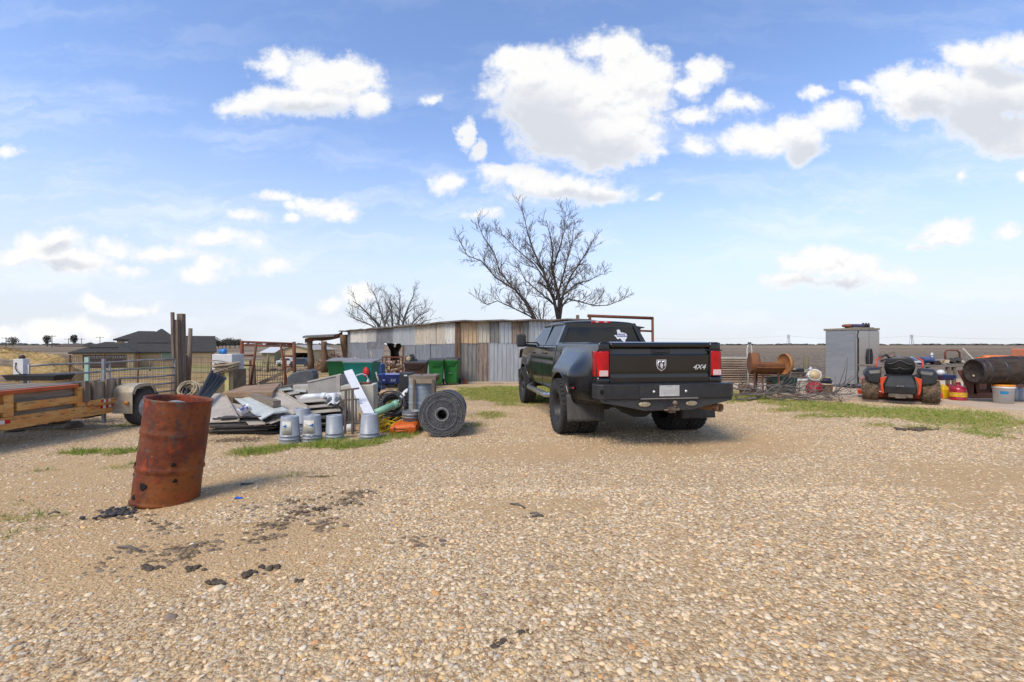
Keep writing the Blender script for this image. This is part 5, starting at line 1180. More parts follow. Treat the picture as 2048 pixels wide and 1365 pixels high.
# ---- water barrel in timber frame
wb = GX(844, 9.25); WBt = thing('framed_barrel', 'pale blue-grey steel barrel strapped in a timber frame with a plank top', 'barrel', wb)
zt = P(844, 757, 9.2).z; Hb = zt - wb.z
BLB = mat('pale_blue_steel', (.36, .41, .46), (.29, .33, .38), rough=.5, scale=4, metal=.15, c3=(.22, .17, .13), f3=.68)
prof = []
for k in range(41):
    z = Hb * k / 40; rr0 = .262
    for zr in (.36, .70): rr0 += .012 * math.exp(-((z - zr * Hb * 1.12) / .012) ** 2)
    prof.append((rr0, z))
mb = MB(); mb.lathe(prof, 44, M=TM(wb)); part('drum', mb, BLB, WBt, world=True)
mb = MB(); a, b_ = P(817, 744, 8.95), P(872, 744, 8.95)
mb.box(((a.x + b_.x) / 2, 9.22, zt + .045), (b_.x - a.x, .56, .05)); part('top_board', mb, WOODG, WBt, world=True, bev=.005)
for yy in (8.95, 9.5): mb = MB(); mb.box(((a.x + b_.x) / 2 + .01, yy, zt - .035), (b_.x - a.x - .04, .03, .10)); part('top_rail', mb, mat('tan_timber', (.38, .30, .21), (.26, .20, .14), rough=.9, scale=4, bump=.4, c3=(.12, .09, .06)), WBt, world=True, bev=.004)
for px, yy in ((828, 8.93), (866, 8.93), (870, 9.5)):
    mb = MB(); x = (px - CX) / F * yy; mb.beam((x, yy, wb.z), (x, yy, zt + .0), .045, .045); part('frame_post', mb, WOODZ, WBt, world=True)
mb = MB(); mb.lathe([(.03, 0), (.03, .01), (0, .012)], 12, M=TM((wb.x, 9.2, zt + .071))); part('bung', mb, BLK, WBt, world=True)
mb = MB(); a = GX(812, 9.5); zt2 = P(812, 746, 9.5).z; mb.box((a.x - .02, 9.7, (a.z + zt2) / 2), (.27, .30, zt2 - a.z)); bb = solo('black_cabinet', mb, BLK, 'tall narrow black plastic box beside the framed barrel', 'box', bev=.015)
mb = MB(); mb.box((a.x - .02, 9.546, zt2 - .06), (.07, .006, .03)); part('sticker', mb, WHP, bb, world=True)
# ---- blue spreader
sp = GX(781, 11.2); SPD = thing('wheelbarrow', 'blue wheelbarrow tray on black legs in front of the wire crate', 'wheelbarrow', sp)
z1, z0 = P(781, 749, 11.2).z, P(781, 768, 11.2).z
mb = MB(); 
def rect(cx, cy, hx, hy, z): return [(cx - hx, cy - hy, z), (cx + hx, cy - hy, z), (cx + hx, cy + hy, z), (cx - hx, cy + hy, z)]
mb.loft([rect(sp.x, 11.4, .20, .18, z0), rect(sp.x + .0, 11.4, .29, .30, z1 - .05), rect(sp.x, 11.4, .31, .33, z1), rect(sp.x, 11.4, .29, .31, z1), rect(sp.x, 11.4, .18, .16, z0 + .02)], smooth=False); part('tray', mb, mat('blue_steel', (.012, .045, .22), (.02, .06, .28), rough=.35, scale=5), SPD, world=True, bev=.012)
mb = MB()
for k, dx in enumerate((.06, .10, .145)): mb.beam((sp.x + dx - .01, 11.098 - .03, z0 + .06), (sp.x + dx + .015, 11.07 - .03, z0 + .13), .018, .004, up=(0, 1, 0))
mb.box((sp.x - .13, 11.075, z0 + .10), (.05, .006, .02)); part('stripes', mb, mat('pale_lettering', (.4, .42, .5)), SPD, world=True)
mb = MB()
for s in (-1, 1):
    mb.tube([(sp.x + s * .2, 11.2, z0), (sp.x + s * .24, 11.15, sp.z + .1), (sp.x + s * .22, 11.4, sp.z)], .02, 8); mb.tube([(sp.x + s * .2, 11.7, z0), (sp.x + s * .1, 11.2, z0 - .02), (sp.x + s * .25, 10.8, z0 + .05)], .018, 8)
mb.box((sp.x, 11.4, z0 - .06), (.3, .3, .1)); part('undercarriage', mb, BLK, SPD, world=True)
wheel(SPD, 0, .05, .17, 1, r=.17, w=.08, blocks=16)
# ---- wheeled bins
def bin_mesh(W, D, Hh):
    mb = MB(); b0, t0 = .78, 1.0
    rings = [[(-W / 2 * k * 1.0, -D / 2 * q, z), (W / 2 * k, -D / 2 * q, z), (W / 2 * k, D / 2 * (k * .9), z), (-W / 2 * k, D / 2 * (k * .9), z)] for k, q, z in ((.76, .70, .06), (.80, .74, .12), (.92, .90, Hh * .72), (.94, .93, Hh * .80), (1.0, 1.0, Hh * .90), (1.03, 1.04, Hh * .92), (1.03, 1.04, Hh * .95))]
    mb.loft(rings, smooth=False); return mb
def rollcart(px, d, W, D, Hh, m, lm, lab, rz=0, style=0, group='wheeled rubbish bins'):
    p = GX(px, d); p.y += D / 2; p.x = (px - CX) / F * p.y; th = thing('wheeled_bin', lab, 'bin', (p.x, p.y, T(p.x, p.y)), rz, group)
    part('body', bin_mesh(W, D, Hh), m, th, bev=.02)
    mb = MB(); mb.loft([[(-W * .53, -D * .54, Hh * .955), (W * .53, -D * .54, Hh * .955), (W * .53, D * .56, Hh * .98), (-W * .53, D * .56, Hh * .98)], [(-W * .50, -D * .50, Hh * .98), (W * .50, -D * .50, Hh * .98), (W * .50, D * .54, Hh * 1.03), (-W * .50, D * .54, Hh * 1.03)]], smooth=False); part('lid', mb, lm, th, bev=.012)
    mb = MB(); mb.tube([(-W * .42, D * .52, Hh * .93), (-W * .42, D * .64, Hh * .93), (W * .42, D * .64, Hh * .93), (W * .42, D * .52, Hh * .93)], .016, 8); part('handle', mb, m, th)
    if style:      # front catch plate and ribs
        mb = MB(); mb.loft([[(-W * .44, -D * .535, Hh * .90), (W * .44, -D * .535, Hh * .90), (W * .44, -D * .42, Hh * .90), (-W * .44, -D * .42, Hh * .90)], [(-W * .24, -D * .50, Hh * .72), (W * .24, -D * .50, Hh * .72), (W * .24, -D * .40, Hh * .72), (-W * .24, -D * .40, Hh * .72)]], smooth=False)
        for k in range(8): x = -W * .36 + W * .72 * k / 7; mb.beam((x, -D * .55, Hh * .885), (x * .6, -D * .515, Hh * .74), .012, .012)
        part('grip_plate', mb, m, th)
        mb = MB(); mb.tube([(-W * .12, -D * .45, Hh * .45), (-W * .12, -D * .49, Hh * .45), (W * .12, -D * .49, Hh * .45), (W * .12, -D * .45, Hh * .45)], .012, 6); part('lift_bar', mb, GALV, th)
    for s in (-1, 1): wheel(th, s * W * .44, D * .38, .11, s, r=.11, w=.05, blocks=12)
    return th
GR1 = mat('bin_green', (.016, .16, .028), (.012, .13, .023), rough=.42, scale=4, rv=.04)
GR2 = mat('bin_dark_green', (.01, .11, .035), (.008, .09, .028), rough=.42, scale=4)
TEA = mat('bin_teal', (.006, .17, .14), (.005, .14, .115), rough=.42, scale=4)
LDK = mat('bin_lid_dark', (.035, .037, .04), (.06, .06, .065), rough=.45)
LDG = mat('bin_lid_grey', (.15, .14, .14), (.23, .21, .20), rough=.5, scale=5)
BRN = mat('bin_brown', (.05, .022, .015), (.04, .018, .012), rough=.5, scale=4)
rollcart(873, 16.6, .56, .60, .98, GR1, LDK, 'bright green wheeled bin, left one of the two by the shed corner', R(4), 1)
rollcart(904, 16.9, .56, .60, 1.0, GR1, LDK, 'bright green wheeled bin standing against the shed corner post', R(-6), 1)
rollcart(833, 15.2, .74, .55, .95, BRN, LDK, 'dark brown wheeled bin with the small black pump on its lid', 0, 1)
rollcart(688, 13.9, .86, .75, 1.05, GR2, LDG, 'dark green wide bin with a dusty grey lid, left of the teal bin', R(8))
tb = rollcart(725, 13.0, .86, .75, 1.05, TEA, LDG, 'teal wide bin with a red sprayed oval on its side', R(-3))
mb = MB(); mb.lathe([(.115, 0), (.115, .004), (0, .004)], 24, M=TM((.25, -.39, .72), (PI / 2 - .12, 0, 0)) @ Matrix.Diagonal((.75, 1.3, 1, 1))); part('red_spot', mb, mat('red_spray', (.55, .008, .01), (.45, .006, .01), rough=.6), tb)
mb = MB(); a = GX(758, 14.6); mb.box((a.x, a.y, a.z + .45), (.30, .4, .9)); solo('blue_tote', mb, mat('blue_tote_m', (.02, .07, .22), (.03, .09, .26), rough=.5), 'dark blue plastic tote squeezed behind the teal bin', 'bin', bev=.02)
pp = P(821, 718, 15.5); PM = thing('pump', 'small black pump with a round tan cap sitting on the brown bin', 'pump', (pp.x, pp.y, pp.z - .12))
mb = MB(); mb.box((pp.x, pp.y, pp.z), (.26, .22, .20)); mb.box((pp.x + .12, pp.y, pp.z - .05), (.2, .14, .10)); mb.box((pp.x + .04, pp.y, pp.z + .12), (.12, .12, .08)); part('housing', mb, BLK, PM, world=True, bev=.02)
mb = MB(); mb.lathe([(.085, 0), (.08, .03), (.03, .035), (0, .03)], 20, M=TM((pp.x - .04, pp.y - .11, pp.z), (PI / 2, 0, 0))); part('cap', mb, mat('tan_cap', (.45, .35, .2)), PM, world=True)
# sticks leaning by the bins
for k, (A, B_, lab) in enumerate((((741, 703, 15), (747, 728, 15), 'pale broom handle rising above the teal bin'), ((709, 715, 14.2), (718, 730, 14.2), 'short pale stick poking up above the green bin lid'), ((703, 716, 14.2), (704, 728, 14.2), 'short brown stick behind the green bin lid'), ((719, 718, 14.4), (724, 730, 14.4), 'thin grey stick between the two wide bins'), ((752, 745, 12.8), (757, 763, 12.6), 'bare pale stake leaning right of the teal bin'))):
    mb = MB(); mb.tube([P(*A), P(*B_)], .022, 6); solo('stick', mb, mat('bare_stick', (.42, .34, .26), (.33, .27, .2), rough=.8), lab, 'stick')
# wire crate behind the shed opening
cc = GX(785, 16.5); CR = thing('wire_crate', 'rusty wire crate filled with pale logs in the shed opening', 'crate', cc); mb = MB()
zt = P(785, 715, 16.5).z
for s in (-.36, .36):
    for q in (0, .5): mb.beam((cc.x + s, cc.y + q, cc.z), (cc.x + s, cc.y + q, zt), .045, .045)
for k in range(9): x = cc.x - .36 + .09 * k; mb.beam((x, cc.y, cc.z), (x, cc.y, zt), .010, .010)
for k in range(9): z = cc.z + (zt - cc.z) * (k + 1) / 9; mb.beam((cc.x - .36, cc.y, z), (cc.x + .36, cc.y, z), .012, .012)
mb.beam((cc.x - .38, cc.y, zt), (cc.x + .38, cc.y, zt), .05, .05); part('cage', mb, RUSTD, CR, world=True)
mb = MB(); rr = random.Random(77)
for k in range(60): rock(mb, (cc.x + rr.uniform(-.32, .32), cc.y + rr.uniform(.1, .4), cc.z + rr.uniform(.05, .95)), rr.uniform(.04, .075), 100 + k, (1.2, 1, .8))
solo('log_heap', mb, mat('pale_log_ends', (.55, .44, .32), (.36, .27, .19), rough=.9, scale=5), 'pale firewood chunks heaped inside the wire crate', 'firewood', kind='stuff')
# ================================================================ BACKGROUND: shed, trees, houses, poles
def linep(A, B_, px):
    k = (px - CX) / F; A, B_ = Vector(A), Vector(B_); D = B_ - A
    t_ = (k * A.y - A.x) / (D.x - k * D.y); return A + D * t_
A0_, A1_, B1_, C1_ = (-11.6, 31.0), (-2.16, 18.0), (2.8, 18.0), (7.4, 26.2)
SHD_ = thing('metal_shed', 'long low shed patched together from grey, white and tan corrugated sheets', 'shed', (-1.0, 20.0, T(-1, 20)))
TN = {
 'white': mat('sheet_white', (0.696, 0.684, 0.636), (0.504, 0.480, 0.432), rough=.6, metal=.1, scale=2.5, stretch=(3, 3, .6), c3=(.26, .19, .12), f3=.58),
 'cream': mat('sheet_cream', (0.552, 0.504, 0.420), (0.432, 0.384, 0.312), rough=.7, metal=.1, scale=2.5, stretch=(5, 5, .6), c3=(.22, .16, .11), f3=.6),
 'dark': mat('sheet_dark', (0.156, 0.162, 0.180), (0.240, 0.246, 0.264), rough=.55, metal=.35, scale=2.5, c3=(.30, .30, .31), f3=.62),
 'blue': mat('sheet_bluegrey', (0.204, 0.222, 0.252), (0.288, 0.306, 0.336), rough=.5, metal=.35, scale=2.5, stretch=(4, 4, .7), c3=(.36, .38, .42), f3=.62),
 'silver': mat('sheet_silver', (0.480, 0.498, 0.516), (0.372, 0.390, 0.408), rough=.42, metal=.4, scale=2.5, stretch=(4, 4, .5), c3=(.24, .23, .21), f3=.68),
 'tan': mat('sheet_tan', (0.504, 0.360, 0.216), (0.408, 0.288, 0.180), rough=.7, scale=2.5, c3=(.24, .16, .10), f3=.64),
 'rusty': mat('sheet_rusty', (0.288, 0.228, 0.180), (0.204, 0.168, 0.144), rough=.75, scale=2.5, stretch=(4, 4, .6), c3=(.16, .085, .055), f3=.52),
 'grust': mat('sheet_grey_rust', (0.252, 0.240, 0.222), (0.180, 0.174, 0.162), rough=.65, metal=.2, scale=2.5, stretch=(4, 4, .6), c3=(.17, .11, .07), f3=.58)}
def panel(p, q, z0a, z1a, z1b, tone, out=0.0, rib=.16, amp=.03, z0b=None):
    z0b = z0a if z0b is None else z0b
    p, q = Vector((p.x, p.y, 0)), Vector((q.x, q.y, 0)); L = (q - p).length; n_ = Vector((0, 0, 1)).cross((q - p).normalized())
    if n_.y > 0: n_ = -n_
    m = max(4, int(L / rib * 4)); mb = MB()
    def fn(u, v):
        s_ = u * L; ph = (s_ / rib) % 1; o = amp if ph < .22 else 0
        w_ = p + (q - p) * u + n_ * (out + o); za = z0a + (z0b - z0a) * u; zb = z1a + (z1b - z1a) * u
        return (w_.x, w_.y, za + (zb - za) * v)
    nu = m * 2
    mb.grid(fn, nu, 2, smooth=False); part('wall_panel', mb, TN[tone], SHD_, world=True, solid=.004)
ZT = 2.28; SEAM = 1.42
def zg(p): return T(p.x, p.y) - .05
def wallA(x0, x1, tone, a, b_, out=0.0):
    p, q = linep(A0_, A1_, x0), linep(A0_, A1_, x1)
    za = zg(p) if a is None else a; panel(p, q, za, b_, b_, tone, out, z0b=zg(q) if a is None else a)
for (x0, x1, tone, a, b_, o) in ((696, 704, 'dark', None, ZT, 0), (703, 721, 'white', 1.52, ZT - .04, .03), (720, 737, 'white', 1.50, ZT - .04, .025), (738, 754, 'white', 1.55, ZT - .05, .03), (703, 738, 'blue', None, 1.54, 0), (735, 768, 'blue', None, 1.20, .004), (735, 769, 'dark', 1.14, ZT, .012), (752, 787, 'dark', 1.46, ZT, .018),
    (786, 806, 'silver', 1.44, ZT - .03, .022), (804, 832, 'silver', 1.36, ZT - .02, .026), (830, 852, 'cream', 1.36, ZT - .02, .02), (851, 874, 'cream', 1.40, ZT - .02, .026), (872, 893, 'cream', 1.40, ZT - .02, .02), (892, 913, 'white', 1.42, ZT - .02, .026),
    (810, 832, 'blue', None, 1.40, 0), (831, 862, 'blue', None, 1.43, .006), (860, 888, 'blue', None, 1.43, 0), (886, 916, 'blue', None, 1.44, .006)): wallA(x0, x1, tone, a, b_, o)
def wallB(x0, x1, tone, a, b_, out=0.0):
    p, q = linep(A1_, B1_, x0), linep(A1_, B1_, x1); za = zg(p) if a is None else a; panel(p, q, za, b_, b_, tone, out)
for (x0, x1, tone, a, b_, o) in ((917, 936, 'tan', 1.44, 2.28, .02), (935, 956, 'tan', 1.43, 2.28, .024), (955, 980, 'cream', 1.46, 2.29, .02), (979, 1000, 'grust', 1.46, 2.30, .024), (999, 1024, 'silver', 1.45, 2.30, .02), (1023, 1046, 'rusty', 1.43, 2.30, .024), (1045, 1060, 'grust', 1.44, 2.31, .02), (1058, 1108, 'silver', 1.42, 2.31, .024), (1106, 1166, 'rusty', 1.42, 2.33, .02),
    (918, 957, 'grust', None, 1.47, 0), (956, 979, 'rusty', None, 1.47, .005), (978, 1012, 'silver', None, 1.48, .008), (1010, 1044, 'silver', None, 1.48, .003), (1042, 1080, 'silver', None, 1.47, .008), (1078, 1166, 'silver', None, 1.46, .003)): wallB(x0, x1, tone, a, b_, o)
for (x0, x1, tone) in ((1166, 1200, 'grust'), (1199, 1240, 'rusty'), (1239, 1272, 'silver'), (1270, 1281, 'rusty')):
    p, q = linep(B1_, C1_, x0), linep(B1_, C1_, x1); panel(p, q, -.15, 2.33, 2.34, tone, 0)
# roof
mb = MB()
def slab(pts, th): 
    o = len(mb.v); n = len(pts); mb.add([p for p in pts] + [(p[0], p[1], p[2] - th) for p in pts], [tuple(range(n)), tuple(range(2 * n - 1, n - 1, -1))] + [(i, i + n, (i + 1) % n + n, (i + 1) % n) for i in range(n)])
fr1 = [(-11.75 + 9.55 * i / 24 , 30.8 - 13.08 * i / 24 - .05 * (i % 2), 2.32 + .022 * math.sin(i * 2.1)) for i in range(24)]; fr2 = [(-2.2 + 5.1 * i / 14, 17.72 - .05 * (i % 2), 2.33 + .07 * i / 14 + .018 * math.sin(i * 1.7)) for i in range(15)]
slab(fr1 + fr2 + [(7.6, 26.1, 2.40), (7.0, 30, 2.2), (-1.5, 24.5, 2.15), (-8.6, 34.0, 2.18)], .05)
part('roof', mb, mat('roof_tin', (.13, .11, .10), (.20, .17, .15), rough=.7, metal=.2, scale=3, c3=(.12, .06, .04), f3=.58), SHD_, world=True)
for px in (913, 917.5):
    p = linep(A0_, A1_, min(px, 914)); mb = MB(); mb.box((p.x + (px - 913) * .02, p.y - .07, 1.08), (.10, .08, 2.4)); part('corner_post', mb, BARK, SHD_, world=True, bev=.01)
mb = MB(); p = linep(A0_, A1_, 690); mb.tube([(p.x + .1 * math.sin(k), p.y, T(p.x, p.y) + k * .5) for k in range(6)], [.27, .24, .22, .22, .23, .25], 12); part('log_post', mb, BARK, SHD_, world=True)
mb = MB(); p = linep(A0_, A1_, 808); mb.box((p.x, p.y - .05, .5), (.12, .1, 1.7)); part('door_post', mb, BARK, SHD_, world=True)
for px in (700, 745, 1000, 1090, 1150): 
    p = linep(A0_, A1_, px) if px < 914 else linep(A1_, B1_, px); mb = MB(); mb.box((p.x, p.y + .25, 1.05), (.12, .12, 2.4)); part('frame_post', mb, BARK, SHD_, world=True)
mb = MB(); a, b_ = P(925, 772, 17.8), P(1050, 770, 17.8); mb.box2((a.x, 17.55, T(a.x, 17.6) - .05), (2.9, 17.97, T(a.x, 17.6) + .06)); part('footing', mb, mat('concrete_tan', (.42, .33, .23), (.34, .27, .19), rough=.95, scale=3, bump=.3), SHD_, world=True, bev=.02)
mb = MB(); a = P(930, 766, 17.4); mb.box((a.x, 17.45, -.02), (.14, .12, .16)); mb.tube([(a.x - .05, 17.4, 0), (a.x - .1, 17.4, .15)], .03, 6); solo('rusty_bracket', mb, RUST, 'small rusty iron block at the foot of the shed wall', 'bracket')
mb = MB(); a = P(1156, 634, 18.2); mb.box((a.x, 18.3, a.z - .1), (.12, .12, .35)); part('stub_post', mb, WOODZ, SHD_, world=True)
# lean-to on the left
LT = thing('lean_to', 'rough lean-to of two log posts and a warped brown beam at the shed end', 'lean-to', GX(634, 29))
beam = [(611, 678), (628, 674), (645, 673.5), (662, 672), (676, 669), (684, 664)]
mb = MB(); rings = []
for k, (x, y) in enumerate(beam): p = P(x, y, 29.0 + .3 * k); rings.append([(p.x, p.y - .1, p.z - .26 + .05 * math.sin(k * 2)), (p.x, p.y + .1, p.z - .26), (p.x, p.y + .1, p.z), (p.x, p.y - .1, p.z)])
mb.loft(rings, smooth=False); part('beam', mb, mat('warm_bark', (.25, .12, .065), (.17, .085, .05), rough=.9, scale=3, bump=.5, c3=(.10, .05, .03)), LT, world=True)
for px, py, r in ((620, 683, .20), (648, 683, .21)):
    a = P(px, py, 29.2); b_ = GX(px + 1, 29.2); mb = MB(); mb.tube([b_, b_.lerp(a, .4) + Vector((.06, 0, 0)), b_.lerp(a, .8) + Vector((-.02, 0, 0)), a], [r * 1.05, r, r * .8, r * .85], 10); part('post', mb, BARK, LT, world=True)
mb = MB(); mb.quad(P(605, 673, 28.6), P(668, 670, 29.2), P(676, 668, 33), P(612, 671, 33), .12); part('tin_roof', mb, TN['grust'], LT, world=True)
# rusty pipe goal frame behind truck
GF = thing('pipe_arch', 'tall rusty pipe arch standing behind the pickup cab', 'steel frame', GX(1306, 21))
for A, B_, r in (((1175, 632), (1306, 637), .07), ((1305, 635), (1306, 765), .06), ((1230, 660), (1306, 663), .045), ((1183, 630), (1175, 645), .05)):
    mb = MB(); mb.tube([P(*A, 21), P(*B_, 21)], r, 8); part('pipe', mb, RUSTD, GF, world=True)
mb = MB(); mb.tube([P(1180, 633, 21), GX(1182, 21)], .06, 8); part('pipe', mb, RUSTD, GF, world=True)
# ---- trees
def grow(mb, pts, r0, r1, rr, depth, spread, maxd=3, up=.25, start=.25, step=.42, lf=1.0):
    n = len(pts); rs = [r0 + (r1 - r0) * i / (n - 1) for i in range(n)]
    mb.tube(pts, rs, 7 if r0 > .03 else 4 if r0 > .012 else 3)
    if depth >= maxd: return
    cum = [0]
    for i in range(n - 1): cum.append(cum[-1] + (pts[i + 1] - pts[i]).length)
    L = cum[-1]; s = L * start
    while s < L:
        i = max(k for k in range(n) if cum[k] <= s); i = min(i, n - 2); f = (s - cum[i]) / max(1e-6, cum[i + 1] - cum[i])
        p = pts[i].lerp(pts[i + 1], f); d = (pts[i + 1] - pts[i]).normalized()
        side = Vector((rr.gauss(0, 1), rr.gauss(0, 1), rr.gauss(0, .8))); side -= d * side.dot(d); side.normalize()
        dd = (d * rr.uniform(.5, 1.0) + side * rr.uniform(.5, 1.0) + Vector((0, 0, up))).normalized()
        rem = 1 - s / L; ln = spread * rr.uniform(.45, 1.1) * (.45 + .7 * rem) * lf
        q = [p]; cd = dd.copy(); m = 4 if depth < maxd - 1 else 3
        for k in range(m):
            cd = (cd + Vector((rr.gauss(0, .20), rr.gauss(0, .20), rr.gauss(.06, .16)))).normalized(); q.append(q[-1] + cd * ln / m)
        rb = max(.0075, (r0 + (r1 - r0) * s / L) * .55)
        grow(mb, q, rb, max(.0055, rb * .4), rr, depth + 1, spread * .56, maxd, up, .15, step * .62, lf)
        s += step * rr.uniform(.6, 1.4)
def limb(pxs, d, dd0, dd1, base=None):
    n = len(pxs); return [P(x, y, d + dd0 + (dd1 - dd0) * i / (n - 1)) for i, (x, y) in enumerate(pxs)]
TBK = mat('winter_bark', (.12, .092, .075), (.07, .055, .045), rough=.9, scale=5, bump=.3)
D = 21.5
tr = thing('bare_tree', 'large leafless tree spreading wide above the shed roof behind the pickup', 'tree', GX(1117, D))
mb = MB(); b0_ = GX(1113, D)
mb.tube([b0_, P(1114, 720, D), P(1117, 660, D), P(1118, 640, D)], [.24, .19, .16, .14], 12); part('trunk', mb, TBK, tr, world=True)
LIMBS = [([(1117, 645), (1108, 600), (1096, 572), (1085, 540), (1066, 500), (1055, 465), (1043, 412)], 0, -.8, .13),
 ([(1117, 642), (1118, 600), (1110, 562), (1103, 538), (1106, 500), (1100, 470), (1092, 440)], 0, .3, .13),
 ([(1114, 690), (1090, 660), (1068, 638), (1050, 605), (1030, 580), (992, 556), (962, 522), (935, 512), (918, 478)], 0, -1.2, .10),
 ([(1072, 640), (1055, 606), (1025, 575), (1000, 545), (988, 505), (965, 470), (955, 442)], -.3, .9, .07),
 ([(1120, 640), (1124, 612), (1135, 598), (1160, 604), (1190, 612), (1216, 611), (1250, 598)], 0, -.6, .08),
 ([(1119, 625), (1126, 590), (1140, 555), (1162, 522), (1180, 495), (1187, 478)], 0, -1.0, .09),
 ([(1112, 600), (1124, 560), (1134, 520), (1144, 485), (1149, 440)], .1, 1.4, .08),
 ([(1066, 636), (1030, 618), (995, 602), (975, 610), (963, 602)], -.35, -1.0, .05),
 ([(1090, 560), (1070, 530), (1040, 505), (1015, 480), (990, 455)], 0, 1.5, .06), ([(1105, 540), (1118, 500), (1128, 465), (1130, 425)], 0, -1.5, .06),
 ([(1128, 590), (1150, 570), (1180, 560), (1205, 548)], 0, 1.5, .05), ([(1108, 610), (1085, 590), (1050, 560), (1035, 530)], 0, -1.5, .06)]
for k, (pl, a, b_, r0) in enumerate(LIMBS):
    rr = random.Random(50 + k); mb = MB(); grow(mb, limb(pl, D, a, b_), r0 * .68, .012, rr, 0, 1.18, 3, .28, .14, .235); part('limb', mb, TBK, tr, world=True)
D2 = 30.0
TB2 = mat('winter_bark_pale', (.17, .155, .14), (.11, .10, .09), rough=.9, scale=5)
tr2 = thing('bare_tree', 'smaller pale leafless tree seen through and above the shed opening', 'tree', GX(789, D2))
mb = MB(); mb.tube([GX(791, D2), P(790, 712, D2), P(788, 700, D2)], [.35, .28, .26], 10); mb.tube([P(789, 706, D2), P(780, 690, D2), P(770, 672, D2)], [.2, .17, .14], 8); mb.tube([P(790, 706, D2), P(802, 686, D2), P(812, 668, D2)], [.2, .16, .13], 8); part('trunk', mb, TBK, tr2, world=True)
for k, (pl, a, b_, r0) in enumerate((([(770, 676), (757, 650), (740, 632), (720, 612), (706, 603)], 0, -1.5, .11), ([(776, 680), (768, 645), (757, 612), (748, 586)], 0, 1, .12), ([(786, 690), (785, 650), (783, 615), (776, 590)], 0, 0, .12), ([(804, 680), (806, 645), (815, 618), (830, 585)], 0, -1, .12), ([(810, 672), (822, 650), (838, 632), (858, 622)], 0, 1, .10), ([(795, 690), (797, 650), (800, 620), (800, 590)], 0, 1.5, .10), ([(765, 665), (740, 650), (715, 640), (700, 632)], 0, 1, .07), ([(812, 668), (835, 652), (850, 642), (862, 640)], 0, -1, .06))):
    rr = random.Random(80 + k); mb = MB(); grow(mb, limb(pl, D2, a, b_), r0 * .85, .02, rr, 0, 1.6, 3, .3, .15, .34); part('limb', mb, TB2, tr2, world=True)
# ---- distant trees (far left and horizon)
def far_tree(px, d, h, w_, seed, label, group, name='distant_tree'):
    rr = random.Random(seed); p = GX(px, d); th = thing(name, label, 'tree', p, 0, group)
    mb = MB(); mb.tube([p, p + Vector((0, 0, h * .35))], [h * .04, h * .03], 6); part('trunk', mb, TBK, th, world=True)
    mb = MB()
    for k in range(7): 
        a = rr.uniform(0, 6.28); e = p + Vector((math.cos(a) * w_ * .4, math.sin(a) * w_ * .4, h * rr.uniform(.7, .95))); mb.tube([p + Vector((0, 0, h * .25)), p.lerp(e, .6) + Vector((0, 0, .3)), e], [h * .02, h * .012, .03], 4)
    for k in range(420):
        v = Vector((rr.gauss(0, 1), rr.gauss(0, 1), rr.gauss(0, 1))).normalized() * rr.random() ** .45
        c = p + Vector((v.x * w_ / 2, v.y * w_ / 2, h * .62 + v.z * h * .38)); s_ = h * rr.uniform(.02, .05); t_ = Vector((rr.gauss(0, 1), rr.gauss(0, 1), rr.gauss(0, 1))).normalized(); u_ = t_.orthogonal().normalized()
        mb.add([c - t_ * s_ * 2, c + u_ * s_ * .6, c + t_ * s_ * 2, c - u_ * s_ * .6], [(0, 1, 2, 3)])
    part('crown', mb, mat('far_foliage', (.055, .052, .035), (.085, .075, .055), rough=.95, scale=.6), th, world=True)
gt = 'dark trees beyond the house'
for k, (px, h, w_) in enumerate(((431, 7.5, 6.5), (445, 5.8, 6), (452, 6.8, 6), (460, 7.2, 7), (470, 6.2, 6), (478, 6.6, 5), (437, 5, 5))):
    far_tree(px, 300 + 8 * (k % 3), h, w_, k, 'bushy dark tree in the clump just right of the big house', gt)
for k, (px, d, h, w_, lab) in enumerate(((26, 420, 9, 9, 'lone dark bush-like tree on the far field at the left edge'), (94, 430, 11, 6, 'spindly bare tree beside the tallest utility pole'), (148, 450, 12, 6, 'bare thin tree above the far farmhouse roof'))): far_tree(px, d, h, w_, 60 + k, lab, None)
mb = MB(); rr = random.Random(15)
for k in range(620):
    px = rr.uniform(-300, 2350); 
    if 1040 < px < 1430 and rr.random() < .3: pass
    d = rr.uniform(1000, 1250); p = GX(px, d); hh = rr.uniform(2.2, 5.0) * (1.25 if px < 700 else .9) * (1 + .6 * noise.noise(Vector((px * .02, 0, 0)))); ww = rr.uniform(5, 14)
    n = 7; vs = [p + Vector((-ww, 0, -2)), p + Vector((ww, 0, -2))]; top = [p + Vector((ww * (1 - 2 * q / n), rr.uniform(-3, 3), hh * (math.sin(PI * (q + .15) / (n + .3)) ** .5) * rr.uniform(.7, 1.1))) for q in range(n + 1)]
    back = [v + Vector((0, 6, 0)) for v in vs + top]; allv = vs + top; m = len(allv)
    mb.add(allv + back, [tuple(range(m)), tuple(range(2 * m - 1, m - 1, -1))] + [(i, (i + 1) % m, m + (i + 1) % m, m + i) for i in range(m)])
solo('tree_line', mb, mat('horizon_wood', (.085, .085, .075), (.12, .11, .09), rough=1, scale=.05), 'thin dark line of far-off woods along the whole horizon', 'woods', kind='stuff')
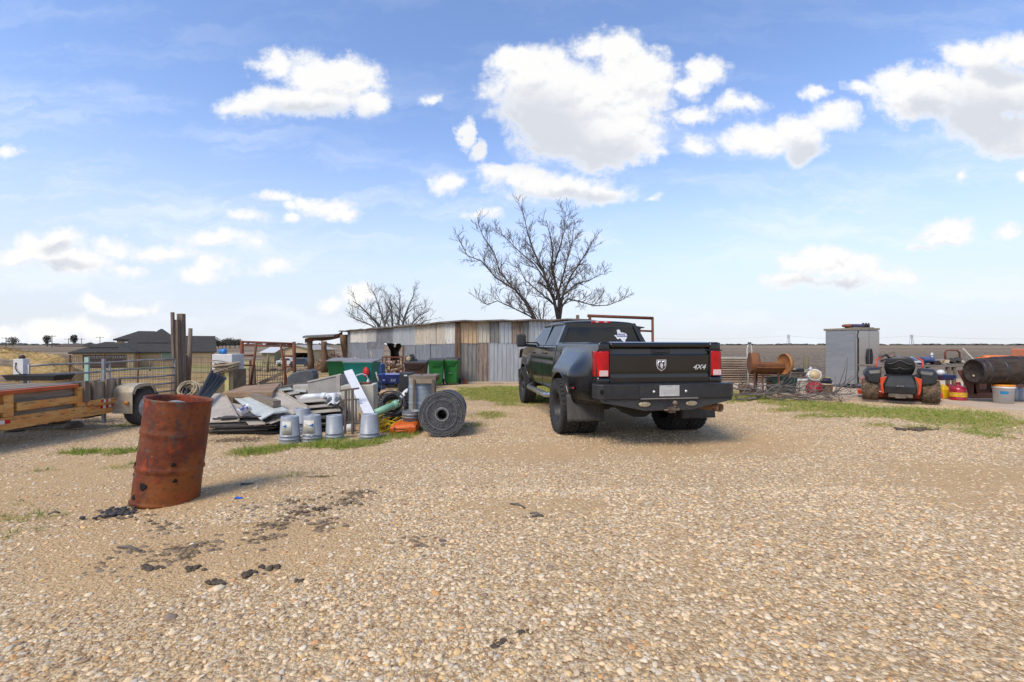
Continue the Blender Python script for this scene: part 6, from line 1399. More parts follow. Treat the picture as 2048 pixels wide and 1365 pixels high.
# scrub on pasture behind shed left
# ---- utility poles
def pole(px, py, d, label):
    p = GX(px, d); zt = P(px, py, d).z; th = thing('utility_pole', label, 'utility pole', p, 0, 'utility poles along the far field')
    mb = MB(); mb.tube([p, (p.x, p.y, zt)], [.28, .2], 8); part('shaft', mb, TBK, th, world=True)
    mb = MB(); mb.box((p.x, p.y - .3, zt - .9), (d * .0165, .25, .28)); part('crossarm', mb, TBK, th, world=True)
    for q in (-.0075, 0.0, .0075):
        mb = MB(); mb.lathe([(.16, 0), (.2, .25), (.1, .5)], 8, M=TM((p.x + q * d, p.y - .3, zt - .76))); part('insulator', mb, BLK, th, world=True)
for px, py, d, lab in ((12, 675, 400, 'utility pole with a wide crossarm, leftmost on the far field'), (104, 671, 350, 'tallest utility pole with a single crossarm, second from the left'), (137, 677, 430, 'utility pole rising behind the far farmhouse roof'), (163, 677, 440, 'utility pole at the right end of the far farmhouse'), (200, 674, 460, 'thin utility pole just left of the big house roof')): pole(px, py, d, lab)
# ---- pylons
def pylon(px, d, label):
    p = GX(px, d); hh = P(px, 670, d).z - p.z; th = thing('power_pylon', label, 'power pylon', p); mb = MB()
    for s in (-1, 1):
        for q in (-1, 1): mb.beam((p.x + s * 3, p.y + q * 3, p.z), (p.x + s * .9, p.y + q * .9, p.z + hh), .38, .38)
    for k in range(7):
        f = k / 7; g_ = (k + 1) / 7; w0, w1 = 3 - 2.1 * f, 3 - 2.1 * g_
        for s in (-1, 1): mb.beam((p.x - s * w0, p.y - w0, p.z + hh * f), (p.x + s * w1, p.y - w1, p.z + hh * g_), .28, .28)
    part('mast', mb, mat('pylon_grey', (.28, .28, .29), (.24, .24, .25), rough=.6), th, world=True)
    for f in (.72, .85, .98):
        mb = MB(); mb.beam((p.x - 4.2, p.y, p.z + hh * f), (p.x + 4.2, p.y, p.z + hh * f), .35, .5); part('cross_arm', mb, MATS['pylon_grey'], th, world=True)
    return p, hh
p1, h1 = pylon(1577, 1000, 'distant lattice power pylon on the horizon left of the steel refrigerator')
p2, h2 = pylon(1823, 960, 'distant lattice power pylon on the horizon above the mower')
mb = MB()
for s in (-3.5, 3.5):
    for (a, b_) in ((Vector((p1.x, p1.y, p1.z + h1 * .9)), Vector((p2.x, p2.y, p2.z + h2 * .9))), (Vector((p1.x - 380, p1.y + 60, p1.z + h1 * .9)), Vector((p1.x, p1.y, p1.z + h1 * .9))), (Vector((p2.x, p2.y, p2.z + h2 * .9)), Vector((p2.x + 330, p2.y - 60, p2.z + h2 * .9)))):
        mb.tube([a.lerp(b_, i / 12) + Vector((0, s, -7 * math.sin(PI * i / 12))) for i in range(13)], .10, 4)
solo('power_line', mb, MATS['pylon_grey'], 'thin sagging high-voltage wires strung between the two distant pylons', 'power line')
# ---- big house
def hipM(mb, x0, x1, y0, y1, ze, zr, il, ir, ov=.5, th=.25):
    x0 -= ov; x1 += ov; y0 -= ov; y1 += ov; ym = (y0 + y1) / 2
    v = [(x0, y0, ze), (x1, y0, ze), (x1, y1, ze), (x0, y1, ze), (x0 + il, ym, zr), (x1 - ir, ym, zr)]
    v += [(a, b_, ze - th) for a, b_, c in v[:4]]
    mb.add(v, [(0, 1, 5, 4), (1, 2, 5), (2, 3, 4, 5), (3, 0, 4), (0, 6, 7, 1), (1, 7, 8, 2), (2, 8, 9, 3), (3, 9, 6, 0), (9, 8, 7, 6)])
HS = thing('brick_house', 'large tan brick house with a dark hipped shingle roof and brown garage door', 'house', (-72.6, 75.2, -2.6))
SHI = mat('shingle', (.050, .047, .044), (.066, .062, .058), rough=.9, scale=2, bump=.4, bscale=8, spec=.2)
STU = mat('tan_stucco', (.66, .47, .28), (.60, .42, .25), rough=.9, scale=1)
BRK = mat('tan_brick', (.58, .41, .23), (.45, .31, .18), rough=.9, scale=3, c3=(.52, .42, .30), f3=.56, bump=.5, bscale=14)
GB = T(-66, 78) - .6
mb = MB(); mb.box2((-69.5, 79.5, GB), (-57.6, 90.5, .06)); part('wall', mb, BRK, HS, world=True)
mb = MB(); mb.box2((-57.6, 79.45, GB), (-52.9, 90.5, .06)); part('wall', mb, STU, HS, world=True)
mb = MB(); mb.box2((-72.6, 75.2, GB), (-64.9, 82, .12)); part('wall', mb, STU, HS, world=True)
mb = MB(); mb.box2((-68.0, 84.0, .5), (-60.5, 91, 2.42)); part('wall', mb, STU, HS, world=True)
mb = MB(); hipM(mb, -69.5, -53.0, 79.5, 90.5, .06, 3.2, 5.5, 0); part('roof', mb, SHI, HS, world=True)
mb = MB(); hipM(mb, -72.6, -64.9, 75.2, 83, .12, 1.9, 4.0, 3.4); part('roof', mb, SHI, HS, world=True)
mb = MB(); hipM(mb, -68.0, -60.5, 84, 91, 2.42, 4.1, 3.4, 2.6); part('roof', mb, SHI, HS, world=True)
mb = MB(); hipM(mb, -64.3, -58.6, 82.5, 90, 1.8, 4.55, 3.2, 3.2); part('roof', mb, SHI, HS, world=True)
mb = MB(); mb.box2((-70.2, 77.0, -.2), (-67.6, 79, .95)); dm_ = part('dormer', mb, STU, HS, world=True)
mb = MB(); hipM(mb, -70.2, -67.6, 76.9, 80, .95, 1.75, 1.7, 1.7, .55, .12); part('dormer_roof', mb, SHI, dm_, world=True)
mb = MB(); mb.box2((-69.1, 76.96, .15), (-68.7, 77.0, .75)); part('dormer_window', mb, WHP, dm_, world=True)
mb = MB(); mb.box2((-71.4, 75.12, GB), (-65.8, 75.2, -.35)); gd_ = part('garage_door', mb, mat('garage_brown', (.055, .035, .028), (.07, .045, .035), rough=.6, scale=2), HS, world=True)
for k in range(8):
    x = -71.0 + k * .66; mb = MB()
    for (a, b_, c, d_) in ((0, .50, 0, .05), (0, .50, .33, .38), (0, .05, .05, .33), (.45, .50, .05, .33)): mb.box2((x + a, 75.07, -.92 + c), (x + b_, 75.12, -.92 + d_))
    part('pane_frame', mb, WHP, gd_, world=True)
mb = MB(); mb.box2((-68.6 + .6, 79.40, -1.35), (-67.3, 79.5, -.45)); w1 = part('window', mb, WHP, HS, world=True); mb = MB(); mb.box2((-67.9, 79.36, -1.25), (-67.4, 79.42, -.55)); part('pane', mb, BLK, w1, world=True)
mb = MB(); mb.box2((-61.2, 79.40, -1.6), (-59.6, 79.5, -.15)); w1 = part('window', mb, WHP, HS, world=True); mb = MB(); mb.box2((-61.1, 79.36, -1.5), (-59.7, 79.42, -.25)); part('pane', mb, mat('green_pane', (.22, .32, .25), rough=.3), w1, world=True)
for (ax, ay, az) in ((-66.5, 82.2, 1.75), (-63.5, 82.4, 1.85), (-60.2, 82.2, 1.75), (-67.5, 80.8, .95)):
    a = Vector((ax, ay, az)); mb = MB(); mb.box((a.x, a.y + .3, a.z + .1), (.45, .5, .22)); part('roof_vent', mb, WHP, HS, world=True)
HS.rotation_euler = (0, 0, R(35))
FH = thing('farmhouse', 'low far farmhouse with a brown roof behind the garage roof', 'house', GX(146, 400)); gx_ = GX(146, 400)
mb = MB(); mb.box2((gx_.x - 12, 396, gx_.z - 1), (gx_.x + 12, 406, -.1 + .4)); part('wall', mb, STU, FH, world=True)
mb = MB(); hipM(mb, gx_.x - 12, gx_.x + 12, 396, 406, .3, 2.4, 4, 3, .8); part('roof', mb, mat('brown_shingle', (.10, .075, .06), (.08, .06, .05), rough=.9), FH, world=True)
mb = MB(); mb.box2((gx_.x + 3, 395.9, -1.2), (gx_.x + 6, 396, .0)); part('window', mb, WHP, FH, world=True)
# tan metal barn + small shed
BN = thing('metal_barn', 'tan gabled metal barn with an open dark bay beyond the pipe frame', 'barn', GX(588, 100))
def bx_(px, py, d): p = P(px, py, d); return p.x, p.z
xl, zl = bx_(552, 702.5, 100); xr, zr = bx_(626, 699, 100); xm, zm = bx_(590, 691, 100); xo0, zo = bx_(589, 706, 100); xo1, _ = bx_(620, 706, 100); zb = T(-48, 100) - .8
BNM = mat('barn_tan', (.52, .39, .24), (.47, .35, .22), rough=.8, scale=1)
mb = MB(); mb.add([(xl, 100, zb), (xo0, 100, zb), (xo0, 100, zo), (xl, 100, zl), (xm, 100, zm), (xo1, 100, zo), (xr, 100, zr), (xr, 100, zb), (xo1, 100, zb)], [(0, 1, 2, 3), (3, 2, 5, 6, 4), (5, 8, 7, 6)])
mb.add([(xl, 100, zb), (xl, 112, zb), (xl, 112, zl), (xl, 100, zl), (xr, 100, zb), (xr, 112, zb), (xr, 112, zr), (xr, 100, zr)], [(0, 1, 2, 3), (4, 5, 6, 7)]); mb.box2((xl, 111.9, zb), (xr, 112, zl)); part('wall', mb, BNM, BN, world=True)
mb = MB(); mb.quad((xl - .6, 99.6, zl - .1), (xm, 99.6, zm + .12), (xm, 112.4, zm + .12), (xl - .6, 112.4, zl - .1), .15); mb.quad((xm, 99.6, zm + .12), (xr + .6, 99.6, zr - .1), (xr + .6, 112.4, zr - .1), (xm, 112.4, zm + .12), .15); part('roof', mb, mat('barn_roof', (.42, .38, .34), rough=.6), BN, world=True)
SS = thing('garden_shed', 'small wooden shed with a bright metal roof left of the tan barn', 'shed', GX(538, 92))
xl, zl = bx_(524, 705, 92); xr, _ = bx_(549, 705, 92); xt0, zt0 = bx_(520, 701, 92); xt1, _ = bx_(552, 701, 92)
mb = MB(); mb.box2((xl, 92, zb - .3), (xr, 95, zl)); part('wall', mb, mat('shed_board', (.30, .24, .14), (.17, .17, .10), rough=.9, scale=2, stretch=(4, 4, .4)), SS, world=True)
mb = MB(); mb.quad((xt0, 91.5, zl - .05), (xt1, 91.5, zl - .05), (xt1 - .2, 95.5, zt0 + .65), (xt0 + .2, 95.5, zt0 + .65), .1); part('roof', mb, mat('bright_tin', (.60, .60, .60), (.5, .5, .5), rough=.5), SS, world=True)
# yard clutter in front of the barn
CL = [('parked_car', 575, 716, 85, (.62, .62, .60), 'white car body parked in the clutter before the barn', 'car'), ('parked_car', 604, 716, 84, (.02, .035, .07), 'dark blue pickup-shaped vehicle parked in the open barn bay', 'car')]
for nm, px, py, d, c, lab, cat in CL:
    p = GX(px, d); L_ = 3.6; th = thing(nm, lab, cat, p)
    mb = MB(); mb.loft([[(p.x - L_ / 2, y, p.z + .35), (p.x - L_ / 2, y, p.z + 1.0), (p.x - L_ * .32, y, p.z + 1.1), (p.x - L_ * .2, y, p.z + 1.6), (p.x + L_ * .2, y, p.z + 1.62), (p.x + L_ * .33, y, p.z + 1.12), (p.x + L_ / 2, y, p.z + .95), (p.x + L_ / 2, y, p.z + .35)] for y in (d - .8, d + .8)], smooth=False); part('body', mb, mat('car_%d' % px, c, rough=.35), th, world=True, bev=.08)
    mb = MB(); mb.loft([[(p.x - L_ * .27, y, p.z + 1.12), (p.x - L_ * .18, y, p.z + 1.52), (p.x + L_ * .17, y, p.z + 1.54), (p.x + L_ * .27, y, p.z + 1.12)] for y in (d - .83, d + .83)], smooth=False); part('window', mb, BLK, th, world=True)
    for s in (-1, 1): mb = MB(); mb.lathe([(.33, 0), (.33, .2), (0, .2)], 16, M=TM((p.x + s * L_ * .3, d - .7, p.z + .33), (PI / 2, 0, 0))); part('wheel', mb, RUB, th, world=True)
rr = random.Random(33); mb = MB()
for k in range(170):
    px = rr.uniform(505, 690); d = rr.uniform(38, 70); p = GX(px, d); rock(mb, (p.x, p.y, p.z + .1), rr.uniform(.12, .38), k, (1.6, 1, .6))
solo('scrap_heap', mb, mat('brush_brown', (.16, .10, .07), (.27, .19, .13), rough=.95, scale=.8, c3=(.42, .36, .30), f3=.6), 'low brown heaps of brush and rubble between the pipe frame and the barn', 'rubble', kind='stuff')
rr = random.Random(34); mb = MB()
for k in range(900):
    px = rr.gauss(658, 20); d = rr.uniform(33, 37); p = GX(px, d); h_ = 1.3 * math.exp(-((px - 665) / 30) ** 2) * rr.random(); q = Vector((rr.gauss(0, 1), rr.gauss(0, 1), rr.gauss(0, .5))).normalized() * rr.uniform(.2, .7)
    mb.tube([p + Vector((0, 0, h_ + .05)), p + Vector((0, 0, h_ + .1)) + q], .02, 3, cap=False)
solo('brush_heap', mb, mat('brush_tan', (.26, .16, .10), (.34, .24, .16), rough=.95, scale=.8), 'tangled heap of dry brown brush under the lean-to', 'brush', kind='stuff')
for k, (px, py, d, h) in enumerate(((535, 712, 30, 1.2), (566, 712, 26, 1.3), (672, 716, 26, 1.0), (683, 716, 26, 1.0), (300, 722, 40, 1.0))):
    p = GX(px, d); mb = MB(); mb.tube([p, p + Vector((.05, 0, h))], [.09, .07], 6); solo('wood_post', mb, WOODZ, ('grey fence post beyond the middle of the rusty frame', 'forked-looking stump post right of the middle of the rusty frame', 'pale post beneath the lean-to beam, left of a pair', 'pale post beneath the lean-to beam, right of a pair', 'short post in the dry pasture before the house')[k], 'post')
# silver hydrant by the pickup's front wheel
hp = GX(1049, 12.7); HY_ = thing('meter_riser', 'grey metal riser pipe with fittings by the left front wheel of the pickup', 'pipe riser', hp)
mb = MB(); mb.tube([hp, hp + Vector((0, 0, .52))], .035, 8); mb.box(hp + Vector((0, 0, .50)), (.14, .1, .06)); mb.box(hp + Vector((0, 0, .28)), (.12, .1, .05)); mb.tube([hp + Vector((-.05, 0, .5)), hp + Vector((-.05, 0, .62))], .02, 6); mb.tube([hp + Vector((.05, 0, .1)), hp + Vector((.05, 0, .5))], .025, 6); part('riser', mb, GALV, HY_, world=True)
# ================================================================ RIGHT: slab, mower, smoker, refrigerator, barrel
def T2(x, y): return T(x, y) + .045
def gxs(px, d, dz=0): x = (px - CX) / F * d; return Vector((x, d, T2(x, d) + dz))
pts = []; NS = 14
cx_ = sum(p[0] for p in SLAB) / len(SLAB); cy_ = sum(p[1] for p in SLAB) / len(SLAB)
mb = MB(); ring = []
for i in range(len(SLAB)):
    a, b_ = SLAB[i], SLAB[(i + 1) % len(SLAB)]
    for k in range(8): ring.append((a[0] + (b_[0] - a[0]) * k / 8, a[1] + (b_[1] - a[1]) * k / 8))
rings = [[(cx_ + (x - cx_) * f, cy_ + (y - cy_) * f, T2(cx_ + (x - cx_) * f, cy_ + (y - cy_) * f)) for x, y in ring] for f in [1 - k / NS for k in range(NS)]]
rings = [[(x, y, z - .15) for x, y, z in rings[0]]] + rings
mb.loft(rings, cap=True, smooth=False)
m = bpy.data.materials.new('concrete'); m.use_nodes = True; t = m.node_tree; t.nodes.clear(); n = NT(t)
out = n.new('ShaderNodeOutputMaterial'); b = n.new('ShaderNodeBsdfPrincipled'); t.links.new(b.outputs[0], out.inputs[0])
co = n.new('ShaderNodeTexCoord').outputs['Object']
c = n.mix(n.ss(n.noise(co, .9, 6, .6), .35, .65), (.52, .41, .30), (.44, .345, .25)); c = n.mix(n.ss(n.noise(co, 2.5, 6, .7), .60, .72), c, (.33, .25, .18))
c = n.mix(.3, c, n.ramp(n.noise(co, 30, 4, .7), [(.3, (.6, .6, .6)), (.7, (1.1, 1.1, 1.1))]), 'MULTIPLY')
s_ = n.sep(co); jt = n.math('ABSOLUTE', n.math('SUBTRACT', n.math('ADD', s_[0], n.math('MULTIPLY', s_[1], -.35)), 7.9)); c = n.mix(n.ss(jt, .03, .012), c, (.16, .12, .09))
jt = n.math('ABSOLUTE', n.math('SUBTRACT', n.math('ADD', s_[1], n.math('MULTIPLY', s_[0], .05)), 12.2)); c = n.mix(n.ss(jt, .03, .012), c, (.2, .15, .11))
n.put(b.inputs['Base Color'], c); b.inputs['Roughness'].default_value = .9; b.inputs['Specular IOR Level'].default_value = .2
o = bpy.data.objects.new('concrete_slab', mb.mesh('concrete_slab', m)); sc.collection.objects.link(o); props(o, 'tan concrete slab under the mower and refrigerator', kind='structure')
# ---- zero-turn mower
ORG = mat('mower_orange', (.62, .065, .012), (.52, .05, .010), rough=.35, scale=5, coat=.3, rv=.04)
MBK = mat('mower_black', (.014, .014, .015), (.024, .024, .024), rough=.45, scale=6, rv=.05)
mp = gxs(1799, 10.35); MW_ = thing('riding_mower', 'orange and black zero-turn riding mower with muddy rear tyres', 'riding mower', mp, R(-37)); MW_.scale = (.80, .86, .87)
MUD = mat('muddy_tyre', (.19, .125, .075), (.09, .062, .04), rough=.95, scale=9, bump=1, bscale=30, c3=(.035, .03, .027), f3=.55)
for s in (-1, 1): wheel(MW_, s * .655, .05, .285, s, r=.285, w=.36, tm=MUD, rm=BLK, blocks=20)
for s in (-1, 1): wheel(MW_, s * .42, 1.55, .16, s, r=.16, w=.12, blocks=14)
mb = MB(); mb.prism([(-.95, .55), (-.95, 1.0), (-.7, 1.3), (.7, 1.3), (.98, 1.0), (.98, .55), (.6, .35), (-.6, .35)], .13, M=TM((0, 0, .09))); part('deck', mb, ORG, MW_, bev=.03)
mb = MB(); mb.box((0, .25, .11), (1.05, .1, .10)); part('rear_bar', mb, mat('mower_orange_dark', (.30, .04, .012), rough=.6), MW_, bev=.01)
mb = MB(); mb.box((-.80, .75, .32), (.10, .14, .42)); mb.box((-.80, .8, .52), (.13, .16, .06)); part('deck_bracket', mb, ORG, MW_, bev=.01)
mb = MB(); mb.loft([[(-.36, -.32, .22), (.36, -.32, .22), (.36, .2, .22), (-.36, .2, .22)], [(-.35, -.34, .40), (.35, -.34, .40), (.36, .2, .40), (-.36, .2, .40)], [(-.28, -.30, .62), (.28, -.30, .62), (.34, .2, .66), (-.34, .2, .66)], [(-.22, -.24, .68), (.22, -.24, .68), (.26, .15, .72), (-.26, .15, .72)]], smooth=False)
eg = part('engine_cover', mb, MBK, MW_, bev=.025)
mb = MB(); [mb.box((x, -.335, .42), (w_, .008, .012)) for x, w_ in ((-.06, .04), (.0, .02), (.05, .03))]; part('silver_print', mb, SIL, eg)
mb = MB(); mb.tube([(-.12, -.34, .16), (-.10, -.38, .12), (.10, -.38, .12), (.12, -.34, .16)], .018, 8); mb.box((-.2, -.3, .17), (.12, .08, .08)); mb.box((.2, -.3, .17), (.12, .08, .08)); mb.box((0, -.28, .17), (.5, .05, .10)); part('rear_guard', mb, mat('dirty_steel', (.20, .16, .12), (.10, .08, .06), rough=.7, metal=.3), MW_, bev=.006)
for s in (-1, 1):
    mb = MB(); mb.prism([(s * .29, .66), (s * .44, .62), (s * .43, .35), (s * .40, .22), (s * .355, .22), (s * .38, .45)][::-s], .05, M=TM((0, -.31, 0), (PI / 2, 0, 0))); part('side_plate', mb, ORG, MW_, bev=.006)
    mb = MB(); mb.loft([[(s * .42, y, z0) , (s * (.42 + w_ * .8), y, z0 - .03), (s * (.42 + w_), y, z0 - .13), (s * (.42 + w_), y, z0 - .24), (s * .42, y, z0 - .30)] for y, z0, w_ in ((-.24, .74, .30), (-.18, .84, .36), (-.05, .88, .38), (.35, .88, .40), (.7, .80, .36))], smooth=False); part('rear_fender', mb, MBK, MW_, bev=.03)
    mb = MB(); mb.tube([(s * .50, .2, .75), (s * .52, .25, .98), (s * .50, .32, 1.08), (s * .40, .45, 1.12)], .022, 8); part('control_arm', mb, mat('mower_red', (.58, .05, .02), (.5, .04, .015), rough=.35), MW_)
mb = MB(); rings = []
for z, hw, y0, th in ((.66, .24, .12, .10), (.74, .30, .06, .12), (.88, .34, .0, .13), (1.02, .33, -.03, .12), (1.10, .28, -.05, .10), (1.15, .20, -.06, .07), (1.165, .12, -.06, .04)):
    rings.append([(hw * math.cos(a), y0 + th * math.sin(a) * (1 if math.sin(a) > 0 else .55), z) for a in [2 * PI * k / 24 for k in range(24)]])
mb.loft(rings); st_ = part('seat_back', mb, MBK, MW_)
mb = MB(); mb.tube([(-.27 + .54 * k / 12, -.088 - .01 * math.sin(PI * k / 12), .98 + .05 * math.sin(PI * k / 12) - .03 * math.sin(PI * k / 4)) for k in range(13)], .022, 8); mb.tube([(-.22, -.085, .86), (-.08, -.10, .84), (0, -.10, .88), (.08, -.10, .84), (.22, -.085, .86)], .016, 8); part('seat_rib', mb, mat('mower_grey', (.035, .036, .038), rough=.5), st_)
mb = MB(); mb.box((0, .3, .70), (.56, .5, .12)); part('seat_cushion', mb, MBK, MW_, bev=.04)
mb = MB(); mb.box((0, .75, .38), (.5, .9, .2)); part('frame', mb, MBK, MW_, bev=.02)
# ---- stainless refrigerator
c0 = gxs(1709, 13.3); sdir = Vector(((1651 - CX) / F * 14.15 - c0.x, 14.15 - 13.3, 0)); FR_W, FR_D, FR_H = .96, sdir.length, 1.72
ang = math.atan2(sdir.y, sdir.x) - PI / 2
FRG = thing('steel_refrigerator', 'tall stainless steel commercial refrigerator on casters standing on the slab', 'refrigerator', c0, ang)
m = bpy.data.materials.new('stainless'); m.use_nodes = True; t = m.node_tree; t.nodes.clear(); n = NT(t)
out = n.new('ShaderNodeOutputMaterial'); b = n.new('ShaderNodeBsdfPrincipled'); t.links.new(b.outputs[0], out.inputs[0])
co = n.new('ShaderNodeTexCoord').outputs['Object']; nz = n.noise(n.vec('MULTIPLY', co, (1, 1, 18)), 5, 5, .6)
n.put(b.inputs['Base Color'], n.mix(nz, (.50, .50, .49), (.40, .40, .39))); b.inputs['Metallic'].default_value = 1; n.put(b.inputs['Roughness'], n.ss(nz, .3, .7, .26, .34))
bp = n.new('ShaderNodeBump'); bp.inputs['Strength'].default_value = .3; bp.inputs['Distance'].default_value = .02; n.put(bp.inputs['Height'], n.noise(co, 1.4, 0, .4)); t.links.new(bp.outputs[0], b.inputs['Normal']); STN = m
SSD = mat('satin_side', (.36, .37, .38), (.31, .32, .33), rough=.45, metal=.5, scale=1.2, stretch=(.4, .4, 2.5), c3=(.40, .41, .42), f3=.62)
mb = MB(); mb.box2((0, 0, .13), (FR_W, FR_D, FR_H)); part('cabinet', mb, SSD, FRG, bev=.006)
mb = MB(); mb.box2((-.02, -.03, FR_H), (FR_W + .03, FR_D + .05, FR_H + .06)); part('wooden_top', mb, mat('old_ply_top', (.30, .25, .18), (.20, .17, .13), rough=.9, scale=4, bump=.3), FRG, bev=.004)
for k, (x0, x1) in enumerate(((.12, .525), (.535, .95))):
    mb = MB(); mb.box2((x0, -.045, .16), (x1, -.003, FR_H - .03)); dd_ = part('door', mb, STN, FRG, bev=.006)
    xx = .47 if k == 0 else .59
    mb = MB(); mb.loft([[(xx + .055 * (1 if k else -1) * math.sin(PI * f) * sgn, -.05 - dy, .62 + .55 * f) for sgn, dy in ((0, 0), (0, .03), (1, .03), (1, 0))] for f in [i / 12 for i in range(13)]], smooth=False); part('handle', mb, BLK, dd_)
mb = MB(); mb.box2((.0, -.04, .16), (.055, -.002, FR_H - .03)); part('door_frame', mb, STN, FRG, bev=.004)
mb = MB(); mb.box2((.058, -.02, .16), (.115, -.002, FR_H - .03)); part('hinge_gap', mb, mat('gap_dark', (.03, .028, .025), rough=.6), FRG)
for z in (1.55, .42): mb = MB(); mb.box((.09, -.055, z), (.045, .03, .16)); part('hinge', mb, CHR, FRG, bev=.004)
for x, y in ((.08, .08), (FR_W - .08, .08), (.08, FR_D - .08), (FR_W - .08, FR_D - .08)):
    mb = MB(); mb.lathe([(.055, -.02), (.06, -.01), (.06, .01), (.055, .02), (0, .02)], 16, M=TM((x, y, .06), (PI / 2, 0, 0)), cap0=True); mb.box((x, y, .115), (.05, .05, .03)); part('caster', mb, BLK, FRG)
ft = Matrix.Translation(c0) @ Matrix.Rotation(ang, 4, 'Z')
def onfr(x, y, z): return ft @ Vector((x, y, FR_H + .06 + z))
mb = MB(); mb.box((0, 0, .015), (.80, .30, .03), M=ft @ TM((.62, .3, FR_H + .06))); solo('top_board', mb, GRY, 'loose thin board lying on the wooden top of the refrigerator', 'board')
mb = MB(); p = onfr(.38, .32, .075); mb.loft([[(p.x + x, p.y + y, p.z + z) for x, y in ((-.26 * k, -.12 * k), (.26 * k, -.12 * k), (.26 * k, .12 * k), (-.26 * k, .12 * k))] for z, k in ((-.045, .8), (-.02, 1), (.03, 1), (.05, .85))], smooth=False)
solo('tool_case', mb, mat('worn_orange', (.30, .10, .04), (.06, .05, .12), rough=.5, scale=1.6, lo=.47, hi=.55), 'flat orange and navy plastic case on top of the refrigerator', 'case', bev=.02)
p = onfr(.88, .3, 0); mb = MB()
for k in range(5): mb.lathe([(.028, 0), (.03, .12), (.018, .15), (.018, .17), (0, .17)], 10, M=TM((p.x - .09 + .045 * k, p.y + .03 * (k % 2), p.z)))
solo('bottle_pack', mb, BLK, 'cluster of small dark bottles standing at the right of the refrigerator top', 'bottles')
mb = MB(); p = onfr(.2, .2, 0); mb.tube([p, p + Vector((0, 0, .09))], .008, 6); mb.box(p + Vector((0, 0, .10)), (.03, .02, .03)); solo('small_tap', mb, BLK, 'tiny dark fitting standing up on the left of the refrigerator top', 'fitting')
# ---- barrel smoker
D_ = 12.2; sp = gxs(1538, D_); SM = thing('barrel_smoker', 'rusty oil-drum smoker lying on thin legs with its lid end swung round', 'smoker', sp)
Ra = .285; zc = P(1520, 728, D_).z + .01
xa, xb = P(1499, 0, D_).x, P(1562, 0, D_).x
SMR = rust('smoker_rust', (.13, .048, .020), (.20, .075, .024), (.05, .025, .017), 3)
A = Vector((xa, D_ + .0, zc)); B_ = Vector((xb + .05, D_ - .25, zc))
M = axisM(A, B_); L = (B_ - A).length
mb = MB(); mb.lathe([(Ra, .10), (Ra, L)], 26, M=M @ Matrix.Rotation(R(90) , 4, 'Z') , cap0=False, cap1=False, arc=PI)
vs = mb.v; 
if sum(v[2] for v in vs) / len(vs) > zc: mb = MB(); mb.lathe([(Ra, .10), (Ra, L)], 26, M=M @ Matrix.Rotation(R(-90), 4, 'Z'), cap0=False, cap1=False, arc=PI)
lo_ = sorted(mb.v, key=lambda v: v[2])[0]
mb = MB()      # lower half trough built explicitly so that the opening faces up
ax = (B_ - A).normalized(); sd_ = Vector((0, 0, 1)).cross(ax).normalized()
def cyl(f, a, r=Ra): p = A + ax * L * f; return p + sd_ * math.cos(a) * r + Vector((0, 0, 1)) * math.sin(a) * r
mb.grid(lambda u, v: cyl(.0 + 1.0 * u, PI + (-.12) + (PI + .24) * v), 6, 24); part('trough', mb, SMR, SM, world=True, solid=.008)
mb = MB(); mb.grid(lambda u, v: cyl(.22 * u * (1 - 0 * v), 2 * PI * v), 3, 40); part('end_section', mb, SMR, SM, world=True, solid=.008)
mb = MB(); c_ = [cyl(0, 2 * PI * k / 40) for k in range(40)]; mb.add(c_, [tuple(range(40))]); part('end_plate', mb, SMR, SM, world=True, solid=.008)
mb = MB(); fr_ = cyl(.22, PI * .5); mb.tube([cyl(.12, -.35 + .0, Ra + .012), cyl(1, -.35, Ra + .012)], .014, 6); mb.tube([cyl(.12, PI + .35, Ra + .012), cyl(1, PI + .35, Ra + .012)], .014, 6); part('rail', mb, SMR, SM, world=True)
lc = P(1569, 728.5, D_ - .45); nrm = (Vector((0, 0, H)) - lc); nrm = Vector((-.995, -.10, 0.0)).normalized()
MD = axisM(lc, lc + nrm); mb = MB(); mb.lathe([(.27, -.05), (.27, .025), (.262, .03), (.252, .02), (.245, .004), (.12, .0), (0, .004)], 44, M=MD, cap0=True)
part('lid_disc', mb, RUSTO, SM, world=True)
for px, dd_, pb in ((1509, D_ - .2, 790), (1526, D_ - .2, 786), (1557, D_ - .35, 790), (1575, D_ - .1, 780), (1513, D_ + .2, 780)):
    a = gxs(px, dd_); mb = MB(); mb.beam(a, (a.x, a.y, zc - .12), .035, .035); part('leg', mb, RUSTD, SM, world=True)
mb = MB(); mb.box((sp.x - .05, D_, sp.z + .28), (.75, .30, .015)); part('lower_shelf', mb, RUSTD, SM, world=True)
# ---- white hoop stand
mb = MB(); d = 13.3; pts = [gxs(1497, d), P(1495, 720, d), P(1494, 700, d), P(1496, 691, d), P(1499, 689, d), P(1502, 691, d), P(1503.5, 700, d), P(1504, 735, d)]
hs = thing('hoop_stand', 'thin white hooped pole with a grey cap behind the rusty smoker', 'stand', gxs(1499, d)); mb.tube(pts, .016, 6); part('hoop', mb, WHP, hs, world=True)
mb = MB(); a = P(1499, 687, d); mb.box(a, (.085, .05, .06)); part('cap', mb, mat('grey_cap', (.12, .12, .13)), hs, world=True)
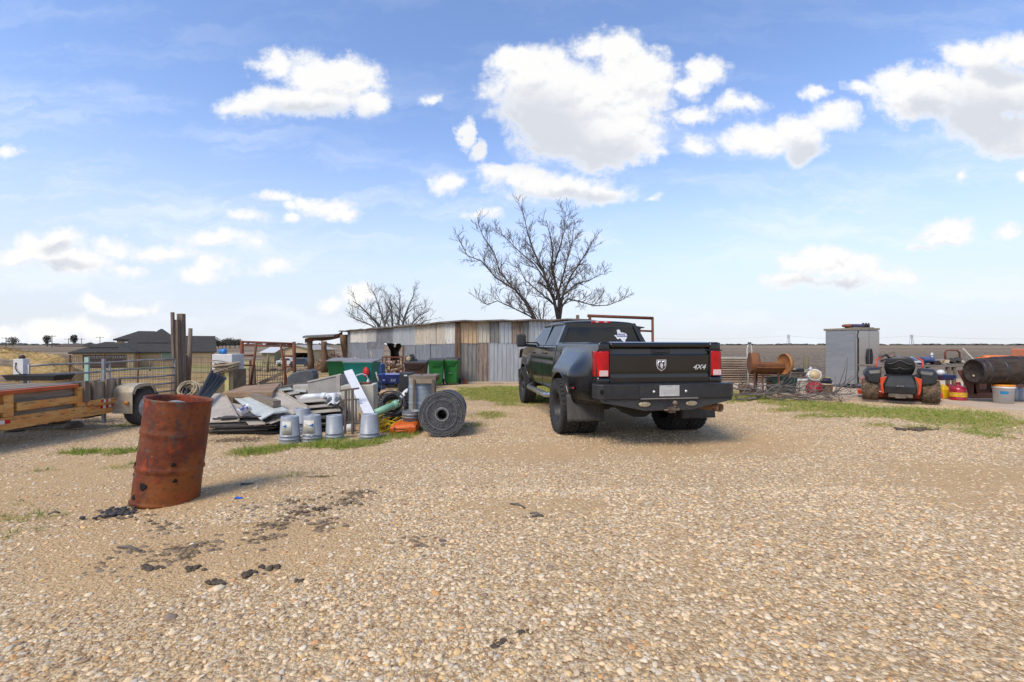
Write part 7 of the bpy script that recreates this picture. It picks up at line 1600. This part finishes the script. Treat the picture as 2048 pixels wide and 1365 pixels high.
# ---- lumber stacks
LC = [mat('board_a', (.36, .27, .18), (.26, .19, .125), rough=.9, scale=3, stretch=(.5, 5, 5), bump=.3, c3=(.15, .10, .07)), mat('board_b', (.28, .195, .135), (.19, .13, .09), rough=.9, scale=3, stretch=(.5, 5, 5), bump=.3), mat('board_c', (.47, .42, .35), (.36, .32, .26), rough=.9, scale=3, stretch=(.5, 5, 5), bump=.3)]
rr = random.Random(14)
for k in range(11):
    for j in range(2):
        z = T2(7.5, 15.6) + .03 + k * .078; x0, x1 = P(1395 + rr.uniform(-6, 10), 0, 15.6).x, P(1500 + rr.uniform(-12, 20) + (60 - 6 * k if k < 6 else 0), 0, 15.6).x
        mb = MB(); mb.box2((x0, 15.4 + j * .3, z), (x1, 15.66 + j * .3, z + .045)); m_ = rr.choice(LC[:2]) if k < 10 else LC[2]
        solo('lumber_board', mb, m_, ('pale whitish' if k == 10 else 'weathered brown') + ' board ' + ('on top of' if k == 10 else 'in') + ' the tall lumber stack right of the pickup', 'board', 'boards in the tall lumber stack' if k < 10 else 'pale boards topping the lumber stack', bev=.003)
for k in range(5):
    z = T2(9, 15) + .02 + k * .085; x0, x1 = P(1570 + rr.uniform(-10, 10), 0, 15.3).x, P(1648 + rr.uniform(-12, 6), 0, 15.3).x
    mb = MB(); mb.box2((x0, 15.1 + .05 * k, z), (x1, 15.6, z + (.045 if k != 4 else .03))); solo('lumber_board', mb, LC[(k + 1) % 3], 'weathered board in the low stack between smoker and refrigerator', 'board', 'boards in the low lumber stack', bev=.003)
mb = MB(); mb.beam(P(1575, 738, 15), P(1628, 741, 15.2), .10, .04); solo('lumber_board', mb, LC[2], 'loose tan board laid across the top of the low stack', 'board')
mb = MB(); mb.box(P(1595, 741, 15.1), (.35, .2, .12)); solo('dark_bundle', mb, BLK, 'dark bundle sitting on the low lumber stack', 'bundle', bev=.03)
mb = MB(); a = GX(1612, 17.5); mb.tube([a, (a.x + .0, a.y, P(1612, 713, 17.5).z)], [.10, .09], 10); solo('fence_post', mb, wood('greenish_post', (.20, .18, .10), (.13, .12, .075), 'z'), 'stout greenish timber post at the edge of the ploughed field', 'post')
# boards propped between stack and slab
# ---- green tub, cooler, white bucket, red bag, pots
a = gxs(1573, 12.0); TBp = thing('green_tub', 'dark green plastic storage tub behind the brush pile', 'tub', a)
mb = MB(); zt = P(1573, 756, 12).z; mb.loft([[(a.x + x * k, a.y + .25 + y * k, z) for x, y in ((-.36, -.24), (.30, -.24), (.36, .24), (-.30, .24))] for z, k in ((a.z, .86), (zt - .03, 1), (zt - .03, 1.05), (zt, 1.05), (zt, .98), (a.z + .03, .84))], smooth=False); part('tub', mb, mat('dark_green_plastic', (.018, .05, .035), (.028, .07, .05), rough=.5, scale=3), TBp, world=True, bev=.01)
a = gxs(1620, 12.6); CO = thing('white_cooler', 'low white chest cooler between the green tub and the refrigerator', 'cooler', a); zt = P(1620, 763, 12.6).z
mb = MB(); mb.box((a.x - .1, a.y + .2, (a.z + zt) / 2), (.62, .34, zt - a.z)); part('body', mb, mat('cooler_beige', (.48, .45, .40), (.40, .37, .33), rough=.6, scale=3), CO, world=True, bev=.02)
mb = MB(); mb.box((a.x - .1, a.y + .2, zt + .02), (.66, .38, .05)); part('lid', mb, mat('cooler_white', (.66, .63, .57), (.56, .53, .47), rough=.5, scale=3), CO, world=True, bev=.015)
p = P(1634, 751, 12.4); MD = axisM(p + Vector((.02, .18, -.04)), p + Vector((-.12, -.14, .06)))
BK = thing('tipped_bucket', 'white bucket with a tan lid lying tipped on the cooler', 'bucket', p)
mb = MB(); mb.lathe([(.12, -.16), (.15, .14), (.165, .15), (.165, .19), (.15, .20)], 28, M=MD); part('pail', mb, WHP, BK, world=True)
mb = MB(); mb.lathe([(.135, .20), (.13, .212), (0, .212)], 28, M=MD, cap0=False); part('lid', mb, mat('tan_lid', (.50, .38, .20), (.42, .32, .17), rough=.5), BK, world=True)
mb = MB(); p = P(1621, 741, 12.5); rock(mb, p, .06, 3, (.8, .8, 1.5)); rock(mb, p + Vector((-.05, 0, -.12)), .06, 8, (1, 1, 1)); solo('white_rag', mb, WHP, 'small white bunched rag beside the tipped bucket', 'rag')
mb = MB(); p = gxs(1633, 11.9); rock(mb, (p.x, p.y + .1, p.z + .14), .22, 6, (1, .7, .75)); solo('red_bag', mb, mat('red_fabric', (.30, .008, .02), (.22, .005, .015), rough=.7, scale=7, bump=.4), 'dark red cloth bag slumped on the slab behind the brush pile', 'bag')
mb = MB(); p = gxs(1655, 12.1); mb.lathe([(.10, 0), (.13, .22), (.14, .22), (.14, .24), (.125, .24), (.11, .03)], 20, M=TM(p)); solo('stained_pot', mb, mat('stained_pot_m', (.45, .38, .28), (.25, .18, .12), rough=.7, scale=9), 'stained cream pot beside the left foot of the refrigerator', 'pot')
mb = MB(); p = P(1653, 762, 12.3); rock(mb, p, .13, 12, (1.2, .8, .6)); solo('dark_cloth', mb, mat('navy_cloth', (.015, .015, .035), (.03, .03, .05), rough=.8), 'dark navy cloth bundle resting on the stained pot', 'cloth')
mb = MB(); p = P(1652, 757, 12.35); mb.box(p, (.17, .08, .05)); solo('yellow_tool', mb, mat('yellow_tool_m', (.62, .50, .02)), 'small bright yellow tool by the side of the refrigerator', 'tool', bev=.01)
mb = MB(); p = gxs(1490, 12.0); rock(mb, (p.x, p.y, p.z + .12), .16, 21, (1.1, .8, .8)); solo('tree_stump', mb, BARK, 'short rough log lying in the left end of the brush pile', 'log')
# ---- brush pile
rr = random.Random(19); mbs = []
BRM = mat('brush_grey', (.16, .135, .115), (.10, .085, .072), rough=.9, scale=6)
def branch(a, b_, r0, seed, lab, sag=.1, spread=.7):
    rq = random.Random(seed); a, b_ = Vector(a), Vector(b_); L_ = (b_ - a).length; n = 7
    pts = [a.lerp(b_, i / n) + Vector((rq.gauss(0, .03), rq.gauss(0, .03), rq.gauss(0, .03) + sag * math.sin(PI * i / n))) for i in range(n + 1)]
    for p in pts: p.z = max(p.z, T2(p.x, p.y) + .01)
    mb = MB(); grow(mb, pts, r0, r0 * .25, rq, 0, spread, 2, .05, .2, .34, 1)
    mb.v = [(x, y, max(z, T(x, y) + .01)) for x, y, z in mb.v]
    solo('cut_branch', mb, BRM, lab, 'branch', 'cut branches in the brush pile')
bs = [((1446, 790, 11.3), (1640, 812, 10.4)), ((1455, 775, 12), (1600, 800, 11)), ((1470, 800, 11), (1700, 790, 11.2)), ((1530, 770, 11.6), (1690, 826, 10.2)), ((1480, 785, 11.6), (1560, 812, 10.6)), ((1500, 805, 10.9), (1600, 768, 11.8)), ((1560, 800, 11), (1725, 795, 11)), ((1545, 772, 11.7), (1660, 800, 10.8)), ((1450, 798, 11.2), (1540, 790, 11.5)), ((1590, 815, 10.6), (1690, 780, 11.3)), ((1510, 775, 11.8), (1620, 785, 11.4)), ((1465, 770, 12), (1530, 785, 11.4)), ((1600, 790, 11), (1710, 812, 10.5)), ((1520, 795, 11.1), (1650, 775, 11.6))]
for k, (a, b_) in enumerate(bs): branch(P(*a), P(*b_), rr.uniform(.018, .034), 200 + k, 'grey cut branch tangled in the brush pile before the smoker')
for k, (pl) in enumerate(([(1664, 792), (1680, 765), (1689, 740), (1692, 722)], [(1668, 792), (1690, 765), (1694, 735), (1695, 715)], [(1664, 790), (1690, 770), (1708, 757), (1716, 747)])):
    mb = MB(); mb.tube([P(x, y, 11.4) for x, y in pl], [.014, .011, .008, .004], 5); solo('thin_twig', mb, BRM, ('left upright', 'tallest upright', 'right-leaning')[k] + ' twig against the side of the refrigerator', 'twig')
# ---- workbench with clutter
bz = P(1840, 731, 11.6).z; x0, x1 = P(1752, 0, 11.6).x, P(1938, 0, 11.6).x
WKB = thing('workbench', 'long grey plank workbench covered in clutter behind the mower', 'table', ((x0 + x1) / 2, 11.9, T2(10, 12)))
mb = MB(); mb.box2((x0, 11.6, bz - .045), (x1, 12.2, bz)); part('top', mb, WOODG, WKB, world=True, bev=.005)
mb = MB(); mb.box2((x0, 11.64, bz - .26), (x1, 11.68, bz - .14)); part('apron', mb, GRY, WKB, world=True)
for px in (1760, 1856, 1896, 1908, 1932):
    x = P(px, 0, 11.65).x; mb = MB(); mb.box2((x - .03, 11.62, T2(x, 11.6)), (x + .03, 11.69, bz - .05)); part('leg', mb, WOODZ, WKB, world=True)
rr = random.Random(44)
def clump(px, py, d, r, sq, m, name, lab, cat, seed):
    mb = MB(); rock(mb, P(px, py, d), r, seed, sq); return solo(name, mb, m, lab, cat)
NVY = mat('navy_fabric', (.03, .05, .14), (.12, .16, .30), rough=.7, scale=7, bump=.4); PBL = mat('pale_blue_fabric', (.35, .42, .55), (.20, .26, .42), rough=.7, scale=7, bump=.4)
for k in range(9):
    px0 = 1786 + 9 * k; mb = MB(); a, b_ = P(px0, 719 + rr.uniform(-5, 6), 11.7 + .05 * k), P(px0 + rr.uniform(28, 45), 724 + rr.uniform(-3, 6), 11.8 + .03 * k); mb.beam(a, b_, rr.uniform(.04, .09), rr.uniform(.03, .06))
    solo('folded_chair_tube' if 0 else 'blue_scrap', mb, (NVY, PBL, WHP)[k % 3], ('navy', 'pale blue', 'white')[k % 3] + ' folded canvas and tube pieces heaped on the left of the workbench', 'camp gear', ('navy', 'pale blue', 'white')[k % 3] + ' camp gear pieces', bev=.01)
clump(1858, 719, 11.8, .10, (1.3, 1, .8), NVY, 'navy_cap', 'dark navy cap-like lump at the middle of the workbench', 'cap', 71)
mb = MB(); mb.tube([P(1758, 716, 11.8), P(1772, 710, 11.8), P(1784, 720, 11.8), P(1800, 728, 11.8)], .03, 6); mb.tube([P(1762, 722, 11.9), P(1790, 714, 11.9)], .02, 6); solo('black_strap', mb, BLK, 'loop of black strap on the left end of the workbench', 'strap')
mb = MB(); mb.grid(lambda u, v: P(1758 + 32 * u, 708 + 14 * v + 3 * math.sin(u * 5), 12.0 + .3 * (1 - v)), 8, 4); solo('brown_blanket', mb, mat('brown_cloth', (.14, .09, .06), (.20, .14, .10), rough=.9), 'brown blanket hanging at the left end of the workbench', 'blanket', solid=.02)
for k, (px, py, r, c, lab) in enumerate(((1870, 726, .07, (.05, .02, .02), 'dark red lump'), (1882, 723, .06, (.40, .30, .18), 'tan box-like lump'), (1893, 724, .07, (.48, .38, .26), 'cream lump'), (1903, 722, .08, (.04, .04, .035), 'black machine part'), (1912, 721, .08, (.06, .055, .05), 'dark engine part'), (1922, 725, .05, (.55, .48, .36), 'pale small piece'), (1876, 727, .05, (.02, .02, .02), 'small black piece'))):
    mb = MB(); p = P(px, py, 11.8); mb.box(p, (r * 2.2, r * 1.6, r * 1.2), rot=(.1 * k, .07 * k, .4 * k)); rock(mb, p + Vector((r, 0, r * .4)), r * .7, 80 + k); solo('bench_clutter', mb, mat('clut%d' % k, c, rough=.7, scale=9, bump=.3), lab + ' on the right half of the workbench', 'clutter', bev=.008)
mb = MB(); mb.tube([P(1863, 726, 11.9), P(1864, 706, 11.9)], .022, 8); mb.tube([P(1863.6, 712, 11.9), P(1863.8, 708, 11.9)], .028, 8); solo('white_tube', mb, WHP, 'thin white tube standing upright on the workbench', 'tube')
mb = MB(); mb.tube([P(1891, 727, 12.1), P(1890, 706, 12.1), P(1893, 701, 12.1), P(1914, 701, 12.1), P(1919, 706, 12.1), P(1920, 728, 12.1)], .022, 8); solo('bent_handle', mb, RUSTD, 'dark bent tube handle rising behind the workbench clutter', 'handle')
mb = MB(); mb.beam(P(1926, 698, 12.2), P(1947, 720, 11.4), .035, .025); solo('pale_stick', mb, mat('bare_stick2', (.48, .40, .30)), 'pale stick slanting above the left end of the wooden barrel', 'stick')
mb = MB(); mb.quad(P(1845, 741, 11.4), P(1858, 740, 11.5), P(1915, 754, 11.2), P(1890, 758, 11.0), .03); solo('blue_board', mb, mat('blue_board_m', (.03, .10, .30), (.05, .14, .36), rough=.5), 'thin blue board slanting under the workbench', 'board')
mb = MB(); mb.loft([[(p.x, p.y + yy, p.z) for p in (P(1860, 754, 11.0), P(1872, 751, 11.0), P(1912, 751, 11.0), P(1913, 756, 11.0), P(1905, 761, 11.0), P(1880, 761, 11.0))] for yy in (0, .5)], smooth=False); solo('wheelbarrow_tray', mb, mat('maroon_navy', (.05, .015, .03), (.02, .04, .12), rough=.5, scale=4), 'dark upturned metal tray under the workbench', 'tray')
mb = MB(); mb.lathe([(.0, 0), (.07, .02), (.09, .08), (.05, .14), (0, .15)], 16, M=TM(P(1881, 752, 11.15), (0, 0, 0))); solo('white_jug', mb, WHP, 'small round white jug on the dark tray under the bench', 'jug')
# cardboard, cans
mb = MB(); p = gxs(1862, 10.9); mb.loft([[(p.x + x, p.y + yy, p.z + z) for x, z in ((-.14, 0), (.14, 0), (.16, .2), (.10, .42), (-.18, .46))] for yy in (0, .26)], smooth=False); solo('cardboard_box', mb, mat('cardboard', (.38, .26, .15), (.30, .20, .115), rough=.85, scale=4), 'crumpled cardboard box behind the right mower tyre', 'box')
def can(px, d, r, h, m, name, lab, band=None):
    p = gxs(px, d); th = thing(name, lab, 'fuel can', p)
    mb = MB(); mb.lathe([(r, 0), (r * 1.04, .02), (r, .04), (r, h * .62), (r * .97, h * .68), (r * .6, h * .80), (r * .22, h * .85), (r * .2, h * .95), (r * .3, h * .96), (r * .3, h), (0, h)], 30, M=TM(p)); part('can_body', mb, m, th, world=True)
    mb = MB(); mb.tube([p + Vector((-r * .5, 0, h * .82)), p + Vector((-r * .4, 0, h * 1.02)), p + Vector((r * .3, 0, h * 1.02)), p + Vector((r * .45, 0, h * .82))], .010, 6); part('handle', mb, m, th, world=True)
    if band:
        mb = MB(); mb.lathe([(r + .003, h * .2), (r + .003, h * .46)], 30, M=TM(p), cap0=False, cap1=False); part('band', mb, band, th, world=True)
RDC = mat('red_can', (.35, .012, .03), (.28, .01, .022), rough=.35, scale=5, coat=.3); YLC = mat('yellow_can', (.66, .40, .01), (.55, .33, .01), rough=.4, scale=6)
can(1916, 10.6, .158, .40, RDC, 'safety_can', 'round red metal fuel can with a yellow band on the slab', mat('can_band', (.66, .42, .02), (.50, .25, .03), rough=.5, scale=26, lo=.5, hi=.56))
mb = MB(); p = gxs(1886, 10.9); mb.loft([[(p.x + x * k, p.y + y * k, p.z + z) for x, y in ((-.09, -.1), (.09, -.1), (.09, .1), (-.09, .1))] for z, k in ((0, 1), (.22, 1), (.30, .6), (.33, .3))], smooth=False); solo('yellow_jerrycan', mb, YLC, 'yellow plastic fuel can left of the round red can', 'fuel can', bev=.02)
mb = MB(); p = gxs(1898, 11.0); mb.loft([[(p.x + x * k, p.y + y * k, p.z + z) for x, y in ((-.08, -.1), (.08, -.1), (.08, .1), (-.08, .1))] for z, k in ((0, 1), (.24, 1), (.30, .6), (.34, .3))], smooth=False); solo('red_jerrycan', mb, mat('dull_red', (.22, .02, .015), rough=.5), 'dull red plastic fuel can between the yellow and the round can', 'fuel can', bev=.02)
# ---- steel frame with barrel
zb_ = P(1990, 741, 10.4).z
SF = thing('steel_cradle', 'brown rusty steel cradle under the dark wooden barrel', 'cradle', gxs(1965, 10.4))
a = P(1918, 741, 10.35); b_ = P(1948, 741, 10.4)
STB = rust('brown_steel', (.10, .045, .035), (.15, .065, .045), (.05, .03, .025), 3)
mb = MB(); mb.prism([((1914 - CX) / F * 10.5, P(0, 741, 10.5).z), ((1942 - CX) / F * 10.5, P(0, 740, 10.5).z), ((1952 - CX) / F * 10.5, P(0, 790, 10.5).z), ((1940 - CX) / F * 10.5, P(0, 790, 10.5).z)], .03, M=TM((0, 10.5, 0), (PI / 2, 0, 0))); part('end_plate', mb, STB, SF, world=True)
mb = MB(); mb.box2((P(1945, 0, 10.5).x, 10.5, P(0, 764, 10.5).z), (P(2100, 0, 10.5).x, 10.56, P(0, 760, 10.5).z + .04)); mb.box2((P(1945, 0, 10.5).x, 10.5, P(0, 786, 10.5).z), (P(1992, 0, 10.5).x, 10.58, P(0, 779, 10.5).z)); mb.box2((P(1982, 0, 10.5).x, 10.47, P(0, 786, 10.5).z), (P(1996, 0, 10.5).x, 10.60, P(0, 762, 10.5).z)); mb.box2((P(1945, 0, 10.5).x, 10.47, P(0, 788, 10.5).z), (P(1956, 0, 10.5).x, 10.60, P(0, 762, 10.5).z)); mb.box2((P(2060, 0, 10.5).x, 10.5, T2(12, 10.5)), (P(2066, 0, 10.5).x, 10.6, P(0, 760, 10.5).z)); part('side_frame', mb, STB, SF, world=True, bev=.004)
mb = MB(); mb.box2((P(1950, 0, 10.8).x, 10.9, T2(11, 10.9)), (P(2070, 0, 10.8).x, 11.0, P(0, 765, 10.9).z)); part('back_plate', mb, STB, SF, world=True)
A = P(1947, 742.5, 10.15); B_ = P(2062, 740.5, 10.08); M = axisM(A, B_); L = (B_ - A).length; L = 1.55
BRl = thing('wooden_barrel', 'large dark wooden barrel with steel hoops lying on the cradle', 'barrel', A + Vector((.6, .2, -.33)))
OAK = mat('old_oak', (.030, .022, .018), (.065, .048, .038), rough=.8, scale=4, stretch=(1, 3, 3), bump=.6, c3=(.20, .17, .15), f3=.70, spec=.25)
mb = MB(); rB = lambda f: .262 + .055 * math.sin(PI * f)
prof = [(0, .02), (.235, .02), (.24, 0), (.262, 0)] + [(rB(k / 20), L * k / 20) for k in range(1, 20)] + [(.262, L), (.24, L), (.235, L - .02), (0, L - .02)]
mb.lathe(prof, 48, M=M, wob=lambda a, z: 1 - .010 * (abs(math.sin(a * 14)) ** 8)); part('staves', mb, OAK, BRl, world=True)
for f, wd, m_ in ((.015, .035, 'd'), (.085, .03, 'd'), (.28, .035, 'd'), (.52, .03, 'd'), (.66, .03, 'l'), (.84, .03, 'l'), (.95, .04, 'd')):
    mb = MB(); mb.lathe([(rB(f) + .004, L * f), (rB(f) + .007, L * f + .002), (rB(f + wd / L) + .007, L * f + wd), (rB(f + wd / L) + .002, L * f + wd)], 48, M=M, cap0=False, cap1=False); part('hoop', mb, mat('hoop_dark', (.05, .05, .05), (.09, .09, .09), rough=.4, metal=.6) if m_ == 'd' else mat('hoop_light', (.40, .37, .32), (.22, .18, .15), rough=.6, metal=.3), BRl, world=True)
mb = MB(); hd = M @ Vector((0, 0, .018)); mb.lathe([(.03, 0), (.02, -.01), (0, -.012)], 12, M=M @ TM((.02, -.11, .016))); part('bung', mb, mat('tan_bung', (.5, .4, .25)), BRl, world=True)
# white bucket with orange lid, jugs
p = gxs(2007, 10.0); BW = thing('lidded_bucket', 'square-shouldered white bucket with an orange lid, right of the cradle opening', 'bucket', p)
mb = MB(); mb.lathe([(.155, 0), (.172, .33), (.185, .335), (.188, .37), (.178, .372)], 32, M=TM(p)); part('pail', mb, WHP, BW, world=True)
mb = MB(); mb.lathe([(.182, .372), (.186, .38), (.186, .405), (.178, .412), (0, .412)], 32, M=TM(p), cap0=False); part('lid', mb, mat('orange_lid', (.70, .26, .015), (.6, .22, .012), rough=.4), BW, world=True)
f = lambda z: .155 + .017 * z / .33 + .004
mb = MB(); mb.lathe([(f(.17), .21), (f(.23), .27)], 8, M=TM(p) @ Matrix.Rotation(R(205), 4, 'Z'), cap0=False, cap1=False, arc=R(45)); part('blue_label', mb, mat('cyan_label', (.01, .22, .45), rough=.5), BW, world=True)
for k, (px, d) in enumerate(((2032, 10.6), (2046, 10.5), (2060, 10.4))):
    p = gxs(px, d); mb = MB(); mb.loft([[(p.x + x * kk, p.y + y * kk, p.z + z) for x, y in [(.085 * math.copysign(abs(math.cos(a)) ** .6, math.cos(a)), .085 * math.copysign(abs(math.sin(a)) ** .6, math.sin(a))) for a in [2 * PI * i / 16 for i in range(16)]]] for z, kk in ((0, .95), (.02, 1), (.19, 1), (.25, .6), (.27, .3), (.30, .3))], smooth=True); solo('white_bottle', mb, WHP, 'white plastic jug standing in a row at the right edge', 'jug', 'white jugs at the right edge')
# strap, litter
mb = MB(); pl = [(1925, 789), (1950, 792), (1975, 790), (2000, 795), (2030, 797)]; mb.tube([G(x, y) + Vector((0, 0, .065)) for x, y in pl], .02, 5); mb.tube([G(x - 8, y - 3) + Vector((0, 0, .065)) for x, y in pl[1:4]], .016, 5); solo('yellow_strap', mb, YLC, 'yellow strap lying along the slab in front of the cradle', 'strap')
for k, (px, py) in enumerate(((1935, 787), (1943, 786), (1955, 788), (1966, 787), (1880, 790), (1900, 792))):
    p = G(px, py); mb = MB(); rock(mb, p + Vector((0, 0, .07)), .045, 60 + k, (1.4, 1, .6)); solo('litter', mb, WHP if k % 2 else RUST, ('pale' if k % 2 else 'rusty') + ' scrap of litter on the slab near the fuel cans', 'litter', ('pale' if k % 2 else 'rusty') + ' litter on the slab')
# orange slide and tub
mb = MB(); a, b_ = P(1968, 716, 12.2), P(2042, 716, 12.4); mb.tube([a, b_], .07, 10); mb.beam(a + Vector((-.2, 0, 0)), a, .03, .03); solo('orange_barrier', mb, mat('faded_orange', (.68, .17, .03), (.58, .14, .03), rough=.5), 'long bright orange plastic rail behind the wooden barrel', 'plastic rail')
mb = MB(); p = P(2052, 713, 12.5); mb.box(p, (.42, .4, .42)); solo('orange_crate', mb, mat('salmon_plastic', (.58, .20, .10), (.5, .17, .08), rough=.5), 'faded orange plastic crate at the right edge behind the barrel', 'crate', bev=.03)
mb = MB(); a, b_ = P(2043, 728, 10.9), P(2075, 728, 11.1)
# mud clods and small debris on the gravel
CLD = mat('dark_clod', (.07, .052, .038), (.13, .10, .07), rough=1, scale=12, bump=1, bscale=60)
CLT = mat('tan_clod', (.27, .20, .135), (.16, .12, .085), rough=1, scale=12, bump=1, bscale=60)
rr = random.Random(90)
cl = [(540, 1137, .032), (500, 1150, .030), (430, 1166, .032), (600, 1163, .02), (1000, 1292, .035), (1045, 1270, .03), (1835, 862, .10), (1800, 860, .07), (1865, 862, .05), (1070, 1036, .03), (495, 972, .04), (385, 1140, .03), (640, 1020, .03), (300, 1140, .04)]
for k, (x, y, r) in enumerate(cl):
    p = G(x, y); mb = MB()
    for q in range(14): rock(mb, (p.x + rr.gauss(0, r * .9), p.y + rr.gauss(0, r * .55), p.z + r * .15), r * rr.uniform(.12, .55), k * 17 + q, (1.3, 1, .7))
    solo('mud_clod', mb, CLD, 'dark crumbly clod of mud lying on the gravel', 'mud clod', 'dark mud clods on the gravel')
mb = MB(); trk = [(x_, y_) for x_, y_, a_, b_ in MUDB if 200 < x_ < 900 and y_ > 980]
for k, (x, y) in enumerate(trk):
    for q in range(24): 
        p = G(x + rr.gauss(0, 26), y + rr.gauss(0, 11)); rock(mb, (p.x, p.y, p.z + .003), .005 + .013 * rr.random() ** 2.5, 300 + k * 36 + q, (1.5, 1, .7))
solo('track_mud', mb, CLT, 'broken tyre-tracked mud flakes spread across the gravel at left', 'mud', kind='stuff')
for k, (x, y, r) in enumerate(((225, 1028, .06), (250, 1026, .05), (205, 1033, .03), (240, 1020, .04))):
    p = G(x, y); mb = MB()
    for q in range(11): rock(mb, (p.x + rr.gauss(0, .06), p.y + rr.gauss(0, .035), p.z + .008), rr.uniform(.006, .018), 500 + k * 29 + q, (1.3, 1, .7))
    solo('charcoal', mb, mat('charcoal_m', (.02, .02, .023), (.05, .05, .055), rough=.8, scale=20), 'blackened coals spilled at the left foot of the rusty drum', 'charcoal', 'coals by the drum')
p = G(477, 1000); mb = MB(); mb.box(p + Vector((0, 0, .015)), (.06, .03, .012), rot=(.1, .2, .3)); solo('blue_scrap', mb, BLU, 'tiny bright blue plastic scrap on the gravel right of the drum', 'plastic scrap', bev=.003)
for k, (pa, pb) in enumerate((((1020, 1012), (1050, 1020)), ((1060, 1032), (1085, 1037)), ((95, 1034), (120, 1030)), ((235, 1100), (280, 1108)))):
    a, b_ = G(*pa), G(*pb); mb = MB(); mb.tube([a + Vector((0, 0, .015)), a.lerp(b_, .5) + Vector((0, .01, .03)), b_ + Vector((0, 0, .012))], .008, 5); solo('dead_twig', mb, BRM, 'short dead twig lying on the gravel', 'twig', 'dead twigs on the gravel')
p = GX(376, 9.55); mb = MB(); mb.box((p.x, p.y + .02, p.z + .21), (.55, .42, .42)); solo('dark_crate', mb, mat('crate_dark', (.07, .055, .045), (.11, .09, .07), rough=.9, scale=5, bump=.4), 'low dark wooden crate under the rope and hose coils behind the drum', 'crate', bev=.01)
p = P(-34, 725, 10.72); mb = MB(); mb.beam((p.x, p.y + .1, T(p.x, p.y) - .1), (p.x, p.y + .1, p.z + .2), .16, .16); solo('fence_post', mb, WOODZ, 'square timber post holding the grey rails at the far left edge', 'post', bev=.01)
